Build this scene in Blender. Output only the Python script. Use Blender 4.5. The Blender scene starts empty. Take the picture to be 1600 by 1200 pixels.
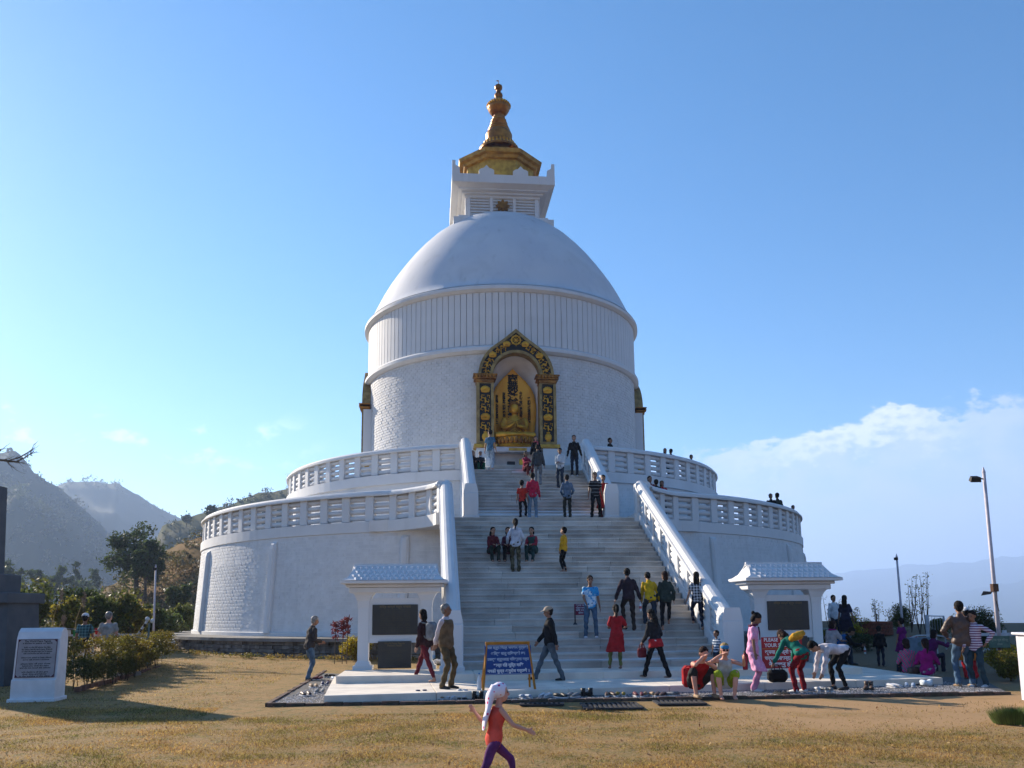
import bpy, math, random, numpy as np
from mathutils import Vector, Matrix, noise
random.seed(7); rng = np.random.default_rng(11)
R = math.radians; PI = math.pi
C = bpy.context.scene.collection
sc = bpy.context.scene

# ------------------------------------------------------------------ camera
EYE = 1.75; F = 1300.0; PITCH = .146; ROLL = .010
cam_d = bpy.data.cameras.new('camera'); cam = bpy.data.objects.new('camera', cam_d); C.objects.link(cam)
cam_d.sensor_width = 36; cam_d.sensor_fit = 'HORIZONTAL'; cam_d.lens = F/1600*36; cam_d.shift_y = 164/1600
cam_d.clip_start = .1; cam_d.clip_end = 30000
cam.matrix_world = Matrix.Translation((0, 0, EYE)) @ Matrix.Rotation(PI/2+PITCH, 4, 'X') @ Matrix.Rotation(-ROLL, 4, 'Z')
sc.camera = cam
# ------------------------------------------------------------------ world, sun, exposure
SUN_DIR = Vector((-.765, .644, 0)).normalized(); SUN_EL = R(24)
SUN_ROT = math.atan2(SUN_DIR.x, SUN_DIR.y)
sc.view_settings.view_transform = 'Standard'; sc.view_settings.look = 'None'
sc.view_settings.exposure = 1.3; sc.view_settings.gamma = 1
try: sc.view_settings.use_curve_mapping = False
except Exception: pass
world = bpy.data.worlds.new('World'); sc.world = world; world.use_nodes = True
wn = world.node_tree; wn.nodes.clear(); wl = wn.links
def N(t, ty, **kw):
    n = t.nodes.new(ty)
    for k, v in kw.items(): setattr(n, k, v)
    return n
sky = N(wn, 'ShaderNodeTexSky', sky_type='NISHITA', sun_disc=False, sun_elevation=SUN_EL, sun_rotation=SUN_ROT)
sky.altitude = 1000; sky.air_density = 1.0; sky.dust_density = .35; sky.ozone_density = 3.0
hs = N(wn, 'ShaderNodeHueSaturation'); hs.inputs['Saturation'].default_value = 1.36; hs.inputs['Hue'].default_value = .497
wl.new(sky.outputs[0], hs.inputs['Color'])
# soft cloud bank low on the right and wisps low on the left (direction of view in world space)
tc = N(wn, 'ShaderNodeTexCoord'); sep = N(wn, 'ShaderNodeSeparateXYZ'); wl.new(tc.outputs['Generated'], sep.inputs[0])
def mth(t, op, a, b=None, c=None, clamp=False):
    n = N(t, 'ShaderNodeMath', operation=op, use_clamp=clamp)
    for i, v in enumerate((a, b, c)):
        if v is None: continue
        if isinstance(v, (int, float)): n.inputs[i].default_value = v
        else: t.links.new(v, n.inputs[i])
    return n.outputs[0]
def mrange(t, v, a, b, c=0, d=1, smooth=True):
    n = N(t, 'ShaderNodeMapRange'); n.interpolation_type = 'SMOOTHSTEP' if smooth else 'LINEAR'
    t.links.new(v, n.inputs[0])
    for i, x in enumerate((a, b, c, d)): n.inputs[i+1].default_value = x
    return n.outputs[0]
az = mth(wn, 'DIVIDE', sep.outputs[0], mth(wn, 'MAXIMUM', sep.outputs[1], .05))   # tan of azimuth from north
el = sep.outputs[2]
mp = N(wn, 'ShaderNodeMapping'); mp.inputs['Scale'].default_value = (1, 1, 1.8); wl.new(tc.outputs['Generated'], mp.inputs[0])
nz = N(wn, 'ShaderNodeTexNoise'); nz.inputs['Scale'].default_value = 7; nz.inputs['Detail'].default_value = 9; nz.inputs['Roughness'].default_value = .55
wl.new(mp.outputs[0], nz.inputs['Vector'])
nz2 = N(wn, 'ShaderNodeTexNoise'); nz2.inputs['Scale'].default_value = 24; nz2.inputs['Detail'].default_value = 6
wl.new(mp.outputs[0], nz2.inputs['Vector'])
# top edge of the bank rises to a head and ends: height line as a function of azimuth
rise = mth(wn, 'ADD', mrange(wn, az, .14, .42, .168, .208), mth(wn, 'MULTIPLY', mrange(wn, az, .36, .43), mrange(wn, az, .52, .46, 0, .016)))
bump_ = mth(wn, 'MULTIPLY', mth(wn, 'SUBTRACT', nz.outputs[0], .5), .10)
bump2 = mth(wn, 'MULTIPLY', mth(wn, 'SUBTRACT', nz2.outputs[0], .5), .07)
nz3 = N(wn, 'ShaderNodeTexNoise'); nz3.inputs['Scale'].default_value = 75; nz3.inputs['Detail'].default_value = 8; wl.new(mp.outputs[0], nz3.inputs['Vector'])
bump3 = mth(wn, 'MULTIPLY', mth(wn, 'SUBTRACT', nz3.outputs[0], .5), .035)
topl = mth(wn, 'ADD', mth(wn, 'ADD', rise, bump_), mth(wn, 'ADD', bump2, bump3))
d_ = mth(wn, 'SUBTRACT', topl, el)
edge = mrange(wn, d_, -.001, .014)
body = mth(wn, 'MULTIPLY', edge, mrange(wn, az, .08, .26)); low = mth(wn, 'MULTIPLY', mrange(wn, el, .17, .03), mrange(wn, az, .05, .30))
crest = mth(wn, 'MULTIPLY', mrange(wn, d_, .0, .014), mrange(wn, mth(wn, 'ADD', d_, mth(wn, 'MULTIPLY', mth(wn, 'SUBTRACT', nz3.outputs[0], .5), .09)), .055, .010))
crest = mth(wn, 'MULTIPLY', crest, mth(wn, 'MULTIPLY', mrange(wn, az, .22, .4), mrange(wn, az, .60, .47)))
wisp = mth(wn, 'MULTIPLY', mrange(wn, nz2.outputs[0], .55, .72), mth(wn, 'MULTIPLY', mrange(wn, el, .15, .18), mrange(wn, el, .235, .20)))
wisp = mth(wn, 'MULTIPLY', wisp, mrange(wn, az, -.2, -.34))
bg = N(wn, 'ShaderNodeBackground'); bg.inputs[1].default_value = .079
m1 = N(wn, 'ShaderNodeMix', data_type='RGBA'); wl.new(mth(wn, 'MULTIPLY', body, mrange(wn, nz2.outputs[0], .35, .65, .56, .78)), m1.inputs[0]); wl.new(hs.outputs[0], m1.inputs[6]); m1.inputs[7].default_value = (4.0, 4.6, 6.5, 1)
m2 = N(wn, 'ShaderNodeMix', data_type='RGBA'); wl.new(mth(wn, 'MULTIPLY', mth(wn, 'MULTIPLY', crest, body), .55), m2.inputs[0]); wl.new(m1.outputs[2], m2.inputs[6]); m2.inputs[7].default_value = (7.4, 7.4, 8.4, 1)
m3 = N(wn, 'ShaderNodeMix', data_type='RGBA'); wl.new(mth(wn, 'MULTIPLY', wisp, .42), m3.inputs[0]); wl.new(m2.outputs[2], m3.inputs[6]); m3.inputs[7].default_value = (9, 9.8, 10, 1)
m4 = N(wn, 'ShaderNodeMix', data_type='RGBA'); wl.new(mth(wn, 'MULTIPLY', low, .8), m4.inputs[0]); wl.new(m3.outputs[2], m4.inputs[6]); m4.inputs[7].default_value = (2.9, 3.45, 4.9, 1)
wl.new(m4.outputs[2], bg.inputs[0])
wo = N(wn, 'ShaderNodeOutputWorld'); wl.new(bg.outputs[0], wo.inputs[0])
sun_d = bpy.data.lights.new('sun', 'SUN'); sun_d.energy = 5.0; sun_d.angle = R(.53); sun_d.color = (1, .87, .70)
sun = bpy.data.objects.new('sun', sun_d); C.objects.link(sun)
sd = Vector((SUN_DIR.x*math.cos(SUN_EL), SUN_DIR.y*math.cos(SUN_EL), math.sin(SUN_EL)))
sun.rotation_euler = sd.to_track_quat('Z', 'Y').to_euler(); sun.location = (-40, 30, 40)
sc.render.engine = 'CYCLES'
sc.cycles.use_denoising = True
sc.cycles.max_bounces = 6; sc.cycles.volume_bounces = 1; sc.cycles.diffuse_bounces = 4; sc.cycles.transparent_max_bounces = 8
sc.cycles.volume_max_steps = 64

# ------------------------------------------------------------------ pixel of the 1600x1200 photo -> place in the world (measuring only)
def ray(x, y):
    u, v = x-800, 764-y
    u, v = u*math.cos(ROLL)+v*math.sin(ROLL), -u*math.sin(ROLL)+v*math.cos(ROLL)
    return Vector((u/F, math.cos(PITCH)-v/F*math.sin(PITCH), math.sin(PITCH)+v/F*math.cos(PITCH)))
def at_z(x, y, z=0):
    d = ray(x, y); t = (z-EYE)/d.z; return Vector((d.x*t, d.y*t, z))
def at_d(x, y, dist):
    d = ray(x, y); t = dist/d.y; return Vector((d.x*t, dist, EYE+d.z*t))

# ------------------------------------------------------------------ materials
MATS = {}
def mat(name, col, rough=.8, metal=0, var=.12, scale=6, bump=0, bscale=40, col2=None, island=0, spec=.3, emit=None, detail=4, coord='Object', transl=0, streak=0, orand=0):
    if name in MATS: return MATS[name]
    m = bpy.data.materials.new(name); m.use_nodes = True; t = m.node_tree; b = t.nodes['Principled BSDF']
    b.inputs['Roughness'].default_value = rough; b.inputs['Metallic'].default_value = metal
    b.inputs['Specular IOR Level'].default_value = spec
    co = N(t, 'ShaderNodeTexCoord')
    n = N(t, 'ShaderNodeTexNoise'); n.inputs['Scale'].default_value = scale; n.inputs['Detail'].default_value = detail
    t.links.new(co.outputs[coord], n.inputs['Vector'])
    fac = mrange(t, n.outputs[0], .3, .7)
    c2 = col2 if col2 else tuple(max(0, c*(1-2*var)) for c in col)
    mx = N(t, 'ShaderNodeMix', data_type='RGBA'); t.links.new(fac, mx.inputs[0])
    mx.inputs[6].default_value = (*col, 1); mx.inputs[7].default_value = (*c2, 1)
    out = mx.outputs[2]
    if island:
        g = N(t, 'ShaderNodeNewGeometry'); h = N(t, 'ShaderNodeHueSaturation')
        t.links.new(out, h.inputs['Color'])
        t.links.new(mrange(t, g.outputs['Random Per Island'], 0, 1, 1-island, 1+island*.8, False), h.inputs['Value'])
        t.links.new(mrange(t, g.outputs['Random Per Island'], 0, 1, .5-.035*island, .5+.035*island, False), h.inputs['Hue'])
        out = h.outputs[0]
    if orand:
        oi = N(t, 'ShaderNodeObjectInfo'); h2 = N(t, 'ShaderNodeHueSaturation'); t.links.new(out, h2.inputs['Color']); t.links.new(mrange(t, oi.outputs['Random'], 0, 1, 1-orand, 1+orand, False), h2.inputs['Value']); out = h2.outputs[0]
    if streak:
        g2 = N(t, 'ShaderNodeNewGeometry'); mpp = N(t, 'ShaderNodeMapping'); mpp.inputs['Scale'].default_value = (2.2, 2.2, .16); t.links.new(g2.outputs['Position'], mpp.inputs[0])
        ns = N(t, 'ShaderNodeTexNoise'); ns.inputs['Scale'].default_value = 1.0; ns.inputs['Detail'].default_value = 9; ns.inputs['Roughness'].default_value = .65; t.links.new(mpp.outputs[0], ns.inputs['Vector'])
        ns2 = N(t, 'ShaderNodeTexNoise'); ns2.inputs['Scale'].default_value = .55; ns2.inputs['Detail'].default_value = 8; t.links.new(g2.outputs['Position'], ns2.inputs['Vector'])
        dk = mth(t, 'ADD', mth(t, 'MULTIPLY', mrange(t, ns.outputs[0], .52, .78), streak), mth(t, 'MULTIPLY', mrange(t, ns2.outputs[0], .5, .8), streak*.7))
        m5 = N(t, 'ShaderNodeMix', data_type='RGBA'); t.links.new(dk, m5.inputs[0]); t.links.new(out, m5.inputs[6]); m5.inputs[7].default_value = (.30, .29, .28, 1); out = m5.outputs[2]
    t.links.new(out, b.inputs['Base Color'])
    if bump:
        nb = N(t, 'ShaderNodeTexNoise'); nb.inputs['Scale'].default_value = bscale; nb.inputs['Detail'].default_value = 5
        t.links.new(co.outputs[coord], nb.inputs['Vector'])
        bp = N(t, 'ShaderNodeBump'); bp.inputs['Strength'].default_value = bump; bp.inputs['Distance'].default_value = .02
        t.links.new(nb.outputs[0], bp.inputs['Height']); t.links.new(bp.outputs[0], b.inputs['Normal'])
    if transl:
        tr = N(t, 'ShaderNodeBsdfTranslucent'); mxs = N(t, 'ShaderNodeMixShader'); mxs.inputs[0].default_value = transl
        hv = N(t, 'ShaderNodeHueSaturation'); hv.inputs['Value'].default_value = 1.5; t.links.new(out, hv.inputs['Color']); t.links.new(hv.outputs[0], tr.inputs['Color'])
        t.links.new(b.outputs[0], mxs.inputs[1]); t.links.new(tr.outputs[0], mxs.inputs[2]); t.links.new(mxs.outputs[0], t.nodes['Material Output'].inputs['Surface'])
    MATS[name] = m
    return m
def leafmat(name, col, col2, island=.35, trans=.25, rough=.6):
    m = mat(name, col, rough, col2=col2, scale=1.3, island=island, spec=.25, transl=.35)
    return m

# ------------------------------------------------------------------ mesh building
class MB:
    def __init__(s): s.v = []; s.f = []
    def add(s, vs, fs, M=None):
        k = len(s.v)
        for p in vs:
            p = Vector(p)
            s.v.append(tuple(M @ p) if M is not None else tuple(p))
        s.f += [tuple(i+k for i in f) for f in fs]
        return s
    def box(s, x0, x1, y0, y1, z0, z1, M=None):
        vs = [(x, y, z) for x in (x0, x1) for y in (y0, y1) for z in (z0, z1)]
        return s.add(vs, [(0, 1, 3, 2), (4, 6, 7, 5), (0, 4, 5, 1), (2, 3, 7, 6), (0, 2, 6, 4), (1, 5, 7, 3)], M)
    def bbox(s, x0, x1, y0, y1, z0, z1, b=.01, M=None):
        # box with chamfered edges
        vs = []; 
        for sx, X in ((1, x0), (-1, x1)):
            for sy, Y in ((1, y0), (-1, y1)):
                for sz, Z in ((1, z0), (-1, z1)):
                    vs += [(X, Y+sy*b, Z+sz*b), (X+sx*b, Y, Z+sz*b), (X+sx*b, Y+sy*b, Z)]
        def c(i, j, k): return (i*4+j*2+k)*3
        fs = []
        for i in (0, 1):
            q = [c(i, 0, 0), c(i, 0, 1), c(i, 1, 1), c(i, 1, 0)]; fs.append(tuple(q if i == 0 else q[::-1]))
            q = [c(0, i, 0)+1, c(1, i, 0)+1, c(1, i, 1)+1, c(0, i, 1)+1]; fs.append(tuple(q if i == 0 else q[::-1]))
            q = [c(0, 0, i)+2, c(0, 1, i)+2, c(1, 1, i)+2, c(1, 0, i)+2]; fs.append(tuple(q if i == 0 else q[::-1]))
        for i in (0, 1):
            for j in (0, 1):
                fl = (i+j) % 2
                q = [c(i, j, 0), c(i, j, 1), c(i, j, 1)+1, c(i, j, 0)+1]; fs.append(tuple(q[::-1] if not fl else q))
                q = [c(i, 0, j), c(i, 1, j), c(i, 1, j)+2, c(i, 0, j)+2]; fs.append(tuple(q if not fl else q[::-1]))
                q = [c(0, i, j)+1, c(1, i, j)+1, c(1, i, j)+2, c(0, i, j)+2]; fs.append(tuple(q[::-1] if not fl else q))
                for k in (0, 1):
                    b0 = c(i, j, k); q = (b0, b0+1, b0+2); fs.append(q if (i+j+k) % 2 == 0 else q[::-1])
        return s.add(vs, fs, M)
    def lathe(s, prof, n=48, a0=0, a1=2*PI, M=None, cap=False, skip=None):
        full = abs(a1-a0-2*PI) < 1e-6; m = n if full else n+1; k = len(prof)
        vs = [(r*math.sin(a0+(a1-a0)*i/n), -r*math.cos(a0+(a1-a0)*i/n), z) for i in range(m) for r, z in prof]
        fs = []
        for i in range(n):
            i2 = (i+1) % m
            for j in range(k-1):
                if skip and skip(a0+(a1-a0)*(i+.5)/n, (prof[j][1]+prof[j+1][1])/2): continue
                fs.append((i*k+j, i2*k+j, i2*k+j+1, i*k+j+1))
        if cap:
            fs.append(tuple(i*k for i in range(m))[::-1]); fs.append(tuple(i*k+k-1 for i in range(m)))
        return s.add(vs, fs, M)
    def prism(s, pts, h0, h1, axis='z', M=None):
        n = len(pts)
        if axis == 'z': vs = [(a, b, h0) for a, b in pts]+[(a, b, h1) for a, b in pts]
        elif axis == 'y': vs = [(a, h0, b) for a, b in pts]+[(a, h1, b) for a, b in pts]
        else: vs = [(h0, a, b) for a, b in pts]+[(h1, a, b) for a, b in pts]
        fs = [tuple(range(n))[::-1], tuple(range(n, 2*n))]+[(i, (i+1) % n, n+(i+1) % n, n+i) for i in range(n)]
        return s.add(vs, fs, M)
    def tube(s, pts, rad, n=8, M=None, flat=None, up=None, caps=True):
        pts = [Vector(p) for p in pts]; k = len(pts)
        if isinstance(rad, (int, float)): rad = [rad]*k
        rings = []; vs = []
        for i, p in enumerate(pts):
            d = (pts[min(i+1, k-1)]-pts[max(i-1, 0)]).normalized()
            if up is None and i > 0:
                x = (x-d*x.dot(d)).normalized()          # carry the frame along, no twist
            else:
                upv = Vector(up or (0, 0, 1))
                if abs(d.dot(upv)) > .97: upv = Vector((0, 1, 0)) if abs(d.y) < .9 else Vector((1, 0, 0))
                x = d.cross(upv).normalized()
            y = x.cross(d).normalized()
            r = rad[i]; rx, ry = (r, r) if isinstance(r, (int, float)) else r
            for j in range(n):
                a = 2*PI*j/n; vs.append(p+x*math.cos(a)*rx+y*math.sin(a)*ry)
        fs = []
        for i in range(k-1):
            for j in range(n): fs.append((i*n+j, i*n+(j+1) % n, (i+1)*n+(j+1) % n, (i+1)*n+j))
        if caps:
            fs.append(tuple(range(n))[::-1]); fs.append(tuple(range((k-1)*n, k*n)))
        return s.add(vs, fs, M)
    def ball(s, c, r, n=10, m=7, M=None):
        rx, ry, rz = (r, r, r) if isinstance(r, (int, float)) else r
        vs = [(c[0], c[1], c[2]-rz)]
        for j in range(1, m):
            t = PI*j/m-PI/2
            for i in range(n):
                a = 2*PI*i/n; vs.append((c[0]+rx*math.cos(t)*math.cos(a), c[1]+ry*math.cos(t)*math.sin(a), c[2]+rz*math.sin(t)))
        vs.append((c[0], c[1], c[2]+rz)); fs = []
        for i in range(n): fs.append((0, 1+(i+1) % n, 1+i)); 
        for j in range(m-2):
            for i in range(n):
                a, b = 1+j*n, 1+(j+1)*n; fs.append((a+i, a+(i+1) % n, b+(i+1) % n, b+i))
        T = len(vs)-1; q = 1+(m-2)*n
        for i in range(n): fs.append((q+i, q+(i+1) % n, T))
        return s.add(vs, fs, M)
    def mesh(s, name='m', smooth=False):
        me = bpy.data.meshes.new(name); me.from_pydata(s.v, [], s.f)
        if smooth: me.polygons.foreach_set('use_smooth', [True]*len(me.polygons))
        me.update(); return me
def link(o, parent=None):
    C.objects.link(o)
    if parent is not None: o.parent = parent
    return o
def obj(name, geo, m=None, parent=None, loc=None, rot=None, smooth=False, **props):
    me = geo.mesh(name, smooth) if isinstance(geo, MB) else geo
    o = bpy.data.objects.new(name, me)
    if m is not None and not me.materials:
        for q in (m if isinstance(m, (list, tuple)) else [m]): me.materials.append(q)
    link(o, parent)
    if loc is not None: o.location = loc
    if rot is not None: o.rotation_euler = rot
    for k, v in props.items(): o[k] = v
    return o
def tag(o, label, cat, group=None):
    o['label'] = label; o['category'] = cat
    if group: o['group'] = group
    return o
def thing(name, label, cat, loc=(0, 0, 0), rz=0, group=None):
    o = bpy.data.objects.new(name, None); C.objects.link(o); o.location = loc; o.rotation_euler = (0, 0, rz)
    o.empty_display_size = .2
    return tag(o, label, cat, group)
def copy_tree(o, parent=None):
    c = o.copy(); C.objects.link(c)
    if parent is not None: c.parent = parent
    for ch in list(o.children): copy_tree(ch, c)
    return c
def np_mesh(name, V, faces_n, idx):
    """V (n,3); idx flat loop vertex indices with faces_n verts per face"""
    me = bpy.data.meshes.new(name); nf = len(idx)//faces_n
    me.vertices.add(len(V)); me.vertices.foreach_set('co', V.astype(np.float32).ravel())
    me.loops.add(len(idx)); me.loops.foreach_set('vertex_index', idx.astype(np.int32))
    me.polygons.add(nf); me.polygons.foreach_set('loop_start', np.arange(0, nf*faces_n, faces_n, dtype=np.int32))
    try: me.polygons.foreach_set('loop_total', np.full(nf, faces_n, dtype=np.int32))
    except Exception: pass
    me.update(calc_edges=True); return me
def text_mesh(body, size, align='CENTER', space=1.0, line=1.0, bold=0, ext=0.0):
    c = bpy.data.curves.new('lettering', 'FONT'); c.body = body; c.size = size; c.align_x = align; c.align_y = 'CENTER'
    c.space_character = space; c.space_line = line; c.offset = bold; c.extrude = ext; c.resolution_u = 2
    o = bpy.data.objects.new('lettering_tmp', c); C.objects.link(o)
    dg = bpy.context.evaluated_depsgraph_get(); me = bpy.data.meshes.new_from_object(o.evaluated_get(dg))
    bpy.data.objects.remove(o); me.materials.clear(); return me
UPRIGHT = (PI/2, 0, 0)
def remesh(mb, voxel, smooth=True, wrinkle=0, wf=9, seed=0):
    me = mb.mesh('tmp'); o = bpy.data.objects.new('tmp', me); C.objects.link(o)
    md = o.modifiers.new('r', 'REMESH'); md.mode = 'VOXEL'; md.voxel_size = voxel; md.use_smooth_shade = smooth
    ms = o.modifiers.new('s', 'SMOOTH'); ms.factor = .5; ms.iterations = 2
    dg = bpy.context.evaluated_depsgraph_get(); out = bpy.data.meshes.new_from_object(o.evaluated_get(dg))
    bpy.data.objects.remove(o); bpy.data.meshes.remove(me)
    if wrinkle:
        n = len(out.vertices); co = np.empty(n*3, np.float32); no = np.empty(n*3, np.float32)
        out.vertices.foreach_get('co', co); out.vertices.foreach_get('normal', no)
        co = co.reshape(-1, 3); no = no.reshape(-1, 3)
        ph = rng.uniform(0, 6, 6)
        w = np.sin(co[:, 2]*wf*4+co[:, 0]*wf*2.3+2*np.sin(co[:, 1]*wf+ph[0])+ph[1])+.7*np.sin(co[:, 0]*wf*5-co[:, 2]*wf*2.6+2*np.sin(co[:, 2]*wf*1.3+ph[2])+ph[3])
        co = co+no*(w*wrinkle)[:, None]
        out.vertices.foreach_set('co', co.astype(np.float32).ravel()); out.update()
    return out
def leaves(n_per, centers, radii, size, name='leaves', shell=.55, aspect=.5, droop=0, zmin=None):
    """many small leaf quads in ellipsoid clumps; returns mesh"""
    P = []
    for (c, r), n in zip(zip(centers, radii), n_per):
        r = np.array(r if hasattr(r, '__len__') else (r, r, r), float)
        d = rng.normal(size=(n, 3)); d /= np.linalg.norm(d, axis=1)[:, None]
        q = rng.uniform(shell, 1.08, n)[:, None]*(1+.18*np.sin(d[:, :1]*7+d[:, 2:]*5))
        P.append(np.array(c)+d*q*r)
    P = np.concatenate(P)
    if zmin is not None: P = P[P[:, 2] > zmin]
    n = len(P); s = size*rng.uniform(.6, 1.35, n)[:, None]
    a = rng.normal(size=(n, 3)); a[:, 2] -= droop; a /= np.linalg.norm(a, axis=1)[:, None]
    b = np.cross(a, rng.normal(size=(n, 3))); b /= np.linalg.norm(b, axis=1)[:, None]+1e-9
    V = np.stack([P-a*s*.5, P+b*s*aspect*.5, P+a*s*.5, P-b*s*aspect*.5], 1).reshape(-1, 3)
    return np_mesh(name, V, 4, np.arange(n*4))
def clumps(c, r, k, cr):
    out = []
    for i in range(k):
        d = rng.normal(size=3); d /= np.linalg.norm(d)
        out.append((np.array(c)+d*np.array(r)*rng.uniform(.5, .95), np.array((cr, cr, cr*.8))*rng.uniform(.6, 1.25)))
    return out
# ------------------------------------------------------------------ ground and far land
PC = Vector((-.52, 46, 0)); PRZ = .0995
def P2W(x, s, z=0):
    """pagoda frame (x to the right, s towards the visitor) -> world"""
    c, n = math.cos(PRZ), math.sin(PRZ); y = -s
    return Vector((PC.x+x*c-y*n, PC.y+x*n+y*c, z))
def sst(a, b, x): t = np.clip((x-a)/(b-a), 0, 1); return t*t*(3-2*t)
def gz(x, y):
    x = np.asarray(x, float); y = np.asarray(y, float)
    z = .38*sst(20, 40, y)+.62*sst(8, 16, x)*sst(21, 37, y)
    z = z+.03*np.sin(x*.9+1)*np.sin(y*.7)*sst(6, 9, np.abs(x-2)+np.abs(y-20)*.6)*.6
    sd = np.minimum(np.hypot(x-PC.x, y-PC.y)-19.5, np.where(x > 0, y-39.5, y-46))
    sd = np.maximum(sd, 0)
    return z-np.minimum(200, .9*sd*sst(0, 5, sd)+0.0*sd)
def axis(lo, hi, fine, a, b, g=1.18):
    v = list(np.arange(lo, hi+1e-6, fine)); s = fine
    while v[-1] < b: s *= g; v.append(v[-1]+s)
    s = fine; w = []
    x = lo
    while x > a: s *= g; x -= s; w.append(x)
    return np.array(w[::-1]+v)
gx = axis(-22, 26, .6, -11000, 11000); gy = axis(-4, 66, .6, -9000, 14000)
GX, GY = np.meshgrid(gx, gy); GZ = gz(GX, GY)
GZ = GZ-.02
nx, ny = len(gx), len(gy)
V = np.stack([GX.ravel(), GY.ravel(), GZ.ravel()], 1)
i = np.arange(nx-1)[None, :]+np.arange(ny-1)[:, None]*nx
idx = np.stack([i, i+1, i+1+nx, i+nx], -1).reshape(-1)
gmat = bpy.data.materials.new('dry_lawn'); gmat.use_nodes = True; t = gmat.node_tree; b = t.nodes['Principled BSDF']
b.inputs['Roughness'].default_value = .95; b.inputs['Specular IOR Level'].default_value = .1
co = N(t, 'ShaderNodeTexCoord')
def tn(scale, det=5, rough=.6):
    n = N(t, 'ShaderNodeTexNoise'); n.inputs['Scale'].default_value = scale; n.inputs['Detail'].default_value = det; n.inputs['Roughness'].default_value = rough
    t.links.new(co.outputs['Object'], n.inputs['Vector']); return n.outputs[0]
def mixc(f, a, bb):
    n = N(t, 'ShaderNodeMix', data_type='RGBA')
    t.links.new(f, n.inputs[0])
    for k, q in ((6, a), (7, bb)):
        if isinstance(q, tuple): n.inputs[k].default_value = (*q, 1)
        else: t.links.new(q, n.inputs[k])
    return n.outputs[2]
c1 = mixc(mrange(t, tn(.9), .35, .65), (.33, .195, .072), (.23, .15, .05))
c2 = mixc(mrange(t, tn(3.2), .47, .66), c1, (.125, .12, .035))
c3 = mixc(mrange(t, tn(22, 8), .35, .7), c2, (.34, .235, .125)); c3 = mixc(mrange(t, tn(55, 10, .75), .5, .68), c3, (.15, .085, .035))
sp = N(t, 'ShaderNodeSeparateXYZ'); t.links.new(co.outputs['Object'], sp.inputs[0])
dx = mrange(t, sp.outputs[0], 1.5, 5); dy = mth(t, 'MULTIPLY', mrange(t, sp.outputs[1], 11.6, 13.4), mrange(t, sp.outputs[1], 18.2, 17))
dm = mth(t, 'MULTIPLY', mth(t, 'MULTIPLY', dx, dy), mrange(t, tn(.8, 6), .3, .5))
fr = mth(t, 'MULTIPLY', .0) if 0 else mth(t, 'MULTIPLY', mrange(t, sp.outputs[0], 8, 11), mrange(t, sp.outputs[1], 18, 21))   # path on the right, coloured darker for the stupa's shadow over it
dm = mth(t, 'MAXIMUM', dm, fr)
c4 = mixc(mth(t, 'MULTIPLY', dm, .85), c3, (.40, .25, .13)); c4 = mixc(fr, c4, (.17, .125, .08))
far = mrange(t, sp.outputs[1], 70, 200)
c5 = mixc(far, c4, (.09, .1, .06))
t.links.new(c5, b.inputs['Base Color'])
bp = N(t, 'ShaderNodeBump'); bp.inputs['Strength'].default_value = .7; bp.inputs['Distance'].default_value = .04
t.links.new(tn(30, 8, .7), bp.inputs['Height']); t.links.new(bp.outputs[0], b.inputs['Normal'])
ground = obj('ground', np_mesh('ground', V, 4, idx), gmat, kind='structure')
ground.data.polygons.foreach_set('use_smooth', [True]*len(ground.data.polygons))

# short dry grass on the lawn
def grass_blades():
    def field(n, x0, x1, y0, y1, h0):
        x = rng.uniform(x0, x1, n); y = y0+(y1-y0)*rng.uniform(0, 1, n)**1.5
        ok = np.abs(x) < y*.66+1.0
        # not on the gravel, the slabs or the bare patch
        c, s_ = math.cos(PRZ), math.sin(PRZ); dx_, dy_ = x-PC.x, y-PC.y
        lx = dx_*c+dy_*s_; ls = -(-dx_*s_+dy_*c)
        ok &= ~((lx > -8.0) & (lx < 9.0) & (ls < 30.7) & (ls > 16)) & ~(np.hypot(dx_, dy_) < 17.8)
        ok &= ~((x > 8.2) & (y > 17.2))
        bare = sst(1.5, 5, x)*sst(11.6, 13.4, y)*(1-sst(17, 18.2, y))
        ok &= rng.uniform(0, 1, n) > bare*.93
        cl = np.sin(x*2.1+np.sin(y*1.7)*2)*np.sin(y*2.6+np.sin(x*1.3)*2)
        ok &= rng.uniform(-1.2, .8, n) < cl
        x, y = x[ok], y[ok]; n = len(x); z = gz(x, y)-.02
        h = h0*rng.uniform(.4, 1.3, n)*(1+.3*cl[ok]); a = rng.uniform(0, 2*PI, n); w = .0035+.0045*rng.uniform(0, 1, n)*(y/16)
        lean = rng.normal(0, .7, (n, 2))*h[:, None]
        B = np.stack([x, y, z], 1); d = np.stack([np.cos(a)*w, np.sin(a)*w, 0*w], 1)
        T = B+np.concatenate([lean, h[:, None]], 1)
        return np.stack([B-d, B+d, T], 1).reshape(-1, 3)
    V = np.concatenate([field(300000, -9, 9, 8.6, 16.5, .024), field(110000, -20, 13, 14, 31, .035)])
    return np_mesh('grass', V, 3, np.arange(len(V)))
gb = mat('grass_blade', (.36, .215, .078), .9, col2=(.14, .125, .035), scale=.8, island=.6, spec=.1, transl=.45)
obj('grass', grass_blades(), gb, kind='stuff')

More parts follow.
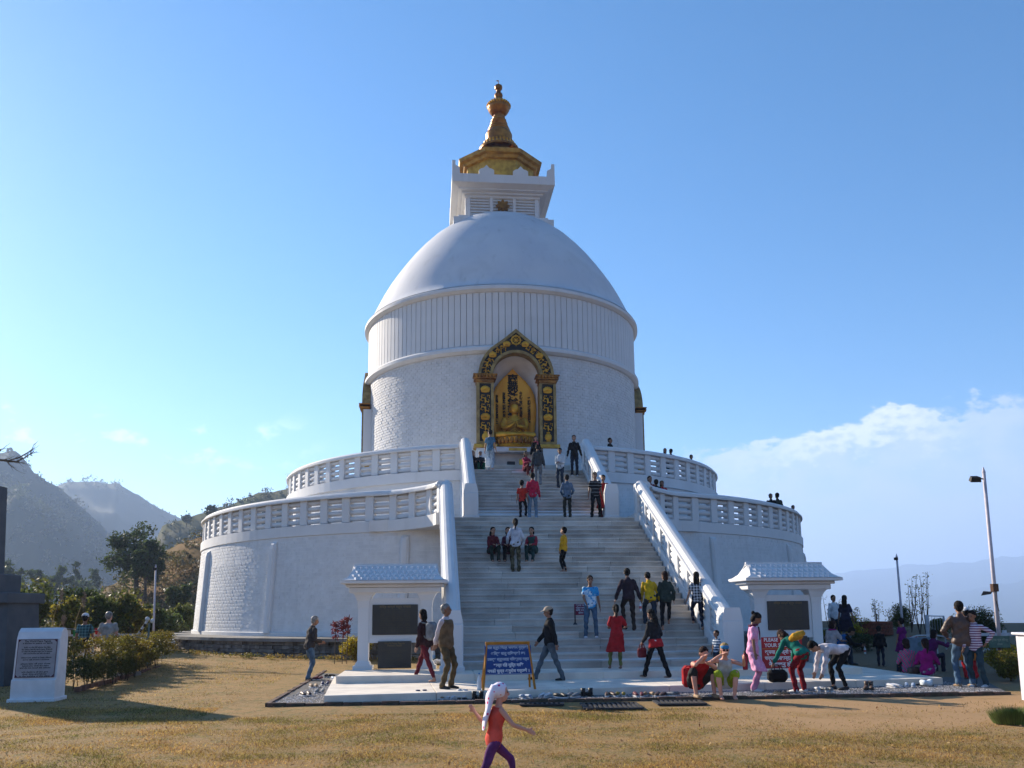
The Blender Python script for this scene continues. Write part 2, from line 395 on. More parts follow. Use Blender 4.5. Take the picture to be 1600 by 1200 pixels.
# hills: polar height fields with a ridge line
def hill(name, pts, dist, m, near=.45, base=-200, rough=.05, back=1.5, k=24, sharp=1.0, step=6):
    xs = np.arange(pts[0][0], pts[-1][0]+1, step); ys = np.interp(xs, [p[0] for p in pts], [p[1] for p in pts])
    fr_ = np.concatenate([np.linspace(near, 1, k), np.linspace(1.03, back, 7)])
    rows = []
    for xi, yi in zip(xs, ys):
        d = ray(xi, yi); az_ = math.atan2(d.x, d.y); e = d.z/math.hypot(d.x, d.y)
        e += noise.fractal(Vector((xi*.02, dist, 0)), .8, 2, 5)*.004
        zt = EYE+e*dist
        for f_ in fr_:
            r = f_*dist; p = Vector((math.sin(az_)*r, math.cos(az_)*r, 0))
            if f_ <= 1: h = base+(zt-base)*((f_-near)/(1-near))**sharp
            else: h = zt-(f_-1)*(zt-base)*1.6
            amp = (zt-base)*rough*min(1, abs(f_-1)*6)
            h += amp*noise.fractal(Vector((p.x, p.y, 0))*(9/dist), .7, 2, 6)
            rows.append((p.x, p.y, h))
    nk = len(fr_); n = len(xs); V = np.array(rows)
    i = np.arange(nk-1)[None, :]+np.arange(n-1)[:, None]*nk
    idx = np.stack([i, i+nk, i+nk+1, i+1], -1).reshape(-1)
    me = np_mesh(name, V, 4, idx); me.polygons.foreach_set('use_smooth', [True]*len(me.polygons))
    return obj(name, me, m, kind='structure'), V.reshape(n, nk, 3), xs
hm = mat('wooded_slope', (.014, .026, .018), .95, col2=(.035, .040, .025), scale=.012, bump=.4, bscale=.05, spec=.05, detail=9)
hm2 = mat('grassy_slope', (.20, .115, .045), .95, col2=(.085, .06, .025), scale=.11, bump=.8, bscale=.9, spec=.05, detail=8)
hm3 = mat('scrub_slope', (.035, .05, .022), .95, col2=(.08, .07, .035), scale=.03, bump=.5, bscale=.3, spec=.05, detail=9)
_, VA, XA = hill('hill', [(-900, 760), (-400, 690), (-120, 700), (0, 708), (22, 706), (40, 722), (56, 742), (92, 760), (130, 795), (180, 838), (240, 880), (330, 930), (480, 985), (620, 1010)], 1150, hm, near=.3, rough=.10)
_, VB, XB = hill('hill', [(-300, 800), (0, 790), (60, 772), (92, 757), (130, 750), (180, 757), (215, 771), (262, 803), (300, 818), (420, 850), (600, 880), (800, 960)], 1750, hm, near=.4, rough=.08)
_, VC, XC = hill('hill', [(236, 862), (255, 819), (290, 809), (320, 803), (360, 788), (400, 771), (455, 763), (520, 755), (700, 752), (900, 800), (1100, 930), (1250, 1010)], 480, hm3, near=.25, rough=.08)
_, VD, XD = hill('hill', [(-700, 1010), (-300, 985), (0, 968), (60, 958), (110, 948), (150, 930), (180, 908), (215, 882), (260, 860), (300, 843), (340, 836), (420, 842), (600, 880), (800, 960), (1000, 1030)], 115, hm2, near=.42, base=-14, rough=.10, back=2.2)
hill('hill', [(900, 985), (1200, 925), (1262, 905), (1330, 893), (1420, 884), (1500, 879), (1560, 871), (1640, 866), (1900, 880), (2600, 960)], 9000, hm, near=.6, rough=.07)
hill('hill', [(1000, 1000), (1250, 965), (1380, 942), (1480, 928), (1600, 905), (1800, 900), (2600, 980)], 6500, hm, near=.5, rough=.07)

# scattered vegetation on the hills (one mass per hill), bushes one can tell apart come further down
lm_far = leafmat('far_foliage', (.03, .045, .02), (.06, .065, .03))
def scatter_on(V, ia, ib, ja, jb, n, r0, r1, leaf, nl, name, m, tall=1.0):
    cs, rs = [], []
    for k in range(n):
        i = int(rng.uniform(ia, ib)); j = int(rng.uniform(ja, jb)); q = V[i, j]
        q2 = V[min(i+1, ib), j]; f_ = rng.uniform(); c = q*(1-f_)+q2*f_
        q3 = V[i, min(j+1, V.shape[1]-1)]; f_ = rng.uniform(); c = c*(1-f_)+(q3+(c-q))*f_
        r = rng.uniform(r0, r1); cs.append(c+np.array((0, 0, r*.5*tall))); rs.append((r, r, r*tall))
    return obj(name, leaves([nl]*n, cs, rs, leaf, shell=.3), m, kind='stuff')
def ix(X, x): return int(np.argmin(abs(X-x)))
scatter_on(VA, ix(XA, -100), ix(XA, 260), 8, 23, 900, 4, 9, 4.5, 16, 'woods', lm_far)
scatter_on(VB, ix(XB, 60), ix(XB, 190), 22, 24, 46, 4, 9, 4, 26, 'woods', lm_far, 1.5)
scatter_on(VB, ix(XB, 190), ix(XB, 290), 22, 24, 30, 2, 5, 3, 20, 'woods', lm_far, 1.3)
scatter_on(VC, ix(XC, 240), ix(XC, 520), 6, 24, 900, 1.2, 3.4, 1.3, 26, 'woods', lm_far)
lm_scrub = leafmat('scrub_foliage', (.055, .06, .02), (.12, .09, .035), .45)
scatter_on(VD, ix(XD, 0), ix(XD, 420), 4, 24, 620, .3, 1.0, .3, 50, 'undergrowth', lm_scrub)
scatter_on(VD, ix(XD, 215), ix(XD, 330), 3, 20, 70, .8, 1.8, .32, 120, 'undergrowth', leafmat('thicket_foliage', (.05, .045, .018), (.11, .07, .03), .4))

haze_m = bpy.data.materials.new('haze'); haze_m.use_nodes = True; t = haze_m.node_tree; t.nodes.clear()
pv = N(t, 'ShaderNodeVolumePrincipled'); pv.inputs['Density'].default_value = .00024; pv.inputs['Color'].default_value = (.50, .68, 1, 1); pv.inputs['Anisotropy'].default_value = .25
ho = N(t, 'ShaderNodeOutputMaterial'); t.links.new(pv.outputs[0], ho.inputs['Volume'])
haze = obj('haze', MB().box(-11500, 11500, -9500, 14500, -202, 640), haze_m, kind='stuff')
# ------------------------------------------------------------------ the white stupa
white = mat('whitewash', (.65, .65, .65), .75, var=.03, scale=.8, bump=.12, bscale=18, streak=.22)
white_b = mat('whitewashed_brick', (.65, .65, .65), .8, var=.05, scale=3, bump=.3, bscale=30, island=.03, streak=.22)
dome_m = mat('dome_plaster', (.61, .61, .62), .7, col2=(.55, .56, .59), scale=.5, bump=.1, bscale=3, detail=8, streak=.35)
gold = mat('gold', (.68, .36, .04), .40, .5, col2=(.46, .21, .02), scale=3, bump=.2, bscale=12)
gold_dark = mat('dark_gold', (.40, .17, .03), .42, .55, col2=(.17, .065, .015), scale=2.5, bump=.25, bscale=10)  # browner gold; the shade on the spire is put into its colour
frame_gold = mat('frame_gold', (.36, .25, .10), .5, .35, col2=(.20, .13, .05), scale=4, bump=.2, bscale=14)
gold_paint = mat('gold_paint', (.55, .34, .06), .5, .35, col2=(.36, .19, .03), scale=4)
black = mat('black_panel', (.015, .013, .012), .6, var=.1)
stone = mat('grey_stone', (.20, .19, .18), .9, col2=(.08, .075, .07), scale=3, bump=.8, bscale=14, island=.3)
step_m = mat('step_stone', (.55, .51, .46), .85, col2=(.36, .33, .295), scale=1.3, bump=.4, bscale=25, detail=9, orand=.14)
slabm = mat('pale_slab', (.74, .67, .57), .85, col2=(.58, .52, .45), scale=1.7, bump=.2, bscale=20, detail=8)

stupa = thing('stupa', 'huge white domed peace stupa with golden spire on two round terraces', 'stupa', PC, PRZ)
def rot2(r, a): return (r*math.sin(a), -r*math.cos(a))
GATE = R(8.6)
# --- plinth of rubble stone
pl = obj('plinth', MB().lathe([(15, .4), (17.05, .4), (17.05, .74), (17.32, .74), (17.32, .86), (17.2, .88), (15, .88)], 96), mat('plinth_cap', (.22, .21, .20), .9, col2=(.12, .115, .11), scale=1.5, bump=.5, bscale=9), stupa)
sb = MB(); z = -.1
for row in range(6):
    h = .14; a = 0
    while a < 2*PI:
        w = random.uniform(.2, .45)/17.4; r0 = 17.06; r1 = 17.10+random.uniform(0, .07); g = .006/17
        a0, a1 = a+g, a+w-g; zz0, zz1 = z+.012, z+h-.004+random.uniform(-.012, 0)
        x = [(*rot2(r0, a0), zz0), (*rot2(r1, a0), zz0), (*rot2(r1, a1), zz0), (*rot2(r0, a1), zz0), (*rot2(r0, a0), zz1), (*rot2(r1, a0), zz1), (*rot2(r1, a1), zz1), (*rot2(r0, a1), zz1)]
        sb.add(x, [(0, 3, 2, 1), (4, 5, 6, 7), (0, 1, 5, 4), (1, 2, 6, 5), (2, 3, 7, 6)]); a += w
    z += h
obj('stone', sb, stone, stupa, kind='stuff')

# --- brick faces, whitewashed: real courses in relief
def courses(rad, z0, z1, h, w, amin, amax, skip=None, prot=.009):
    q = MB(); nrow = int((z1-z0)/h); singles = []
    for r_ in range(nrow):
        za, zb = z0+r_*h+.007, z0+(r_+1)*h-.007; zm = (za+zb)/2; Rr = rad(zm)
        n = int((amax-amin)*Rr/w); off = (r_ % 2)*.5
        for k in range(n):
            a0 = amin+(amax-amin)*(k+off)/n; a1 = a0+(amax-amin)/n
            if skip and skip((a0+a1)/2, zm): continue
            g = .0035/Rr; p = random.uniform(.35, 1)*prot; ca, cb = a0+g, a1-g; ra, rb = rad(za), rad(zb)
            j = random.uniform(-.003, .003); b = .008
            o4 = [(*rot2(ra-.01, ca), za), (*rot2(ra-.01, cb), za), (*rot2(rb-.01, cb), zb), (*rot2(rb-.01, ca), zb)]
            i4 = [(*rot2(ra+p+j, ca+b/Rr), za+b), (*rot2(ra+p-j, cb-b/Rr), za+b), (*rot2(rb+p-j, cb-b/Rr), zb-b), (*rot2(rb+p+j, ca+b/Rr), zb-b)]
            q.add(o4+i4, [(4, 5, 6, 7), (0, 1, 5, 4), (1, 2, 6, 5), (2, 3, 7, 6), (3, 0, 4, 7)])
    return q
radL = lambda z: 15.86-(z-.88)*.06
PIL = [R(a) for a in (-107, -85, -62.7, -40.7, -18.4, 26.8, 48.6, 70.5, 92, 115, 137, 160, 182, 204, 227)]
lower = obj('lower_terrace', MB().lathe([(15.2, .88), (15.94, .88), (15.94, 1.02), (radL(1.0), 1.04), (radL(4.72), 4.72), (15.68, 4.74), (15.68, 5.14), (15.3, 5.16), (11.0, 5.16), (11.0, 4.9)], 192), white, stupa, smooth=False)
lp = lambda a, z: any(abs(a-p) < .017 for p in PIL)
q_ = courses(radL, 1.05, 4.70, .14, .28, R(-130), R(130), lambda a, z: lp(a, z) or abs(a) < R(10) or (R(-61.5) < a < R(-46.9) and z < 3.84))
# the bricks that show largest, one by one, on the sunlit side; the rest joined
bq = MB().bbox(-.131, .131, -.015, .02, -.060, .060, .008).mesh('brick')
cnt = 0
for row in range(20):
    for k in range(14):
        zb = 1.05+.14*row+.07; Rr = radL(zb); a = R(-61)+(k+(row % 2)*.5)*.280/Rr*1.0
        if cnt >= 290: break
        p = rot2(Rr+random.uniform(-.006, .003), a); o = obj('brick', bq, white_b, lower, (p[0], p[1], zb), (0, 0, a)); cnt += 1
obj('brickwork', q_, white_b, lower, kind='stuff')
for p in PIL:
    q = MB(); prof = [(-.17, 0), (-.17, .10), (-.09, .17), (.09, .17), (.17, .10), (.17, 0)]
    rows = [1.0, 2.2, 3.4, 4.3, 4.48, 4.58]; vs = []
    for i, zz in enumerate(rows):
        sh = (1, 1, 1, 1, .8, .15)[i]
        for u, d in prof: vs.append((u*(1 if i < 4 else .9), -(radL(zz)+d*sh), zz))
    n = 6; fs = [(i*n+j, i*n+j+1, (i+1)*n+j+1, (i+1)*n+j) for i in range(5) for j in range(5)]+[tuple(range(30, 36))]
    obj('pilaster', q.add(vs, fs), white, lower, (0, 0, 0), (0, 0, p))
# --- upper terrace
radU = lambda z: 11.62-(z-5.16)*.04
upper = obj('upper_terrace', MB().lathe([(11.2, 5.17), (radU(5.2), 5.17), (radU(7.2), 7.2), (11.66, 7.22), (11.66, 7.64), (11.5, 7.66), (7.2, 7.66), (7.2, 7.5)], 160), white, stupa)
obj('brickwork', courses(radU, 5.2, 7.15, .14, .28, R(-130), R(130), lambda a, z: abs(a) < R(12)), white_b, upper, kind='stuff')
for p in PIL:
    q = MB().prism([(-.17, -11.5), (-.17, -11.7), (-.09, -11.78), (.09, -11.78), (.17, -11.7), (.17, -11.5)], 5.2, 7.0)
    obj('pilaster', q, white, upper, None, (0, 0, p))

# --- balustrades
POST = MB().bbox(-.17, .17, -.16, .16, 0, .98, .02).mesh('post')
def log_mesh(L):
    prof = [(-.11, .0), (-.085, -.065), (0, -.088), (.085, -.065), (.11, 0), (.085, .065), (0, .088), (-.085, .065)]
    q = MB(); vs = []; K = [-L/2, -L/2+.03, L/2-.03, L/2]; S = [.7, 1, 1, .7]
    for x, s_ in zip(K, S):
        for u, v in prof: vs.append((x, u*s_*.95, v*s_*1.05))
    fs = [(i*8+j, (i+1)*8+j, (i+1)*8+(j+1) % 8, i*8+(j+1) % 8) for i in range(3) for j in range(8)]+[tuple(range(8)), tuple(range(24, 32))[::-1]]
    return q.add(vs, fs)
CAPP = [(-.26, 0), (-.26, .06), (-.20, .075), (-.20, .12), (-.14, .19), (-.05, .215), (.05, .215), (.14, .19), (.20, .12), (.20, .075), (.26, .06), (.26, 0)]
def sweep(path, prof, closed_ends=True, up=None):
    """sweep profile (u across, v up) along path of 3d points"""
    q = MB(); vs = []; n = len(prof); k = len(path)
    for i, p in enumerate(path):
        p = Vector(p); a = Vector(path[max(i-1, 0)]); b = Vector(path[min(i+1, k-1)])
        d = (b-a); d.z = 0; d.normalize(); s_ = Vector((d.y, -d.x, 0))
        for u, v in prof: vs.append(p+s_*u+Vector((0, 0, v)))
    fs = [(i*n+j, i*n+(j+1) % n, (i+1)*n+(j+1) % n, (i+1)*n+j) for i in range(k-1) for j in range(n)]
    if closed_ends: fs += [tuple(range(n))[::-1], tuple(range((k-1)*n, k*n))]
    return q.add(vs, fs)
def arcp(r, a0, a1, n): return [(*rot2(r, a0+(a1-a0)*i/n), 0) for i in range(n+1)]
def balustrade(name, path, z0, htop, parent, bay, singles=True):
    """straight or curved balustrade on a level floor; path in parent frame"""
    root = bpy.data.objects.new(name, None); link(root, parent)
    P = [Vector(p) for p in path]; L = [0]
    for a, b in zip(P, P[1:]): L.append(L[-1]+(b-a).length)
    def at(s_):
        s_ = min(max(s_, 0), L[-1]-1e-6)
        j = next(i for i in range(len(L)-1) if L[i+1] > s_); f_ = (s_-L[j])/(L[j+1]-L[j]); d = (P[j+1]-P[j]).normalized()
        return P[j].lerp(P[j+1], f_), math.atan2(d.y, d.x)
    n = max(1, round(L[-1]/bay)); w = L[-1]/n
    lm = log_mesh(w-.30).mesh('rail_log', True)
    stuff = MB()
    for i in range(n+1):
        p, a = at(i*w)
        M_ = Matrix.Translation((p.x, p.y, z0)) @ Matrix.Rotation(a, 4, 'Z')
        if singles: obj('post', POST, white, root, (p.x, p.y, z0), (0, 0, a))
        else: stuff.box(-.17, .17, -.16, .16, 0, .98, M_)
        if i < n:
            p, a = at((i+.5)*w)
            for k in range(4):
                zz = z0+.13+k*.238
                if singles: obj('rail_log', lm, white, root, (p.x, p.y, zz), (0, 0, a))
                else: stuff.box(-w/2+.16, w/2-.16, -.1, .1, -.1, .1, Matrix.Translation((p.x, p.y, zz)) @ Matrix.Rotation(a, 4, 'Z'))
    if not singles: obj('rail_log', stuff, white, root, kind='stuff')
    obj('top_rail', sweep([(p.x, p.y, z0+htop-.215) for p in P], CAPP), white, root)
    return root
# lower: long arcs with a flare out to the head of the stairs
LF = [(-5.40, -14.48), (-4.95, -14.85), (-4.45, -15.4), (-4.0, -15.95), (-3.72, -16.5), (-3.62, -16.95)]
arcL = [tuple(p) for p in arcp(15.45, R(-118), R(-20.6), 70)]
pathL = arcL+[(x, y, 0) for x, y in LF]
balustrade('balustrade', pathL, 5.16, 1.16, stupa, 1.03)
pathR = [(-x, y, 0) for x, y in LF][::-1]+[(-x, y, 0) for x, y, _ in arcL][::-1]
balustrade('balustrade', pathR, 5.16, 1.16, stupa, 1.03)
balustrade('balustrade', arcp(15.45, R(118), R(242), 70), 5.16, 1.16, stupa, 1.03, False)
# floor of the flare and its soffit band
fl = [(x, y) for x, y in LF]; outer = [(x*1.0-.22, y-.18) for x, y in fl]
for s_ in (-1, 1):
    pts = [(-6.1*-s_ if 0 else s_*6.3, -14.6)]+[(s_*abs(x), y) for x, y in outer]+[(s_*3.2, -16.95), (s_*3.2, -14.2), (s_*6.1, -14.0)]
    if s_ > 0: pts = pts[::-1]
    obj('landing_bay', MB().prism(pts[::-1] if s_ < 0 else pts[::-1], 4.74, 5.155), white, stupa)
balustrade('balustrade', arcp(11.42, R(-118), R(-14.2), 60), 7.66, 1.14, stupa, 1.0)
balustrade('balustrade', arcp(11.42, R(14.2), R(118), 60), 7.66, 1.14, stupa, 1.0)
balustrade('balustrade', arcp(11.42, R(118), R(242), 60), 7.66, 1.14, stupa, 1.0, False)

# --- drum
RD = 7.42
drum = obj('drum', MB().lathe([(RD, 7.66), (RD, 9.3), (RD, 13.95), (RD, 14.1), (RD, 17.3)], 150, skip=lambda a, z: (min(a, 2*PI-a) < GATE and 9.3 < z < 13.95)), white, stupa)
def dskip(a, z):
    for c0 in (0, PI/2, -PI/2):
        if abs(a-c0) < R(8.9 if z > 9.0 else 14.5) and z < 13.9: return True
        if abs(a-c0) < R(14) and z < 14.0 and z > 9: return True
    return False
obj('brickwork', courses(lambda z: RD, 7.7, 14.05, .14, .28, R(-118), R(118), dskip, .028), white_b, drum, kind='stuff')
def mould(zc, r0, pr, parent, name='moulding'):
    return obj(name, MB().lathe([(r0, zc-.22), (r0+pr*.5, zc-.2), (r0+pr, zc-.1), (r0+pr, zc+.05), (r0+pr*.6, zc+.16), (r0, zc+.2)], 180), white, parent, smooth=False)
mould(14.22, RD, .27, drum); mould(17.28, RD, .30, drum)
# vertical boards of the upper band
nb = 150; W = 2*PI*(RD+.05)/nb
bm_ = MB().bbox(-W/2+.012, W/2-.012, -.05, .03, 14.42, 17.08, .012).mesh('panel')
obj('band_backing', MB().lathe([(RD+.005, 14.4), (RD+.005, 17.1)], nb), mat('joint', (.55, .56, .58), .9), drum)
for k in range(nb):
    a = 2*PI*k/nb; p = rot2(RD+.03, a); obj('panel', bm_, white, drum, (p[0], p[1], 0), (0, 0, a))
# --- dome
prof = [(7.66, 17.42), (7.60, 17.44), (7.32, 17.9), (7.08, 18.4), (6.79, 19.0), (6.46, 19.6), (6.11, 20.15), (5.70, 20.75), (5.26, 21.35), (4.76, 21.95), (4.14, 22.6), (3.54, 23.1), (2.9, 23.55), (2.2, 23.9), (0, 24.1)]
obj('dome', MB().lathe(prof, 128), dome_m, stupa, smooth=True)

# --- harmika
har = bpy.data.objects.new('harmika', None); link(har, stupa); har.location = (-.05, 0, 0)
def sq(h0, h1, a, b=None): b = b or a; return MB().box(-a, a, -b, b, h0, h1)
obj('base_slab', sq(22.4, 23.22, 2.78), white, har); obj('base_slab', sq(23.22, 23.45, 2.5), white, har)
obj('wall', sq(23.45, 25.0, 1.98), white, har)
for f in range(4):
    M4 = Matrix.Rotation(f*PI/2, 4, 'Z')
    def put(name, mb, m, **k):
        o = obj(name, mb, m, har, **k); o.matrix_local = M4; return o
    for x in (-2.0, -.72, .55+.02, 1.82):
        put('upright', MB().bbox(x, x+.18, -2.09, -1.97, 23.45, 24.95, .01), white)
    for k in range(8):
        z0 = 23.52+k*.17
        for x0, x1 in ((-1.82, -.72), (-.54, .57), (.75, 1.82)):
            put('louvre', MB().add([(x0, -1.99, z0+.12), (x1, -1.99, z0+.12), (x1, -2.06, z0), (x0, -2.06, z0), (x0, -1.99, z0+.15), (x1, -1.99, z0+.15), (x1, -2.075, z0+.03), (x0, -2.075, z0+.03)], [(0, 1, 2, 3), (4, 7, 6, 5), (3, 2, 6, 7), (0, 3, 7, 4), (1, 5, 6, 2)]), white)
    em = put('sun_emblem', MB().tube([(.0, -2.2, 24.25), (0, -2.08, 24.25)], .18, 20), gold_dark)
    q = MB()
    for k in range(8):
        a = k*PI/4; d = (math.cos(a), math.sin(a)); nrm = (-d[1], d[0])
        q.prism([(d[0]*.15+nrm[0]*.10, 24.25+d[1]*.15+nrm[1]*.10), (d[0]*.30+nrm[0]*.09, 24.25+d[1]*.30+nrm[1]*.09), (d[0]*.40, 24.25+d[1]*.40), (d[0]*.30-nrm[0]*.09, 24.25+d[1]*.30-nrm[1]*.09), (d[0]*.15-nrm[0]*.10, 24.25+d[1]*.15-nrm[1]*.10)], -2.16, -2.10, 'y')
    put('emblem_petals', q, gold_dark)
def sqprof(pr):
    q = MB(); vs = []
    for a, z in pr: vs += [(-a, -a, z), (a, -a, z), (a, a, z), (-a, a, z)]
    n = len(pr); fs = [(i*4+j, i*4+(j+1) % 4, (i+1)*4+(j+1) % 4, (i+1)*4+j) for i in range(n-1) for j in range(4)]
    fs += [(3, 2, 1, 0), tuple(range(4*n-4, 4*n))]
    return q.add(vs, fs)
obj('cornice', sqprof([(1.97, 24.72), (2.12, 24.74), (2.12, 24.86), (2.28, 24.88), (2.28, 24.98), (2.5, 25.02), (2.5, 25.08), (2.86, 25.24), (2.86, 25.32)]), white, har)
par = obj('parapet', MB().box(-2.86, 2.86, -2.86, -2.66, 25.32, 25.72).box(-2.86, 2.86, 2.66, 2.86, 25.32, 25.72).box(-2.86, -2.66, -2.66, 2.66, 25.32, 25.72).box(2.66, 2.86, -2.66, 2.66, 25.32, 25.72), white, har)
mer = MB()
mp_ = [(-.42, 0), (-.42, .26), (-.30, .34), (-.16, .38), (0, .56), (.16, .38), (.30, .34), (.42, .26), (.42, 0)]
for f in range(4):
    M4 = Matrix.Rotation(f*PI/2, 4, 'Z')
    for x in (-.95, .95):
        obj('merlon', MB().prism([(a+x, b+25.72) for a, b in mp_], -2.85, -2.67, 'y', M4), white, har)
    hc = [(-2.855, 25.72), (-2.855, 26.48), (-2.75, 26.42), (-2.65, 26.2), (-2.45, 26.1), (-2.42, 25.72)]
    obj('corner_horn', MB().prism(hc, -2.85, -2.67, 'y', M4), white, har); obj('corner_horn', MB().prism([(-a, b) for a, b in hc][::-1], -2.848, -2.67, 'y', M4), white, har)
# octagonal golden drum and roof
def octp(a, z, off=PI/8):
    r = a/math.cos(PI/8); return [(r*math.sin(off+k*PI/4), -r*math.cos(off+k*PI/4), z) for k in range(8)]
def oct_loft(pr):
    q = MB(); vs = []
    for a, z in pr: vs += octp(a, z)
    n = len(pr); fs = [(i*8+j, i*8+(j+1) % 8, (i+1)*8+(j+1) % 8, (i+1)*8+j) for i in range(n-1) for j in range(8)]
    return q.add(vs, fs+[tuple(range(8))[::-1], tuple(range(8*n-8, 8*n))])
obj('golden_drum', oct_loft([(1.93, 25.3), (1.93, 27.2)]), gold_paint, har)
obj('golden_eave', oct_loft([(1.95, 27.2), (2.1, 27.22), (2.16, 27.38), (2.36, 27.42), (2.42, 27.62), (2.30, 27.66), (1.5, 28.0), (1.2, 28.3), (1.1, 28.45)]), mat('eave_gold', (.46, .27, .06), .5, .35, col2=(.26, .14, .03), scale=3), har)
# spire from stacked rings
def sz(yc): 
    d = ray(776, 100+yc/4.617); return EYE+d.z/d.y*46
kx = .00795
sp_p = [(150, 30, 1.15), (148, 640, 0), (150, 628), (138, 612), (120, 600), (122, 585), (98, 572), (96, 560), (99, 540), (100, 520), (92, 503), (80, 490), (83, 480), (72, 470), (74, 462), (60, 452), (64, 444), (66, 436), (52, 428), (57, 420), (58, 412), (46, 404), (48, 392), (34, 384), (38, 374), (54, 366), (70, 350), (82, 330), (84, 312), (76, 298), (64, 290), (52, 276), (40, 266), (30, 258), (26, 246), (32, 232), (30, 222), (20, 208), (16, 198), (18, 192), (27, 182), (30, 170), (27, 160), (16, 152), (2, 148)]
pr = [(p[0]*kx, sz(p[1])) for p in sp_p[1:]]
spire = obj('spire', MB().lathe(pr, 32), gold_dark, stupa, smooth=False); spire.location = (-.05, 0, 0)
q = MB()
for rr, yc, n in ((140, 622, 34), (116, 592, 28), (84, 306, 26), (72, 294, 22)):
    for k in range(n):
        a = 2*PI*k/n; x, y = rot2(rr*kx, a); q.ball((x, y, sz(yc)), (.075, .075, .09), 6, 4)
obj('bead_ring', q, gold, spire, kind='stuff')
obj('spire_tip', MB().tube([(0, 0, sz(150)), (0, 0, sz(118))], .02, 6).box(-.12, -.0, -.01, .01, sz(126), sz(119)), gold_dark, spire)
# ------------------------------------------------------------------ niches
def arch_pts(r_in, n=24, ogee=0.0, zc=12.78, leg=0.0):
    """outline from right foot over the top to the left foot; ogee pulls the crown to a point"""
    out = []
    for i in range(n+1):
        a = PI*i/n; x, z = r_in*math.cos(a), r_in*math.sin(a)
        if ogee: 
            k = max(0, 1-abs(x)/(r_in*.62)); z += ogee*k**1.6-.10*ogee*math.sin(min(1, abs(x)/(r_in*.62))*PI)
        out.append((x, zc+z))
    return out
def strip(inner, outer, y0, y1):
    q = MB(); n = len(inner)
    vs = [(a, y0, b) for a, b in inner]+[(a, y0, b) for a, b in outer]+[(a, y1, b) for a, b in inner]+[(a, y1, b) for a, b in outer]
    fs = []
    for i in range(n-1):
        fs += [(i, i+1, n+i+1, n+i), (2*n+i, 3*n+i, 3*n+i+1, 2*n+i+1), (i, 2*n+i, 2*n+i+1, i+1), (n+i, n+i+1, 3*n+i+1, 3*n+i)]
    return q.add(vs, fs)
def scale_out(pts, f, zc=12.78): return [(x*f, zc+(z-zc)*f) for x, z in pts]
def leaf_scroll(q, x, z, s, rot, y, M=None):
    """an acanthus scroll in relief: a curled stem with lobes"""
    pts = []; 
    for k in range(9):
        a = k*.62; r = s*(.5-.045*k); pts.append((math.cos(a)*r, math.sin(a)*r))
    c, n = math.cos(rot), math.sin(rot)
    T = lambda p: (x+p[0]*c-p[1]*n, y, z+p[0]*n+p[1]*c)
    q.tube([T(p) for p in pts], [s*.10]*3+[s*.08]*3+[s*.05]*3, 5)
    for k in (0, 2, 4):
        p = pts[k]; b = T((p[0]*1.25, p[1]*1.25)); q.ball(b, (s*.16, .025, s*.16), 6, 4)
def lotus(q, x, z, s, y):
    for k in range(-2, 3):
        a = PI/2+k*.5; q.ball((x+math.cos(a)*s*.34, y, z+math.sin(a)*s*.30), (s*.17, .04, s*.22), 7, 5)
    q.ball((x, y, z-s*.05), (s*.42, .04, s*.14), 8, 4)
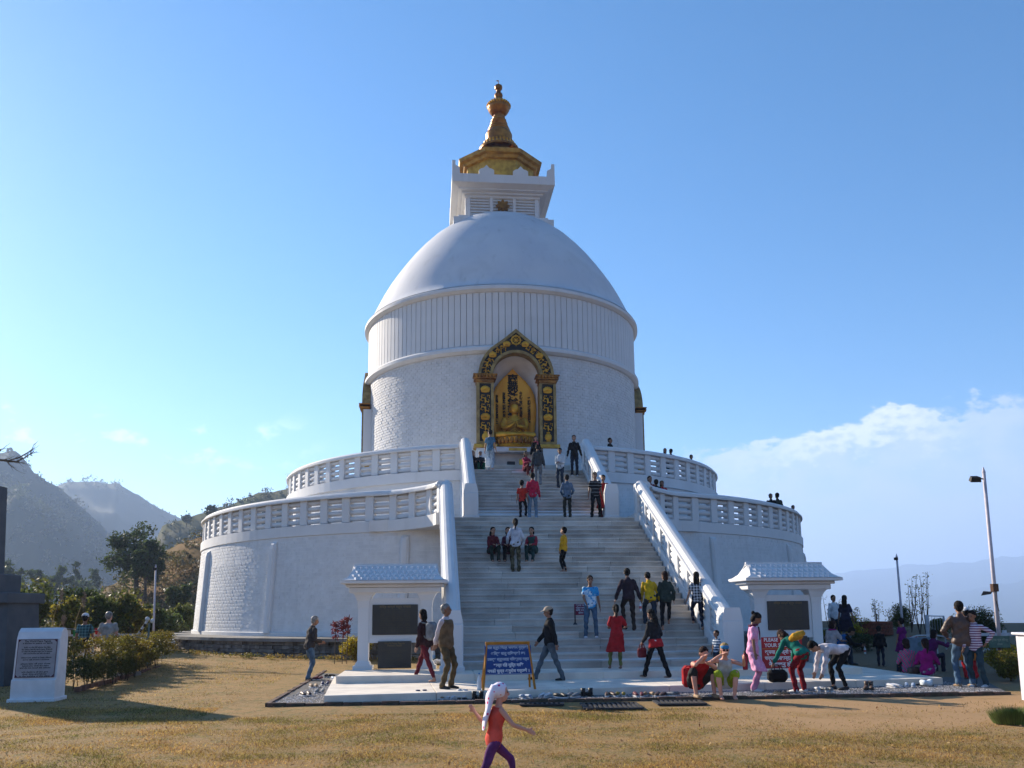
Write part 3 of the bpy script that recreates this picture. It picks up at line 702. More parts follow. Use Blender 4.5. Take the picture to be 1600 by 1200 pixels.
def build_niche(parent, M, deep=True, prot=0.0):
    root = bpy.data.objects.new('niche', None); link(root, parent); root.matrix_local = M
    yF = -7.86-prot; yB = -7.25
    inn = arch_pts(1.12, 26); out = arch_pts(1.80, 26, .50)
    zc = 12.78
    i1 = scale_out(inn, 1.0); i2 = scale_out(inn, 1.12); o1 = [(x*.925, zc+(z-zc)*.925) for x, z in out]
    obj('inner_arch', strip(i1, i2, yF-.05, yB), frame_gold, root)
    obj('outer_arch', strip(o1, out, yF-.05, yB), frame_gold, root)
    obj('arch_panel', strip(i2, o1, yF, yB), black, root)
    for s_ in (-1, 1):
        x0, x1 = (1.08, 1.88) if s_ > 0 else (-1.88, -1.08)
        obj('pilaster_panel', MB().box(x0+.13, x1-.13, yF, yB, 9.55, 12.4), black, root)
        obj('pilaster_border', MB().box(x0, x0+.13, yF-.05, yB, 9.5, 12.42).box(x1-.13, x1, yF-.05, yB, 9.5, 12.42).box(x0+.13, x1-.13, yF-.045, yB, 12.38, 12.5).box(x0+.13, x1-.13, yF-.045, yB, 9.46, 9.6), frame_gold, root)
        q = MB().bbox(x0-.03, x1+.03, yF-.10, yB, 12.42, 12.58, .02).bbox(x0-.12, x1+.12, yF-.18, yB, 12.58, 12.66, .02)
        for k in range(6): q.ball((x0-.08+(x1-x0+.16)*(k+.5)/6, yF-.15, 12.72), (.09, .07, .09), 8, 5)
        q.bbox(x0-.17, x1+.17, yF-.20, yB, 12.76, 12.82, .015)
        obj('capital', q, gold_dark, root)
        obj('base', MB().bbox(x0-.14, x1+.14, yF-.16, yB, 9.28, 9.46, .02), gold_paint, root)
        if not deep and 0: continue
        xc = (x0+x1)/2
        for k in range(6):
            z = 9.82+k*.44; q = MB()
            if k % 3 == 2 or k == 5: lotus(q, xc, z, .50, yF-.02)
            elif k == 0:
                q.ball((xc, yF-.01, z), (.17, .05, .2), 10, 6); q.ball((xc, yF-.01, z+.22), (.1, .04, .04), 8, 4); q.ball((xc, yF-.01, z-.2), (.12, .04, .03), 8, 4)
            else:
                for t_ in (-1, 1):
                    leaf_scroll(q, xc+t_*.12, z, .24, PI/2+t_*.9, yF-.015); leaf_scroll(q, xc+t_*.13, z+.17, .15, -t_*.7, yF-.015)
                q.ball((xc, yF-.01, z), (.04, .03, .16), 6, 4)
            obj('scroll_relief', q, gold, root)
    # reliefs along the arch and the wheel at its crown
    def mid(a):
        x = 1.46*math.cos(a); z = 1.46*math.sin(a); k = max(0, 1-abs(x)/1.1); return x, zc+z+.22*k**1.6
    for s_ in (-1, 1):
        for k, a in enumerate((.1, .3, .5, .70, .9, 1.08, 1.26)):
            aa = a if s_ > 0 else PI-a; x, z = mid(aa); q = MB()
            if k in (3, 6): lotus(q, x, z, .42, yF-.02)
            else:
                leaf_scroll(q, x-.09, z+.02, .23, aa+1, yF-.015); leaf_scroll(q, x+.10, z-.02, .21, aa+3.4, yF-.015); q.ball((x, yF-.01, z+.1), (.06, .03, .05), 6, 4)
            obj('scroll_relief', q, gold, root)
    q = MB(); wz = 14.52
    ring = [(.21*math.cos(a*PI/12), yF-.03, wz+.21*math.sin(a*PI/12)) for a in range(25)]; q.tube(ring, .035, 6, up=(0, 1, 0))
    for k in range(8):
        a = k*PI/4; q.tube([(0, yF-.03, wz), (.30*math.cos(a), yF-.03, wz+.30*math.sin(a))], .018, 5)
    q.ball((0, yF-.03, wz), (.06, .05, .06), 8, 5)
    obj('wheel_relief', q, gold, root)
    obj('arch_spandrel', strip([(x*.99, z) for x, z in i1], i1, yF-.02, yB), frame_gold, root)
    return root, yF
FRONT = Matrix.Identity(4)
nroot, yF = build_niche(stupa, FRONT)
q = MB(); n = 18; vs = []; rows = 8
prof = [(1.1, 9.3+k*(12.78-9.3)/rows) for k in range(rows+1)]+[(1.1*math.cos(k*PI/16), 12.78+1.1*math.sin(k*PI/16)) for k in range(1, 9)]
for j, (r_, z) in enumerate(prof):
    for i in range(n+1):
        a = PI*i/n; vs.append((r_*math.cos(a), -7.40+1.25*math.sin(a)*r_/1.1, z))
fs = [(j*(n+1)+i, j*(n+1)+i+1, (j+1)*(n+1)+i+1, (j+1)*(n+1)+i) for j in range(len(prof)-1) for i in range(n)]
obj('niche_recess', q.add(vs, fs), mat('niche_plaster', (.80, .76, .74), .8, col2=(.62, .58, .57), scale=1.2, detail=7), nroot, smooth=True)
obj('niche_floor', MB().box(-1.15, 1.15, -7.9, -6.1, 9.1, 9.3), white, nroot)
# jambs between the recess and the frame
for x0 in (-1.15, 1.10): obj('jamb', MB().box(x0, x0+.05, -7.86, -7.3, 9.3, 12.8), mat('niche_plaster', (0, 0, 0)), nroot)
# altar below
obj('altar_ledge', MB().bbox(-1.06, 1.06, -8.12, -7.3, 9.06, 9.30, .02), mat('marble', (.6, .57, .58), .5, col2=(.45, .43, .45), scale=3), nroot)
obj('altar_plaque', MB().box(-.42, .42, -8.15, -8.122, 9.12, 9.24), gold_paint, nroot)
for x0 in (-1.9, 1.2): obj('altar_side', MB().box(x0, x0+.7, -7.95, -7.3, 7.66, 9.27), white, nroot)
obj('altar_back', MB().box(-1.2, 1.2, -7.62, -7.45, 7.66, 9.05), mat('altar_wall', (.55, .48, .44), .8, col2=(.4, .33, .3), scale=1.5), nroot)
obj('dais', MB().bbox(-2.3, 2.3, -9.0, -7.42, 7.66, 8.30, .02), step_m, nroot)
obj('dais', MB().bbox(-2.3, 2.3, -9.7, -9.003, 7.66, 7.98, .02), step_m, nroot)
for s_ in (-1, 1):
    Ms = Matrix.Rotation(s_*PI/2, 4, 'Z'); nr, _ = build_niche(stupa, Ms, prot=-.22)
    obj('niche_pier', MB().box(-1.8, 1.8, -7.60, -7.1, 7.66, 9.28).box(-1.95, -1.2, -7.6, -7.1, 9.28, 12.5).box(1.2, 1.95, -7.6, -7.1, 9.28, 12.5).prism(arch_pts(1.74, 20, .4), -7.58, -7.1, 'y'), white, nr)
    obj('niche_back', MB().box(-1.1, 1.1, -7.6, -7.585, 9.3, 13.0), mat('niche_shade', (.5, .5, .52), .8), nr)

# golden statue with its leaf-shaped back plate
st = thing('buddha_statue', 'golden seated Buddha statue before a leaf shaped plate with brushed characters', 'statue', P2W(-.06, 7.08, 9.3), PRZ); st.scale = (1.05, 1.0, 1.0)
pts = []
for k in range(33):
    t_ = k/32*2-1; s_ = abs(t_)
    w = 1.0*math.sin(min(1, (1-s_)*1.0+.0)*PI/2)**.62 if s_ > 0 else 1.0
    pts.append((math.copysign(1.03*(1-(1-s_)**2.3)**.5 if False else 0, t_), 0))
prof = [(0, .80), (.4, .88), (.9, .96), (1.5, 1.02), (2.1, 1.03), (2.6, .96), (3.0, .82), (3.35, .60), (3.62, .36), (3.85, .15), (4.02, 0)]
q = MB(); vs = []; m_ = 9
for z, w in prof:
    for i in range(m_):
        u = -1+2*i/(m_-1); vs.append((u*w, .30-.38*(u*w)**2-.0, z+.15))
n = len(prof); fs = [(j*m_+i, j*m_+i+1, (j+1)*m_+i+1, (j+1)*m_+i) for j in range(n-1) for i in range(m_-1)]
k0 = len(vs); vs2 = [(x, y+.10, z) for x, y, z in vs]
fs2 = [(a+k0, d+k0, c+k0, b+k0) for a, b, c, d in fs]
rim = [(j*m_, (j+1)*m_, (j+1)*m_+k0, j*m_+k0) for j in range(n-1)]+[(j*m_+m_-1, j*m_+m_-1+k0, (j+1)*m_+m_-1+k0, (j+1)*m_+m_-1) for j in range(n-1)]
plate_m = mat('plate_gold', (.82, .40, .045), .5, .25, col2=(.66, .27, .03), scale=1.5)
bpl = obj('back_plate', q.add(vs+vs2, fs+fs2+rim), plate_m, st, (0, .1, 0), smooth=True)
ink = mat('ink', (.012, .01, .008), .6)
def column_text(s_, x, z, size, name='lettering', bold=.006, xs=.8):
    me = text_mesh('\n'.join(s_), size, line=.78, bold=bold); 
    o = obj(name, me, ink, bpl, (x, .30-.38*x*x-.035, z), (PI/2, 0, 2*.38*x*-1.0)); o.scale = (xs, 1, 1); return o
column_text('南無妙法蓮華經', 0, 2.72, .40, bold=.016, xs=1.25)
for x, s_, z, w in ((-.76, '南無釋迦牟尼佛國土', 2.05, .20), (-.42, '南無多寶如來世界', 2.3, .20), (.36, '今此三界皆是我有', 2.35, .20), (.72, '平和寶塔佛舍利塔', 2.05, .20)):
    column_text(s_, x, z, w, bold=.006, xs=.8)
obj('lotus_seat', (lambda q: [q.lathe([(0, .0), (.85, .0), (.95, .12), (.80, .22), (.86, .34), (.92, .46), (.78, .5), (0, .5)], 40)] and q)(MB()), gold, st, (0, -.25, 0))
q = MB()
for k in range(26):
    a = 2*PI*k/26; x, y = rot2(.87, a); q.ball((x, y-.25, .34), (.09, .09, .17), 7, 5)
obj('lotus_petals', q, gold_dark, st)
q = MB(); Y = -.25
q.tube([(0, Y+.05, .55), (0, Y+.04, .8), (0, Y+.05, 1.05), (0, Y+.06, 1.30), (0, Y+.06, 1.46), (0, Y+.05, 1.56)], [(.44, .30), (.36, .25), (.38, .25), (.40, .22), (.25, .16), (.12, .12)], 16, up=(0, 1, 0))
for s_ in (-1, 1):
    q.tube([(s_*.18, Y, .66), (s_*.58, Y-.12, .64), (s_*.78, Y-.32, .60)], [.20, .19, .13], 10)
    q.tube([(s_*.78, Y-.32, .60), (s_*.35, Y-.52, .60), (-s_*.08, Y-.52, .60)], [.14, .13, .08], 10)
    q.tube([(s_*.38, Y+.06, 1.40), (s_*.50, Y+.0, 1.15), (s_*.46, Y-.08, .96)], [.14, .13, .11], 10)
    q.tube([(s_*.46, Y-.08, .96), (s_*.25, Y-.32, .98), (s_*.08, Y-.42, 1.08 if s_ < 0 else 1.0)], [.11, .08, .05], 10)
    for f_ in range(4): q.tube([(s_*.08, Y-.42, 1.06+.02*f_), (s_*.02, Y-.44, 1.16+.025*f_)], [.022, .014], 5)
q.tube([(0, Y+.05, 1.5), (0, Y+.02, 1.66)], .11, 10)
q.ball((0, Y-.01, 1.84), (.20, .22, .26), 16, 12); q.ball((0, Y-.19, 1.80), (.03, .05, .05), 6, 5)
q.ball((0, Y-.12, 1.70), (.11, .10, .08), 8, 6)
for s_ in (-1, 1): q.tube([(s_*.205, Y+.02, 1.90), (s_*.21, Y+.02, 1.78), (s_*.19, Y+.01, 1.68)], [.035, .03, .03], 6)
fg = obj('figure', remesh(q, .022), gold, st); fg.scale = (1.1, 1.1, 1.1); fg.location = (0, 0, -.03)
q = MB().ball((0, Y+.03, 1.93), (.215, .22, .22), 16, 10).ball((0, Y+.04, 2.12), (.11, .11, .10), 12, 8)
for k in range(60):
    a = rng.uniform(0, 2*PI); b_ = rng.uniform(.15, 1.4); q.ball((.215*math.cos(b_)*math.cos(a), Y+.03+.22*math.cos(b_)*math.sin(a), 1.95+.2*math.sin(b_)), .03, 5, 4)
hr_ = obj('curled_hair', q, gold_dark, st); hr_.scale = (1.1, 1.1, 1.1); hr_.location = (0, 0, -.03)
q = MB()
for k in range(8):
    t_ = k/7; q.tube([(-.36+.1*t_, Y-.20-.02*t_, 1.32-.07*k), (0, Y-.30, 1.20-.07*k), (.40, Y-.16, 1.40-.055*k)], .014, 5)
rf_ = obj('robe_folds', q, gold_dark, st); rf_.scale = (1.1, 1.1, 1.1); rf_.location = (0, -.02, -.03)
# offerings
tag(obj('vase', MB().lathe([(0, 0), (.09, 0), (.11, .06), (.12, .26), (.10, .3), (.12, .34), (.1, .34), (.08, .28), (0, .28)], 18), mat('yellow_glaze', (.7, .42, .03), .4, .2), None, P2W(.14, 8.4, 8.305), smooth=True), 'yellow pot standing under the altar ledge', 'pot')
tag(obj('offering_box', MB().bbox(-.18, .18, -.12, .12, 0, .24, .015), mat('dark_metal', (.03, .03, .035), .5, .5), None, P2W(-.35, 8.4, 8.305), (0, 0, PRZ)), 'small black box under the altar ledge beside the yellow pot', 'box')

# ------------------------------------------------------------------ staircase
stair = thing('staircase', 'broad stone staircase in two flights climbing to the golden niche', 'staircase', PC, PRZ)
S2Z = .33
def flight(s_top, s_bot, z_top, z_bot, hw, n, joints):
    rise = (z_top-z_bot)/n; run = (s_bot-s_top)/n
    for k in range(n):
        z1 = z_bot+(k+1)*rise; sf = s_bot-k*run; st_ = bpy.data.objects.new('step', None); link(st_, stair)
        xs = [-hw]+sorted(j+random.uniform(-.5, .5) for j in joints)+[hw]
        for a, b_ in zip(xs, xs[1:]):
            o = obj('slab', MB().bbox(a+.004, b_-.004, -sf-random.uniform(.018, .026), -sf+run+.06, z1-.06+random.uniform(-.002, .002), z1+random.uniform(-.003, .002), .008).bbox(a+.003, b_-.003, -sf+random.uniform(-.004, .004), -sf+run, z1-rise-.02, z1-.062, .004), step_m, st_)
    return rise, run
LZ0, LZ1, LS0, LS1, LN = S2Z, 5.02, 24.9, 16.6, 27
UZ1, US0, US1, UN = 7.62, 15.7, 11.35, 15
flight(LS1, LS0, LZ1, LZ0, 3.30, LN, (-1.9, .4, 2.0)); flight(US1, US0, UZ1, LZ1+.02, 2.36, UN, (-.8, 1.0))
# masses below the flights
obj('stair_mass', MB().add([(x, y, z) for x in (-3.62, 3.62) for y, z in ((-LS0+.1, .2), (-LS0+.1, LZ0+.1), (-LS1+.35, LZ1-.25), (-11.3, LZ1-.25), (-11.3, .2))], [(0, 1, 2, 3, 4), (9, 8, 7, 6, 5), (0, 5, 6, 1), (1, 6, 7, 2), (2, 7, 8, 3), (3, 8, 9, 4), (4, 9, 5, 0)]), white, stair)
obj('landing', MB().bbox(-3.45, 3.45, -LS1-.02, -15.62, 4.83, 5.03, .01), step_m, stair)
obj('stair_mass', MB().add([(x, y, z) for x in (-2.8, 2.8) for y, z in ((-US0+.1, 5.1), (-US0+.1, 5.25), (-US1+.3, UZ1-.25), (-11.0, UZ1-.25), (-11.0, 5.1))], [(0, 1, 2, 3, 4), (9, 8, 7, 6, 5), (0, 5, 6, 1), (1, 6, 7, 2), (2, 7, 8, 3), (3, 8, 9, 4), (4, 9, 5, 0)]), white, stair)
def stair_rail(x, s0, z0, s1, z1, nb_, hpost, w=.40, newel_h=1.3, base=None):
    root = bpy.data.objects.new('stair_balustrade', None); link(root, stair)
    sl = (z1-z0)/(s0-s1); L = s0-s1; zs = lambda s_: z0+(s0-s_)*sl
    bw = L/nb_
    def shear(mb, s_c): # local: y along -s direction from s_c; z += rising with smaller s
        q = MB(); q.f = mb.f; q.v = [(a, b, c+(b)*sl) for a, b, c in mb.v]; return q
    pm = shear(MB().bbox(-.15, .15, -.16, .16, .18, hpost, .015), 0).mesh('post')
    lq = MB()
    prof = [(0, -.09), (.085, -.062), (.11, 0), (.085, .062), (0, .09), (-.085, .062), (-.11, 0), (-.085, -.062)]
    vs = [(u, y, v) for y in (-bw/2+.10, bw/2-.10) for u, v in prof]
    lq.add(vs, [(j, (j+1) % 8, 8+(j+1) % 8, 8+j) for j in range(8)]+[tuple(range(8))[::-1], tuple(range(8, 16))])
    lmesh = shear(lq, 0).mesh('rail_log', True)
    for k in range(nb_+1):
        s_ = s0-k*bw; obj('post', pm, white, root, (x, -s_, zs(s_)))
        if k < nb_:
            sc_ = s_-bw/2
            for j in range(4): obj('rail_log', lmesh, white, root, (x, -sc_, zs(sc_)+.30+j*(hpost-.30)/4*1.0))
    obj('bottom_band', shear(MB().bbox(-w/2, w/2, -.25, L+.2, -.45, .18, .02), 0), white, root, (x, -s0, z0))
    q = MB(); n = len(CAPP); vs = []
    for y in (-.42, L+.05):
        for u, v in CAPP: vs.append((u*.9, y, v*1.25+hpost+y*sl))
    q.add(vs, [(j, (j+1) % n, n+(j+1) % n, n+j) for j in range(n)]+[tuple(range(n))[::-1], tuple(range(n, 2*n))])
    obj('handrail', q, white, root, (x, -s0, z0))
    zb = base if base is not None else z0
    obj('newel', MB().bbox(-.27, .27, -.62, -.14, zb-z0, hpost-.16, .025).bbox(-.30, .30, -.66, -.10, zb-z0, zb-z0+.14, .02).prism([(-.27, hpost-.16), (.27, hpost-.16), (.20, hpost+.16), (-.20, hpost+.16)], -.60, -.14, 'y'), white, root, (x, -s0, z0))
    return root
for s_ in (-1, 1):
    stair_rail(s_*3.50, LS0-.1, LZ0+.30, LS1+.25, LZ1+.05, 9, 1.0, w=.34, base=LZ0-.3+.28)
    stair_rail(s_*2.58, US0-.15, LZ1+.16, US1+.1, UZ1+.1, 5, 1.0, base=LZ1)
    obj('end_post', MB().bbox(s_*3.5-.22, s_*3.5+.22, -17.0, -16.62, 4.6, 6.26, .03), white, stair)

# ------------------------------------------------------------------ slabs and gravel
SL = thing('platform', 'pale concrete platform of two low slabs before the stairs', 'platform', (0, 0, 0))
A = [at_z(506, 1087, .17), at_z(1473, 1059, .17), at_z(1300, 1036, .17), at_z(545, 1040, .17)]
a0, a1 = A[0], A[1]; ax = (a1-a0).normalized(); dn = Vector((-ax.y, ax.x, 0))
def quad(q, pts, z0, z1, b=.02):
    n = len(pts); cx = sum((Vector(p) for p in pts), Vector())/n
    vs = [(p[0], p[1], z0) for p in pts]+[(p[0], p[1], z1-b) for p in pts]+[tuple((Vector((p[0], p[1], z1))+(Vector((cx.x, cx.y, z1))-Vector((p[0], p[1], z1))).normalized()*b)) for p in pts]
    fs = [tuple(range(n))[::-1], tuple(range(2*n, 3*n))]
    for r_ in (0, 1):
        for i in range(n): fs.append((r_*n+i, r_*n+(i+1) % n, (r_+1)*n+(i+1) % n, (r_+1)*n+i))
    return q.add(vs, fs)
def lerp(a, b, f_): return Vector(a).lerp(Vector(b), f_)
back_l = a0+dn*5.2+Vector((.15, 0, 0)); back_r = Vector((A[2].x, A[2].y+.6, 0)); 
cuts = [0, .16, .36, .52, .68, .84, 1]
for i in range(6):
    f0, f1 = cuts[i]+.0004, cuts[i+1]-.0004
    obj('slab', quad(MB(), [lerp(a0, a1, f0), lerp(a0, a1, f1), lerp(back_l, back_r, f1), lerp(back_l, back_r, f0)], -.1, .17, .012), slabm, SL)
W2 = lambda x, s_: tuple(P2W(x, s_, 0))
for x0, x1 in ((-6.15, -3.0), (-2.994, 0), (.006, 3.2), (3.206, 6.35)):
    obj('upper_slab', quad(MB(), [W2(x0, 26.25), W2(x1, 26.25), W2(x1, 24.2 if abs(x0) > 5 or x1 > 6 or 1 else 24.9), W2(x0, 24.2)], .1, S2Z, .012), slabm, SL)
# gravel bed and its dark kerb of bricks
g = [at_z(418, 1103, 0), at_z(1578, 1084, 0)]
gL0, gR0 = g; gL1 = at_z(508, 1050, 0); gR1 = at_z(1530, 1060, 0)
gbm = mat('gravel_base', (.12, .115, .115), .95, bump=.8, bscale=40, scale=8)
obj('gravel_bed', quad(MB(), [gL0+Vector((.05, .08, 0)), gR0+Vector((0, .08, 0)), gR1, gL1], -.05, .022, .004), gbm, kind='structure')
def in_poly(px, py, poly):
    ins = np.zeros(len(px), bool); j = len(poly)-1
    for i in range(len(poly)):
        xi, yi = poly[i][0], poly[i][1]; xj, yj = poly[j][0], poly[j][1]
        c = ((yi > py) != (yj > py)) & (px < (xj-xi)*(py-yi)/(yj-yi+1e-12)+xi); ins ^= c; j = i
    return ins
n = 60000; px_ = rng.uniform(gL0.x, gR0.x, n); py_ = rng.uniform(min(gL0.y, gR0.y), gL1.y+1, n)
poly = [gL0, gR0, gR1, gL1]; inside = in_poly(px_, py_, poly) & ~in_poly(px_, py_, [a0, a1, back_r, back_l])
px_, py_ = px_[inside][:26000], py_[inside][:26000]; n = len(px_)
oc = np.array([(1, 0, 0), (0, 1, 0), (-1, 0, 0), (0, -1, 0), (0, 0, 1)], float)
s_ = rng.uniform(.010, .024, n)[:, None, None]; jit = rng.uniform(.6, 1.3, (n, 5, 1))
ang = rng.uniform(0, PI, n); ca, sa = np.cos(ang), np.sin(ang)
O = np.repeat(oc[None], n, 0)*jit*s_; X_ = O[..., 0]*ca[:, None]-O[..., 1]*sa[:, None]; Y_ = O[..., 0]*sa[:, None]+O[..., 1]*ca[:, None]
V = np.stack([X_+px_[:, None], Y_+py_[:, None], O[..., 2]*.9+.02], -1).reshape(-1, 3)
tri = np.array([(0, 1, 4), (1, 2, 4), (2, 3, 4), (3, 0, 4)]); idx = (tri[None]+np.arange(n)[:, None, None]*5).reshape(-1)
obj('gravel', np_mesh('gravel', V, 3, idx), mat('gravel_stone', (.42, .41, .42), .85, col2=(.16, .16, .17), scale=30, island=.5), kind='stuff')
km = mat('kerb_brick', (.13, .075, .06), .9, col2=(.05, .045, .03), scale=4, bump=.5, bscale=20, island=.2)
kerb = bpy.data.objects.new('kerb', None); link(kerb); kerb['kind'] = 'structure'
def kerb_line(a, b, w=.36):
    L = (b-a).length; n = int(L/w); d = (b-a)/n; r_ = math.atan2(d.y, d.x); bm2 = MB().bbox(-w/2+.006, w/2-.006, -.05, .05, -.05, .05, .008).mesh('brick')
    for k in range(n):
        p = a+d*(k+.5); obj('brick', bm2, km, kerb, (p.x, p.y+random.uniform(-.006, .006), .0+random.uniform(-.012, .008)), (random.uniform(-.05, .05), 0, r_+random.uniform(-.02, .02)))
kerb_line(gL0, gR0); kerb_line(gL1, gL0)
# steel gratings lying in the grass
for (x0, x1, y0, y1), lab in (((912, 1004, 1100, 1109), 'dark ribbed metal grating flush in the lawn'), ((1028, 1102, 1096, 1102), 'smaller dark grating half hidden beside the gravel kerb'), ((812, 880, 1100, 1103), 'narrow strip of grating in the grass near the blue notice')):
    p0, p1, p2, p3 = at_z(x0, y1, .0), at_z(x1, y1-2, 0), at_z(x1+2, y0, 0), at_z(x0+6, y0, 0)
    t_ = thing('grating', lab, 'grating', (p0.x, p0.y, 0), 0)
    q = MB(); W_ = (p1-p0).length; D_ = max(.25, p3.y-p0.y)
    obj('frame', MB().box(0, W_, 0, .04, 0, .03).box(0, W_, D_-.04, D_, 0, .03).box(0, .04, .04, D_-.04, 0, .03).box(W_-.04, W_, .04, D_-.04, 0, .03), mat('dark_steel', (.05, .05, .055), .6, .5), t_)
    nbr = int(W_/.09); bar = MB().box(-.02, .02, .04, D_-.04, 0, .028).mesh('bar')
    for k in range(nbr): obj('bar', bar, mat('dark_steel', (0, 0, 0)), t_, (.07+k*.09, 0, 0))
    obj('pan', MB().box(.02, W_-.02, .02, D_-.02, -.01, .004), black, t_)

# ------------------------------------------------------------------ memorial kiosks
def kiosk(loc, rz, label, label_parts, lower_x):
    root = thing('memorial_kiosk', label, 'kiosk', loc, rz, 'memorial kiosks beside the stairs')
    wk = white
    for s_ in (-1, 1):
        x = s_*.80
        sec = [(0, .24), (.10, .24), (.10, .20), (.18, .17), (.22, .135), (1.55, .135), (1.72, .155), (1.86, .22), (1.92, .27)]
        q = MB(); vs = []
        for z, w in sec: vs += [(x-w, -w*.9, z), (x+w, -w*.9, z), (x+w, w*.9, z), (x-w, w*.9, z)]
        m = len(sec); q.add(vs, [(i*4+j, i*4+(j+1) % 4, (i+1)*4+(j+1) % 4, (i+1)*4+j) for i in range(m-1) for j in range(4)]+[(3, 2, 1, 0), tuple(range(4*m-4, 4*m))])
        obj('column', q, wk, root)
    obj('board_wall', MB().box(-.67, .67, -.09, .09, .66, 1.78), wk, root)
    obj('cornice', MB().bbox(-1.16, 1.16, -.30, .30, 1.92, 2.06, .02).bbox(-1.24, 1.24, -.38, .38, 2.062, 2.14, .02), wk, root)
    # roof: flared eaves, tiled slopes
    zE = 2.14; E = 1.34; D = .62; T = 1.06; zR = 2.62
    obj('eave', MB().bbox(-E, E, -D, D, zE+.002, zE+.085, .015), wk, root)
    def prof_y(f_): # f 0 eave .. 1 ridge -> (y,z)
        return D*(1-f_)**.9*.98+.03, zE+.085+(zR-zE-.085)*(f_**1.25)
    q = MB(); K = 8; vs = []
    for side in (-1, 1):
        base = len(vs)
        for i in range(K+1):
            f_ = i/K; y, z = prof_y(f_); xw = T+(E-.03-T)*(1-f_)**3
            vs += [(-xw, side*y, z), (xw, side*y, z)]
    fs = []
    for i in range(K): 
        fs.append((2*i, 2*i+1, 2*i+3, 2*i+2)); b2 = 2*(K+1); fs.append((b2+2*i+1, b2+2*i, b2+2*i+2, b2+2*i+3))
    for e in (0, 1):
        ring = [2*i+e for i in range(K+1)]+[2*(K+1)+2*i+e for i in range(K, -1, -1)]; fs.append(tuple(ring if e else ring[::-1]))
    obj('roof', q.add(vs, fs), wk, root)
    for s_ in (-1, 1): obj('gable_frame', MB().tube([(s_*(T+.01), -.36, 2.35), (s_*(T+.01), 0, 2.60), (s_*(T+.01), .36, 2.35)], .022, 5), wk, root)
    obj('ridge', MB().bbox(-T-.02, T+.02, -.045, .045, 2.60, 2.66, .012), wk, root)
    # pointed scale tiles, each one proud of the slope
    w, h = .150, .155; tq = MB().add([(-w/2, .004, h*.98), (w/2, .004, h*.98), (0, .004, 0), (0, -.055, h*.34)], [(0, 2, 3), (2, 1, 3), (0, 3, 1)]).mesh('roof_tile')
    for side in (-1, 1):
        rows = 4
        for r_ in range(rows):
            f_ = (r_+.02)/rows; y, z = prof_y(f_); y2, z2 = prof_y(min(1, f_+.8/rows)); tilt = math.atan2(y-y2, z2-z)
            nt = 14
            for k in range(nt+(r_ % 2)):
                x = (-T+(k+.5-(r_ % 2)*.5)*2*T/nt)*.96
                o = obj('roof_tile', tq, mat('tile_white', (.68, .69, .72), .7, var=.05), root); o.location = (x, side*-y*-1 if side > 0 else -y, z)
                o.rotation_euler = (-tilt, 0, 0) if side < 0 else (-tilt, 0, PI)
    brd = mat('slate_board', (.022, .021, .02), .35, var=.2, scale=3, spec=.5); let = mat('dull_gold_lettering', (.22, .16, .07), .6)
    b1 = obj('upper_board', MB().bbox(-.575, .575, -.125, -.091, .86, 1.62, .008), brd, root)
    obj('lettering', text_mesh('विश्व शान्ति स्तूप पोखरा', .085), let, b1, (0, -.127, 1.565), UPRIGHT)
    obj('lettering', text_mesh('\n'.join(random.Random(k+3).choice(['World Peace Pagoda  built for peace', 'शान्ति स्तूप निर्माण समिति पोखरा', 'नेपाल जापान मैत्री संघ विश्व शान्ति', 'all living beings on this hill  peace', 'विश्व शान्ति स्तूप उद्घाटन समारोह'])[:44] for k in range(11)), .058, line=.95), mat('faint_lettering', (.075, .06, .035), .6), b1, (0, -.127, 1.21), UPRIGHT)
    b2 = obj('lower_board', MB().bbox(-.42, .42, -.17, -.125, .03, .70, .008), brd, root, (lower_x, 0, 0))
    obj('lettering', text_mesh('World Peace Pagoda\nPokhara Nepal', .06, line=.9), let, b2, (0, -.172, .62), UPRIGHT)
    obj('lettering', text_mesh('\n'.join(['built for the peace of the world', 'नेपाल र जापान मैत्री', 'Pokhara  Nepal', 'शान्ति स्तूप निर्माण', 'with the help of many', 'विश्व शान्ति', 'and friends', 'निर्माण समिति']), .052, line=.95), mat('faint_lettering', (0, 0, 0)), b2, (0, -.172, .30), UPRIGHT)
    return root
pl_ = at_z(616, 1046, S2Z); pr_ = at_z(1236, 1036, S2Z)
kiosk((pl_.x, pl_.y+.12, S2Z), PRZ*.6, 'white tile roofed kiosk with black inscription boards left of the stairs', None, 0)
kiosk((pr_.x, pr_.y+.15, S2Z), PRZ*1.3, 'white tile roofed kiosk with black boards behind the red shoe notice', None, .05)
# ------------------------------------------------------------------ people
def cloth(name, col, **k): return mat('cloth_'+name, col, .85, var=.2, scale=7, spec=.12, bump=.15, bscale=60, **k)
SKIN = mat('skin', (.36, .19, .12), .55, var=.06, scale=5, spec=.35); SKIN_D = mat('skin_brown', (.23, .115, .07), .55, var=.06, scale=5, spec=.35); SKIN_P = mat('skin_fair', (.55, .29, .21), .65, col2=(.55, .25, .18), scale=4, spec=.35)
HAIR = mat('hair_black', (.012, .009, .008), .8, var=.3, scale=30, spec=.15); HAIR_B = mat('hair_blond', (.42, .27, .10), .8, var=.2, scale=20); HAIR_R = mat('hair_reddish', (.03, .012, .009), .8, var=.3, scale=20, spec=.15); HAIR_G = mat('hair_grey', (.10, .095, .09), .6, col2=(.25, .24, .23), scale=12)
EYE_M = mat('eye_dark', (.01, .01, .01), .3)
def V3(p): return Vector(p)
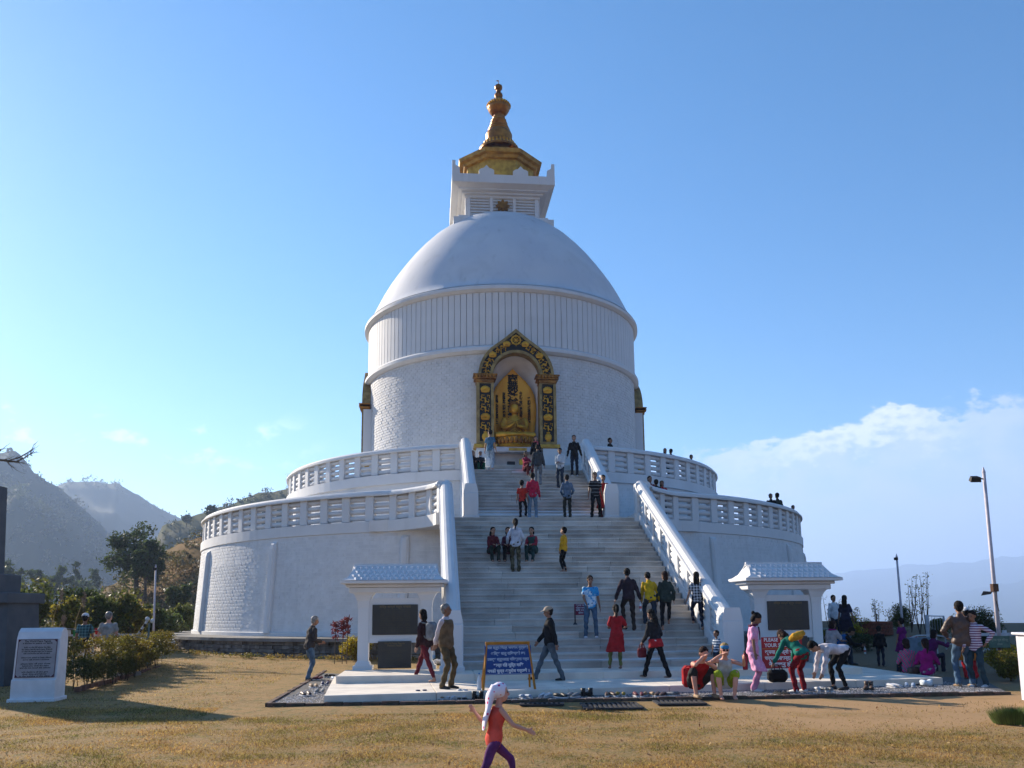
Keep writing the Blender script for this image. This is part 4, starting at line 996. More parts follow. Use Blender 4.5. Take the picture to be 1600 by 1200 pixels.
def ik(a, b, l1, l2, pole):
    a, b, pole = V3(a), V3(b), V3(pole); d = b-a; L = min(max(d.length, abs(l1-l2)+.01), (l1+l2)*.999)
    dn = d.normalized(); b = a+dn*L
    x = (l1*l1-l2*l2+L*L)/(2*L); h = math.sqrt(max(0, l1*l1-x*x))
    pp = pole-dn*pole.dot(dn); pp.normalize()
    return a+dn*x+pp*h, b
# person facing -Y; their left is +X
def stripes(name, c1, c2, scale, axis='z', w=.5, rough=.85):
    if name in MATS: return MATS[name]
    m = cloth(name, c1); t = m.node_tree; b = t.nodes['Principled BSDF']; co_ = N(t, 'ShaderNodeTexCoord'); sp_ = N(t, 'ShaderNodeSeparateXYZ'); t.links.new(co_.outputs['Object'], sp_.inputs[0])
    def band(ax): return mth(t, 'GREATER_THAN', mth(t, 'FRACT', mth(t, 'MULTIPLY', sp_.outputs[ax], scale)), w)
    if axis == 'z': f_ = band(2)
    elif axis == 'v':
        v = mth(t, 'ADD', sp_.outputs[2], mth(t, 'ABSOLUTE', mth(t, 'MULTIPLY', sp_.outputs[0], -1.6))); f_ = mth(t, 'GREATER_THAN', mth(t, 'FRACT', mth(t, 'MULTIPLY', mth(t, 'SUBTRACT', sp_.outputs[2], mth(t, 'MULTIPLY', mth(t, 'ABSOLUTE', sp_.outputs[0]), 2.2)), scale)), w)
    else:
        a_ = band(2); b_ = band(0); f_ = mth(t, 'MULTIPLY', mth(t, 'ADD', a_, b_), .5)
    mx = N(t, 'ShaderNodeMix', data_type='RGBA'); t.links.new(f_, mx.inputs[0]); mx.inputs[6].default_value = (*c1, 1); mx.inputs[7].default_value = (*c2, 1)
    t.links.new(mx.outputs[2], b.inputs['Base Color']); MATS[name] = m; return m
def blotch(name, c1, c2, c3, scale, lo=.5, hi=.56):
    if name in MATS: return MATS[name]
    m = cloth(name, c1); t = m.node_tree; b = t.nodes['Principled BSDF']; co_ = N(t, 'ShaderNodeTexCoord')
    vo = N(t, 'ShaderNodeTexVoronoi'); vo.inputs['Scale'].default_value = scale; t.links.new(co_.outputs['Object'], vo.inputs['Vector'])
    nn = N(t, 'ShaderNodeTexNoise'); nn.inputs['Scale'].default_value = scale*.6; nn.inputs['Detail'].default_value = 3; t.links.new(co_.outputs['Object'], nn.inputs['Vector'])
    m_1 = N(t, 'ShaderNodeMix', data_type='RGBA'); t.links.new(mrange(t, nn.outputs[0], lo, hi), m_1.inputs[0]); m_1.inputs[6].default_value = (*c1, 1); m_1.inputs[7].default_value = (*c2, 1)
    m_2 = N(t, 'ShaderNodeMix', data_type='RGBA'); t.links.new(mth(t, 'LESS_THAN', vo.outputs['Distance'], .24), m_2.inputs[0]); t.links.new(m_1.outputs[2], m_2.inputs[6]); m_2.inputs[7].default_value = (*c3, 1)
    t.links.new(m_2.outputs[2], b.inputs['Base Color']); return m
def person(label, at, rz, H, group=None, skin=None, top=None, topk='long', bottom=None, botk='trousers', shoes=None, hair='short', hairm=None, hat=None, hatm=None,
           pelvis=None, lean=0, side=0, feetL=None, feetR=None, handL=None, handR=None, poleL=None, poleR=None, kneeL=None, kneeR=None, head=(0, 0), vest=None, scarf=None,
           build=1.0, vox=.014, child=False, fem=False, wr=.005, cut=None):
    """local frame: feet at the origin, facing -Y, measured for 1.7 m and scaled to H"""
    skin = skin or SKIN_D; hairm = hairm or HAIR
    S = H/1.7; root = thing('person', label, 'person', at, rz, group)
    pv = V3(pelvis or (0, 0, .93))
    hs_ = 1.30 if child else 1.09                      # children have larger heads
    up = Vector((math.sin(R(side)), -math.sin(R(lean))*math.cos(R(side)), math.cos(R(lean))*math.cos(R(side)))).normalized()
    rt = Vector((1, 0, 0)); rt = (rt-up*rt.dot(up)).normalized(); bk = up.cross(rt)*-1  # bk: towards the back(+Y)
    bk = rt.cross(up)*-1 if rt.cross(up).y < 0 else rt.cross(up)
    sw = (.140 if fem else .158)*build; 
    def T(x, y, z): return pv+rt*x+bk*y+up*z       # torso coordinates from pelvis
    nb_ = T(0, .01, .53); nl = T(0, .0, .57)
    shL, shR = T(sw, .0, .455), T(-sw, .0, .455); hpL, hpR = T(.085, 0, -.03), T(-.085, 0, -.03)
    fL = V3(feetL or (.10, 0, 0)); fR = V3(feetR or (-.10, .03, 0)); fL = fL+Vector((0, 0, .08)); fR = fR+Vector((0, 0, .08))
    kL, aL = ik(hpL, fL, .43, .43, kneeL or (.1, -1, .1)); kR, aR = ik(hpR, fR, .43, .43, kneeR or (-.1, -1, .1))
    hL = V3(handL or (.27, -.04, .80)); hR = V3(handR or (-.27, -.04, .80))
    eL, wL = ik(shL, hL, .29, .25, poleL or (.5, 1, -.3)); eR, wR = ik(shR, hR, .29, .25, poleR or (-.5, 1, -.3))
    body = MB()
    hipw = .165 if not fem else .175
    b_ = build
    tor = [(-.11, .10*b_, .085), (-.02, hipw*b_*.92, .105*b_), (.06, hipw*b_*.9, .105*b_), (.16, .135*b_, .095*b_), (.30, .143*b_, .103*b_), (.40, .152*b_, .102*b_), (.455, .135*b_, .085), (.495, .095*b_, .07), (.525, .065, .06), (.56, .052, .052)]
    def torso(q, infl, z0, z1, flare=0):
        P = [(z, w, d) for z, w, d in tor if z0-1e-3 <= z <= z1+1e-3]
        pts = [T(0, .0, z) for z, w, d in P]; rad = [(w+infl+flare*max(0, (.1-z))*.6, d+infl+flare*max(0, (.1-z))*.5) for z, w, d in P]
        # ring oriented with x = right
        vs = []; n = 16
        for p, (a, c) in zip(pts, rad):
            for j in range(n):
                t_ = 2*PI*j/n; ct, st_ = math.cos(t_), math.sin(t_)
                ex = abs(ct)**.85*math.copysign(1, ct); ey = abs(st_)**.85*math.copysign(1, st_)
                vs.append(p+rt*ex*a+bk*ey*c)
        m = len(P); q.add(vs, [(i*n+j, i*n+(j+1) % n, (i+1)*n+(j+1) % n, (i+1)*n+j) for i in range(m-1) for j in range(n)]+[tuple(range(n))[::-1], tuple(range((m-1)*n, m*n))])
    def limb(q, pts, rad, n=10): q.tube(pts, rad, n); [q.ball(p, r*.99 if isinstance(r, (int, float)) else min(r), 8, 6) for p, r in zip(pts, rad)]
    torso(body, -.012, -.2, .6)
    ka = .8 if topk in ('long', 'jacket') else .94; kl = .80 if (bottom and botk != 'shorts') else 1
    for sh, e, w in ((shL, eL, wL), (shR, eR, wR)):
        limb(body, [sh, sh.lerp(e, .5), e, e.lerp(w, .35), w], [r__*ka for r__ in (.050*b_, .045*b_, .038, .038, .028)])
    for hp, k, a in ((hpL, kL, aL), (hpR, kR, aR)):
        limb(body, [hp, hp.lerp(k, .5), k, k.lerp(a, .35), a], [.088*b_*kl, .074*b_*kl, .053*kl, .056*kl, .036])
    # hands: palm, four fingers, thumb
    def hand(q, w, e, sgn):
        d = (w-e).normalized(); d = (d+Vector((0, -.15, -.15))).normalized(); sx = d.cross(Vector((0, 1, 0)))
        if sx.length < .2: sx = d.cross(Vector((1, 0, 0)))
        acr = d.cross(sx).normalized(); nrm = acr.cross(d).normalized()
        q.tube([w-d*.01, w+d*.045, w+d*.085], [(.026, .018), (.038, .017), (.036, .014)], 8, up=nrm)
        for k in range(4):
            o = acr*(-.027+.018*k); L = (.062, .072, .068, .052)[k]; c1 = w+d*.082+o; c2 = c1+d*L*.55+nrm*-.008; c3 = c2+d*L*.45+nrm*-.016
            q.tube([c1-d*.02, c1, c2, c3], [.010, .010, .009, .007], 6)
        c1 = w+d*.025-acr*.03*sgn; q.tube([c1, c1+d*.03-acr*.025*sgn, c1+d*.06-acr*.03*sgn], [.013, .011, .008], 6)
    hand(body, wL, eL, 1); hand(body, wR, eR, -1)
    for k, a, f in ((kL, aL, fL), (kR, aR, fR)):
        fw = Vector((0, -1, 0)) if abs((k-a).normalized().y) < .8 else Vector((0, -.3, -1)).normalized()
        # foot lies flat unless the shank is strongly tilted
        body.tube([a+Vector((0, .035, -.035)), a+Vector((0, -.03, -.045)), a+Vector((0, -.11, -.055)), a+Vector((0, -.165, -.062))], [(.034, .036), (.040, .034), (.045, .024), (.036, .015)], 8, up=(0, 0, 1))
    # head
    yaw, pit = R(head[0]), R(head[1])
    HM = Matrix.Translation(nl+up*.02) @ up.rotation_difference(up).to_matrix().to_4x4()
    hup = (up*(.45)+Vector((0, 0, 1))*.55).normalized()
    hup = (Matrix.Rotation(yaw, 3, 'Z') @ (Matrix.Rotation(pit, 3, 'X') @ Vector((0, 0, 1)))+(up-Vector((0, 0, 1)))*.5).normalized()
    fwd = Matrix.Rotation(yaw, 3, 'Z') @ (Matrix.Rotation(pit, 3, 'X') @ Vector((0, -1, 0))); fwd = (fwd-hup*fwd.dot(hup)).normalized(); hx = hup.cross(fwd)*-1
    hx = fwd.cross(hup)*-1; hx.normalize()
    c0 = nl+hup*.115*hs_+fwd*.01
    HM = Matrix(((hx.x, -fwd.x, hup.x, c0.x), (hx.y, -fwd.y, hup.y, c0.y), (hx.z, -fwd.z, hup.z, c0.z), (0, 0, 0, 1)))
    if HM.to_3x3().determinant() < 0:
        hx = -hx; HM = Matrix(((hx.x, -fwd.x, hup.x, c0.x), (hx.y, -fwd.y, hup.y, c0.y), (hx.z, -fwd.z, hup.z, c0.z), (0, 0, 0, 1)))
    h = hs_
    limb(body, [T(0, .0, .50), nl, c0-hup*.05], [.060, .050, .050])
    hb = body
    hb.ball((0, .012*h, .025*h), (.076*h, .094*h, .092*h), 14, 10, HM)
    hb.ball((0, -.030*h, -.045*h), (.056*h, .060*h, .068*h), 12, 8, HM)
    hb.tube([(0, -.088*h, .015*h), (0, -.104*h, -.018*h), (0, -.088*h, -.028*h)], [.010*h, .014*h, .012*h], 6, HM)
    for s_ in (-1, 1): hb.ball((s_*.077*h, .008*h, -.008*h), (.012*h, .020*h, .030*h), 6, 5, HM)
    hb.ball((0, -.085*h, -.056*h), (.022*h, .010*h, .008*h), 6, 4, HM)
    bm_ = body
    SC = Matrix.Scale(S, 4)
    def fin(q, vx, wrk=0): 
        q.v = [tuple(Vector(p)*S) for p in q.v]; return remesh(q, vx, wrinkle=wrk)
    obj('body', fin(body, vox*.75), skin, root)
    eq = MB()
    for s_ in (-1, 1): eq.ball((s_*.030*h, -.083*h, .012*h), (.013*h, .008*h, .007*h), 8, 5, HM).ball((s_*.030*h, -.082*h, .032*h), (.018*h, .007*h, .004*h), 8, 4, HM)
    eq.v = [tuple(Vector(p)*S) for p in eq.v]; obj('eyes', eq, EYE_M, root)
    # clothes
    if top:
        q = MB(); zlo = {'tee': -.10, 'long': -.10, 'tank': -.10, 'kurta': -.11, 'jacket': -.11}[topk]
        torso(q, .012 if topk != 'jacket' else .020, zlo-.02, .50, .35 if topk in ('kurta',) else .12)
        ext = {'kurta': .42}.get(topk, 0)
        if ext:   # skirt of the tunic follows the thighs
            hc = T(0, 0, -.08); kn = (kL+kR)/2; dn_ = (kn-hc).normalized(); spread = (kL-kR).length
            vs = []; n = 16; L_ = [0, .15, .30, ext]
            for z in L_:
                p = hc+dn_*z; a = hipw*b_+.03+z*.16; c = .12+z*.10+spread*.10*z
                for j in range(n): t_ = 2*PI*j/n; vs.append(p+rt*math.cos(t_)*(a+.012*math.sin(5*t_)*z*2)+bk*math.sin(t_)*c)
            m = 4; q.add(vs, [(i*n+j, i*n+(j+1) % n, (i+1)*n+(j+1) % n, (i+1)*n+j) for i in range(m-1) for j in range(n)]+[tuple(range(n)), tuple(range((m-1)*n, m*n))[::-1]])
        sl = {'tee': .55, 'kurta': .7, 'tank': 0}.get(topk, 2); r0 = .018 if topk != 'jacket' else .026
        for sh, e, w in ((shL, eL, wL), (shR, eR, wR)):
            if sl == 0: q.tube([T(0, 0, .44).lerp(sh, .55), T(0, 0, .50).lerp(sh, .5)], .035, 8)
            elif sl < 1: limb(q, [sh, sh.lerp(e, sl*.5), sh.lerp(e, sl)], [.050*b_+r0*.5, .049*b_+r0*.7, .050*b_+r0*.9])
            else: limb(q, [sh, sh.lerp(e, .5), e, e.lerp(w, .5), e.lerp(w, .93)], [.050*b_+r0*.5, .045*b_+r0*.8, .040+r0*.8, .036+r0*.8, .028+r0*.8])
        if topk in ('long', 'jacket'): q.tube([T(0, .01, .49), T(0, .0, .555)], [.085, .066], 10)
        if topk == 'tank':
            pass
        obj({'tee': 'tee_shirt', 'long': 'shirt', 'tank': 'tank_top', 'kurta': 'kurta', 'jacket': 'jacket'}[topk], fin(q, vox, wr), top, root)
    if vest:
        q = MB(); torso(q, .030, -.11, .50, .05); obj('vest', fin(q, vox, wr*.6), vest, root)
    if bottom:
        q = MB(); torso(q, .010, -.2, .10)
        for hp, k, a in ((hpL, kL, aL), (hpR, kR, aR)):
            if botk == 'trousers': limb(q, [hp, hp.lerp(k, .5), k, k.lerp(a, .5), a+Vector((0, .0, -.015))], [.092*b_, .080*b_, .066, .060, .062])
            elif botk == 'slim': limb(q, [hp, hp.lerp(k, .5), k, k.lerp(a, .35), k.lerp(a, .93)], [.092*b_, .079*b_, .060, .060, .044])
            elif botk == 'shorts': limb(q, [hp, hp.lerp(k, .5), hp.lerp(k, .92)], [.10*b_, .096*b_, .095])
        obj({'trousers': 'trousers', 'slim': 'leggings', 'shorts': 'shorts'}[botk], fin(q, vox, wr*1.2), bottom, root)
    if shoes:
        for a in (aL, aR):
            q = MB().tube([a+Vector((0, .05, -.04)), a+Vector((0, -.02, -.042)), a+Vector((0, -.11, -.052)), a+Vector((0, -.185, -.060))], [(.040, .040), (.046, .040), (.051, .030), (.042, .020)], 10, up=(0, 0, 1))
            q.v = [tuple(Vector(p)*S) for p in q.v]; obj('shoe', q, shoes, root, smooth=True)
    # hair
    q = MB()
    if hair != 'none':
        q.ball((0, .022*h, .036*h), (.086*h, .100*h, .094*h), 14, 10, HM)
        if hair in ('long', 'pony', 'bun', 'bob'): q.ball((0, .055*h, -.02*h), (.078*h, .062*h, .10*h), 12, 8, HM)
        if hair == 'short': q.ball((0, .045*h, -.012*h), (.076*h, .058*h, .078*h), 12, 8, HM)
        if hair == 'bob': q.ball((0, .05*h, -.07*h), (.085*h, .06*h, .08*h), 12, 8, HM)
        if hair == 'long': q.tube([(0, .075*h, 0), (0, .10*h, -.12), (0, .105, -.24), (0, .10, -.36)], [(.085, .04), (.10, .035), (.09, .03), (.05, .02)], 10, HM, up=(0, 1, 0))
        if hair == 'pony': q.tube([(0, .10*h, .05*h), (0, .15*h, -.02), (.01, .15*h, -.14), (.02, .13*h, -.27)], [.03, .036, .032, .012], 8, HM)
        if hair == 'bun': q.ball((0, .125*h, .06*h), .042*h, 10, 8, HM)
        # carve face: push the front of the cap up by remeshing only the rear part
        q.v = [tuple(v_) for v_ in q.v]
        inv = HM.inverted(); nv = []
        for v_ in q.v:
            l = inv @ Vector(v_)
            lim = -.062*h if l.z > .055*h else (-.045*h if l.z > .03*h else .004*h)
            if l.y < lim: l.y = lim+(l.y-lim)*.12
            nv.append(tuple((HM @ l)*S))
        q.v = nv; obj('hair', remesh(q, vox*.7, wrinkle=.0015, wf=30), hairm, root)
    if hat:
        q = MB()
        if hat == 'cap':
            q.ball((0, .012*h, .055*h), (.090*h, .108*h, .078*h), 14, 9, HM); q.tube([(0, -.07*h, .045*h), (0, -.15*h, .036*h), (0, -.175*h, .030*h)], [(.075, .012), (.065, .008), (.03, .005)], 10, HM, up=(0, 0, 1))
        elif hat == 'scarf':
            q.ball((0, .015*h, .02*h), (.092*h, .104*h, .110*h), 14, 10, HM); q.tube([(0, .03, -.03), (0, .03, -.13), (0, .02, -.19)], [(.09, .085), (.10, .08), (.13, .10)], 12, HM, up=(0, 1, 0))
            nv = []; inv = HM.inverted()
            for v_ in q.v:
                l = inv @ Vector(v_)
                if l.y < -.035 and abs(l.x) < .07 and -.10 < l.z < .06: l.y = -.03
                nv.append(tuple(HM @ l))
            q.v = nv
        q.v = [tuple(Vector(p)*S) for p in q.v]; obj('cap' if hat == 'cap' else 'headscarf', remesh(q, vox*.8, wrinkle=.001), hatm, root)
    if scarf:
        q = MB(); 
        ring = [T(.10*math.cos(a), .085*math.sin(a), .525-.02*math.sin(a)) for a in [k*PI/6 for k in range(13)]]; q.tube(ring, .03, 8)
        q.tube([T(.05, -.11, .50), T(.06, -.14, .36), T(.05, -.15, .2)], [(.03, .02), (.05, .016), (.05, .012)], 8)
        obj('scarf', fin(q, vox*.9), scarf, root)
    def W(p): return root.matrix_basis @ (V3(p)*S)
    root['_'] = 0; del root['_']
    info = dict(root=root, S=S, T=lambda x, y, z: T(x, y, z)*S, wL=wL*S, wR=wR*S, head=HM, M=Matrix.Translation(Vector(at)) @ Matrix.Rotation(rz, 4, 'Z'))
    return info
def wpos(info, p): return info['M'] @ V3(p)
def rounded(dims, r=.3, vox=.012, wr=.002):
    x, y, z = dims; q = MB().bbox(-x/2, x/2, -y/2, y/2, 0, z, min(dims)*r); return remesh(q, vox, wrinkle=wr)
def bag(label, at, dims, m, rz=0, cat='bag', straps=None, name='bag', rot=None):
    root = thing(name, label, cat, at, rz); 
    if rot: root.rotation_euler = (*rot, rz)
    obj('body', rounded(dims), m, root)
    x, y, z = dims
    if straps == 'handles':
        for s_ in (-1, 1): obj('handle', MB().tube([(-x*.22, s_*y*.3, z*.9), (-x*.16, s_*y*.25, z*1.35), (x*.16, s_*y*.25, z*1.35), (x*.22, s_*y*.3, z*.9)], .011, 6), m, root)
    elif straps == 'long': obj('strap', MB().tube([(0, 0, z*.8), (-.06, .02, z+.25), (-.10, .04, z+.5)], .011, 6), m, root)
    elif straps == 'pack':
        for s_ in (-1, 1): obj('strap', MB().tube([(s_*x*.3, y*.45, z*.92), (s_*x*.32, y*.5+.12, z*.95), (s_*x*.33, y*.5+.17, z*.55), (s_*x*.3, y*.45, z*.12)], (.018), 6), m, root)
        obj('pocket', MB().bbox(-x*.33, x*.33, -y*.62, -y*.45, z*.1, z*.5, .02), m, root)
    return root
def stair_at(x, y):
    """standing place on the steps seen at this pixel of the photo"""
    best = None
    for (s_top, s_bot, z_top, z_bot, n) in ((LS1, LS0, LZ1, LZ0, LN), (US1, US0, UZ1, LZ1+.02, UN)):
        rise = (z_top-z_bot)/n; run = (s_bot-s_top)/n
        for k in range(n):
            z = z_bot+(k+1)*rise; s_ = s_bot-k*run-.12
            d = ray(x, y); p0 = P2W(0, s_, 0); nrm = P2W(0, s_-1, 0)-p0; nrm.normalize()
            t_ = p0.dot(nrm)/d.dot(nrm); zz = EYE+d.z*t_
            e = abs(zz-z)
            if best is None or e < best[0]: best = (e, Vector((d.x*t_, d.y*t_, z)), rise, run)
    return best[1], best[2], best[3]
def level_at(x, s_, z):
    """point in the vertical plane at stair distance s_, straight under pixel column x, on level z"""
    d = ray(x, 764+0); p0 = P2W(0, s_, 0); nrm = (P2W(0, s_-1, 0)-p0).normalized()
    # iterate once for roll
    y = 764
    for _ in range(4):
        d = ray(x, y); t_ = p0.dot(nrm)/d.dot(nrm); y2 = y-(z-(EYE+d.z*t_))/t_*F; y = y2
    return Vector((d.x*t_, d.y*t_, z))
jeans = cloth('blue_jeans', (.075, .13, .20)); djeans = cloth('dark_jeans', (.03, .045, .07)); blackc = cloth('black', (.012, .012, .014)); navy = cloth('navy', (.02, .025, .045)); whitec = cloth('white', (.62, .64, .68)); redc = cloth('red', (.42, .02, .025)); olive = cloth('olive', (.16, .17, .05)); maroon = cloth('maroon', (.14, .02, .03)); brownc = cloth('brown', (.10, .06, .04)); greyc = cloth('grey', (.22, .23, .24))
leather = mat('leather_brown', (.09, .05, .035), .5, var=.2, scale=8, spec=.4); shoe_w = mat('shoe_white', (.6, .6, .62), .6); shoe_b = mat('shoe_black', (.02, .02, .02), .5); shoe_t = mat('shoe_tan', (.3, .2, .12), .7); sock = mat('sock_white', (.55, .55, .58), .8)
LEFT, RIGHT, BACK, CAM = -PI/2, PI/2, PI, 0   # heading: which way the person looks in the picture (rz turns -Y)
LEFT, RIGHT = -PI/2, PI/2
# note: rz=+90deg turns -Y to +X (looks right)

# --- on the lawn and slabs, from left to right
a = at_z(482, 1063, .02)
person('man in dark jacket and blue jeans looking down at gravel beside left kiosk', a, R(125), 1.62, top=cloth('charcoal', (.05, .042, .042)), topk='jacket', bottom=jeans, shoes=shoe_b, skin=SKIN_D, hairm=HAIR_G, lean=10, handL=(.16, -.30, 1.02), handR=(-.12, -.30, 1.04), head=(0, 14), build=1.05, feetL=(.11, -.03, 0), feetR=(-.12, .08, 0))
a = at_z(664, 1066, .17)
w_ = person('barefoot woman in brown and black hooded top walking left before the left kiosk', a, R(-118), 1.60, top=cloth('brown_black', (.045, .02, .022)), topk='jacket', bottom=maroon, botk='slim', skin=SKIN, hair='bob', feetL=(.06, .32, .0), feetR=(-.06, -.34, .0), handL=(.24, -.08, .86), handR=(-.23, .05, .88), head=(-15, 6), fem=True, lean=6)
bag('grey backpack on the back of the woman walking by the left kiosk', wpos(w_, w_['T'](.02, .20, .05)), (.30, .20, .42), greyc, R(-118)+PI, 'backpack', 'pack', 'backpack')
a = at_z(697, 1076, .17)
person('grey haired man in brown knitted vest with hands clasped behind his back', a, R(62), 1.70, top=cloth('pale_pink', (.5, .46, .5)), topk='long', vest=cloth('brown_knit', (.17, .11, .06)), bottom=cloth('khaki', (.115, .08, .04)), shoes=shoe_b, hairm=HAIR_G, handL=(.06, .24, .93), handR=(-.06, .25, .90), poleL=(1, .2, 0), poleR=(-1, .2, 0), build=1.06, head=(14, -3), feetL=(.1, -.05, 0))
a = at_z(860, 1064, .17)
person('man in beige cap and black jacket striding left behind the blue notice', a, R(-88), 1.63, top=blackc, topk='jacket', bottom=cloth('grey_jeans', (.10, .125, .15)), shoes=shoe_b, hat='cap', hatm=cloth('beige', (.42, .33, .24)), skin=SKIN_D, feetL=(.08, .30, .0), feetR=(-.08, -.36, .0), handL=(.25, .14, .86), handR=(-.22, -.26, .92), build=1.08, head=(0, 8))
# --- the climbing and standing visitors on the lower flight
p_, r_, t_ = stair_at(924, 1001)
person('man in blue and white tie dyed t-shirt facing out on the lower steps', p_, R(-6), 1.60, top=blotch('tie_dye', (.03, .27, .55), (.55, .68, .75), (.02, .16, .40), 9, .50, .60), topk='tee', bottom=jeans, shoes=sock, skin=SKIN_D, feetL=(.15, 0, 0), feetR=(-.15, 0, 0), handL=(.27, -.03, .80), handR=(-.10, -.26, .93), poleR=(-1, .2, 0), head=(10, 6), build=1.04)
p_, r_, t_ = stair_at(984, 990)
m_ = person('man in dark jacket climbing with a water bottle in his right hand', p_, R(180), 1.66, top=cloth('dark_plum', (.035, .022, .03)), topk='jacket', bottom=cloth('dark_brown', (.04, .028, .022)), hairm=HAIR, skin=SKIN_D, lean=16, feetL=(.12, -.26, r_*1.06), feetR=(-.12, .05, 0), handL=(.36, -.05, .86), handR=(-.33, .02, .84), head=(0, 6))
bw = mat('clear_plastic', (.6, .66, .7), .15, var=.02, spec=.6); bw2 = mat('bottle_label', (.5, .12, .12), .5)
def bottle(label, at, h=.24, rot=(0, 0, 0), lab=None):
    t = thing('bottle', label, 'bottle', at); t.rotation_euler = rot; s_ = h/.24
    obj('body', MB().lathe([(0, 0), (.03*s_, 0), (.032*s_, .02*s_), (.031*s_, .15*s_), (.012*s_, .20*s_), (.011*s_, .22*s_), (0, .22*s_)], 12), bw, t, smooth=True)
    obj('cap', MB().lathe([(0, .22*s_), (.014*s_, .22*s_), (.014*s_, .24*s_), (0, .24*s_)], 10), mat('bottle_cap', (.1, .25, .5), .4), t)
    obj('label', MB().lathe([(.0325*s_, .06*s_), (.0325*s_, .12*s_)], 12), lab or bw2, t); return t
bottle('clear water bottle with red label held by the climbing man', wpos(m_, m_['wR']+Vector((0, -.02, -.33))), .27)
p_, r_, t_ = stair_at(1018, 984)
person('person in bright yellow jacket bending forward up the steps', p_, R(182), 1.60, top=cloth('yellow', (.62, .38, .015)), topk='long', bottom=djeans, skin=SKIN_D, lean=24, feetL=(.11, -.3, r_*1.0), feetR=(-.13, .08, 0), handL=(.26, -.20, .72), handR=(-.32, -.10, .80), head=(8, 22))
p_, r_, t_ = stair_at(1042, 988)
person('barefoot woman in dark green hooded coat beside the yellow jacket', p_, R(172), 1.55, top=cloth('dark_green', (.03, .045, .038)), topk='jacket', bottom=blackc, botk='slim', skin=SKIN, hair='bob', hairm=HAIR_R, lean=8, feetL=(.12, .12, 0), feetR=(-.08, -.22, r_), handL=(.24, -.12, .86), handR=(-.24, -.05, .9), fem=True, head=(30, 4))
p_ = at_z(965, 1045, S2Z)
w_ = person('woman in long red kurta and olive leggings with black ponytail', p_, R(184), 1.52, top=redc, topk='kurta', bottom=olive, botk='slim', skin=SKIN_D, hair='pony', fem=True, feetL=(.20, -.05, 0), feetR=(-.08, .05, 0), handL=(.12, -.30, 1.10), handR=(-.22, -.24, 1.08), head=(0, 12))
tag(obj('camera_bag', rounded((.16, .10, .11)), blackc, None, wpos(w_, w_['wR']+Vector((-.06, -.06, -.02)))), 'small black bag in the hand of the woman in red kurta', 'bag')
p_ = at_z(1026, 1061, .17)
w_ = person('girl in black and white jacket over red carrying a bag and striding left', p_, R(-142), 1.56, top=blotch('black_white_red', (.015, .015, .018), (.02, .02, .022), (.60, .60, .64), 4.2), topk='jacket', bottom=blackc, botk='trousers', hair='long', hairm=HAIR, skin=SKIN_D, fem=True, feetL=(.05, -.36, 0), feetR=(-.07, .36, .03), handL=(.18, -.26, .92), handR=(-.20, -.20, .94), head=(0, 14), lean=8)
obj('wrap', (lambda q: (q.tube([w_['T'](0, 0, .06), w_['T'](0, 0, -.04), w_['T'](0, .01, -.15)], [(.185, .125), (.20, .14), (.21, .15)], 16, up=(0, 1, 0)), remesh(q, .014, wrinkle=.003))[1])(MB()), redc, w_['root'])
bag('dark red handbag carried low by the girl striding left', wpos(w_, w_['wL']+Vector((.02, -.02, -.36))), (.26, .12, .22), maroon, R(-142), 'handbag', 'handles', 'handbag')
p_, r_, t_ = stair_at(1092, 984)
person('woman in black and white checked blouse climbing beside the right handrail', p_, R(176), 1.53, top=stripes('check', (.55, .55, .57), (.02, .02, .025), 13, 'xy'), topk='tee', bottom=navy, botk='slim', skin=SKIN, hair='long', fem=True, feetL=(.12, -.24, r_), feetR=(-.10, .10, 0), handL=(.36, .02, .80), handR=(-.26, -.15, 1.0), head=(-12, 0), lean=6)
# --- seated on the front edge of the slab
edge = at_z(1098, 1078, .17)
m_ = person('sunburnt man in red tank top crouched on the slab edge holding his face', edge+Vector((0, .10, -.15)), R(14), 1.72, top=redc, topk='tank', bottom=cloth('dark_grey', (.04, .04, .04)), botk='shorts', shoes=shoe_t, skin=SKIN_P, hair='short', hairm=HAIR_R, pelvis=(0, .22, .27), lean=34, feetL=(.19, -.16, 0), feetR=(-.17, -.10, 0), kneeL=(.4, -1, 1), kneeR=(-.4, -1, 1), handL=(.10, -.26, .62), handR=(-.07, -.28, .80), poleL=(1, 0, -.6), poleR=(-1, -.2, -.8), head=(0, 8), build=1.12)
bag('red backpack leaning behind the seated man in red tank top', (edge.x-.12, edge.y+.62, .17), (.32, .22, .44), redc, R(194), 'backpack', 'pack', 'backpack')
edge = at_z(1134, 1080, .17)
m_ = person('blonde woman with blue bandana and lime shorts sitting on the slab edge', edge+Vector((.04, .10, -.15)), R(-4), 1.66, top=cloth('pale_top', (.5, .52, .52)), topk='tank', bottom=cloth('lime', (.32, .42, .03)), botk='shorts', skin=SKIN_P, hair='bob', hairm=HAIR_B, pelvis=(0, .20, .30), lean=18, feetL=(.13, -.14, 0), feetR=(-.13, -.12, 0), kneeL=(.3, -1, 1), kneeR=(-.3, -1, 1), handL=(.30, -.34, .80), handR=(-.10, -.22, .88), poleL=(1, 0, -.8), poleR=(-1, 0, -.6), head=(0, 4), fem=True)
hm_ = m_['head']; q = MB().ball((0, .01, .055), (.089, .105, .065), 14, 8, hm_); q.v = [tuple(Vector(v)*m_['S']) for v in q.v]; obj('bandana', q, cloth('blue_print', (.05, .25, .5)), m_['root'], smooth=True)
for info_, rr in ((m_, 1),):
    q = MB()
    for s_ in (-1, 1): q.ball((s_*.032, -.092, .010), (.026, .010, .019), 8, 5, hm_)
    q.v = [tuple(Vector(v)*m_['S']) for v in q.v]; obj('sunglasses', q, EYE_M, m_['root'])
p_ = at_z(1120, 1046, S2Z)
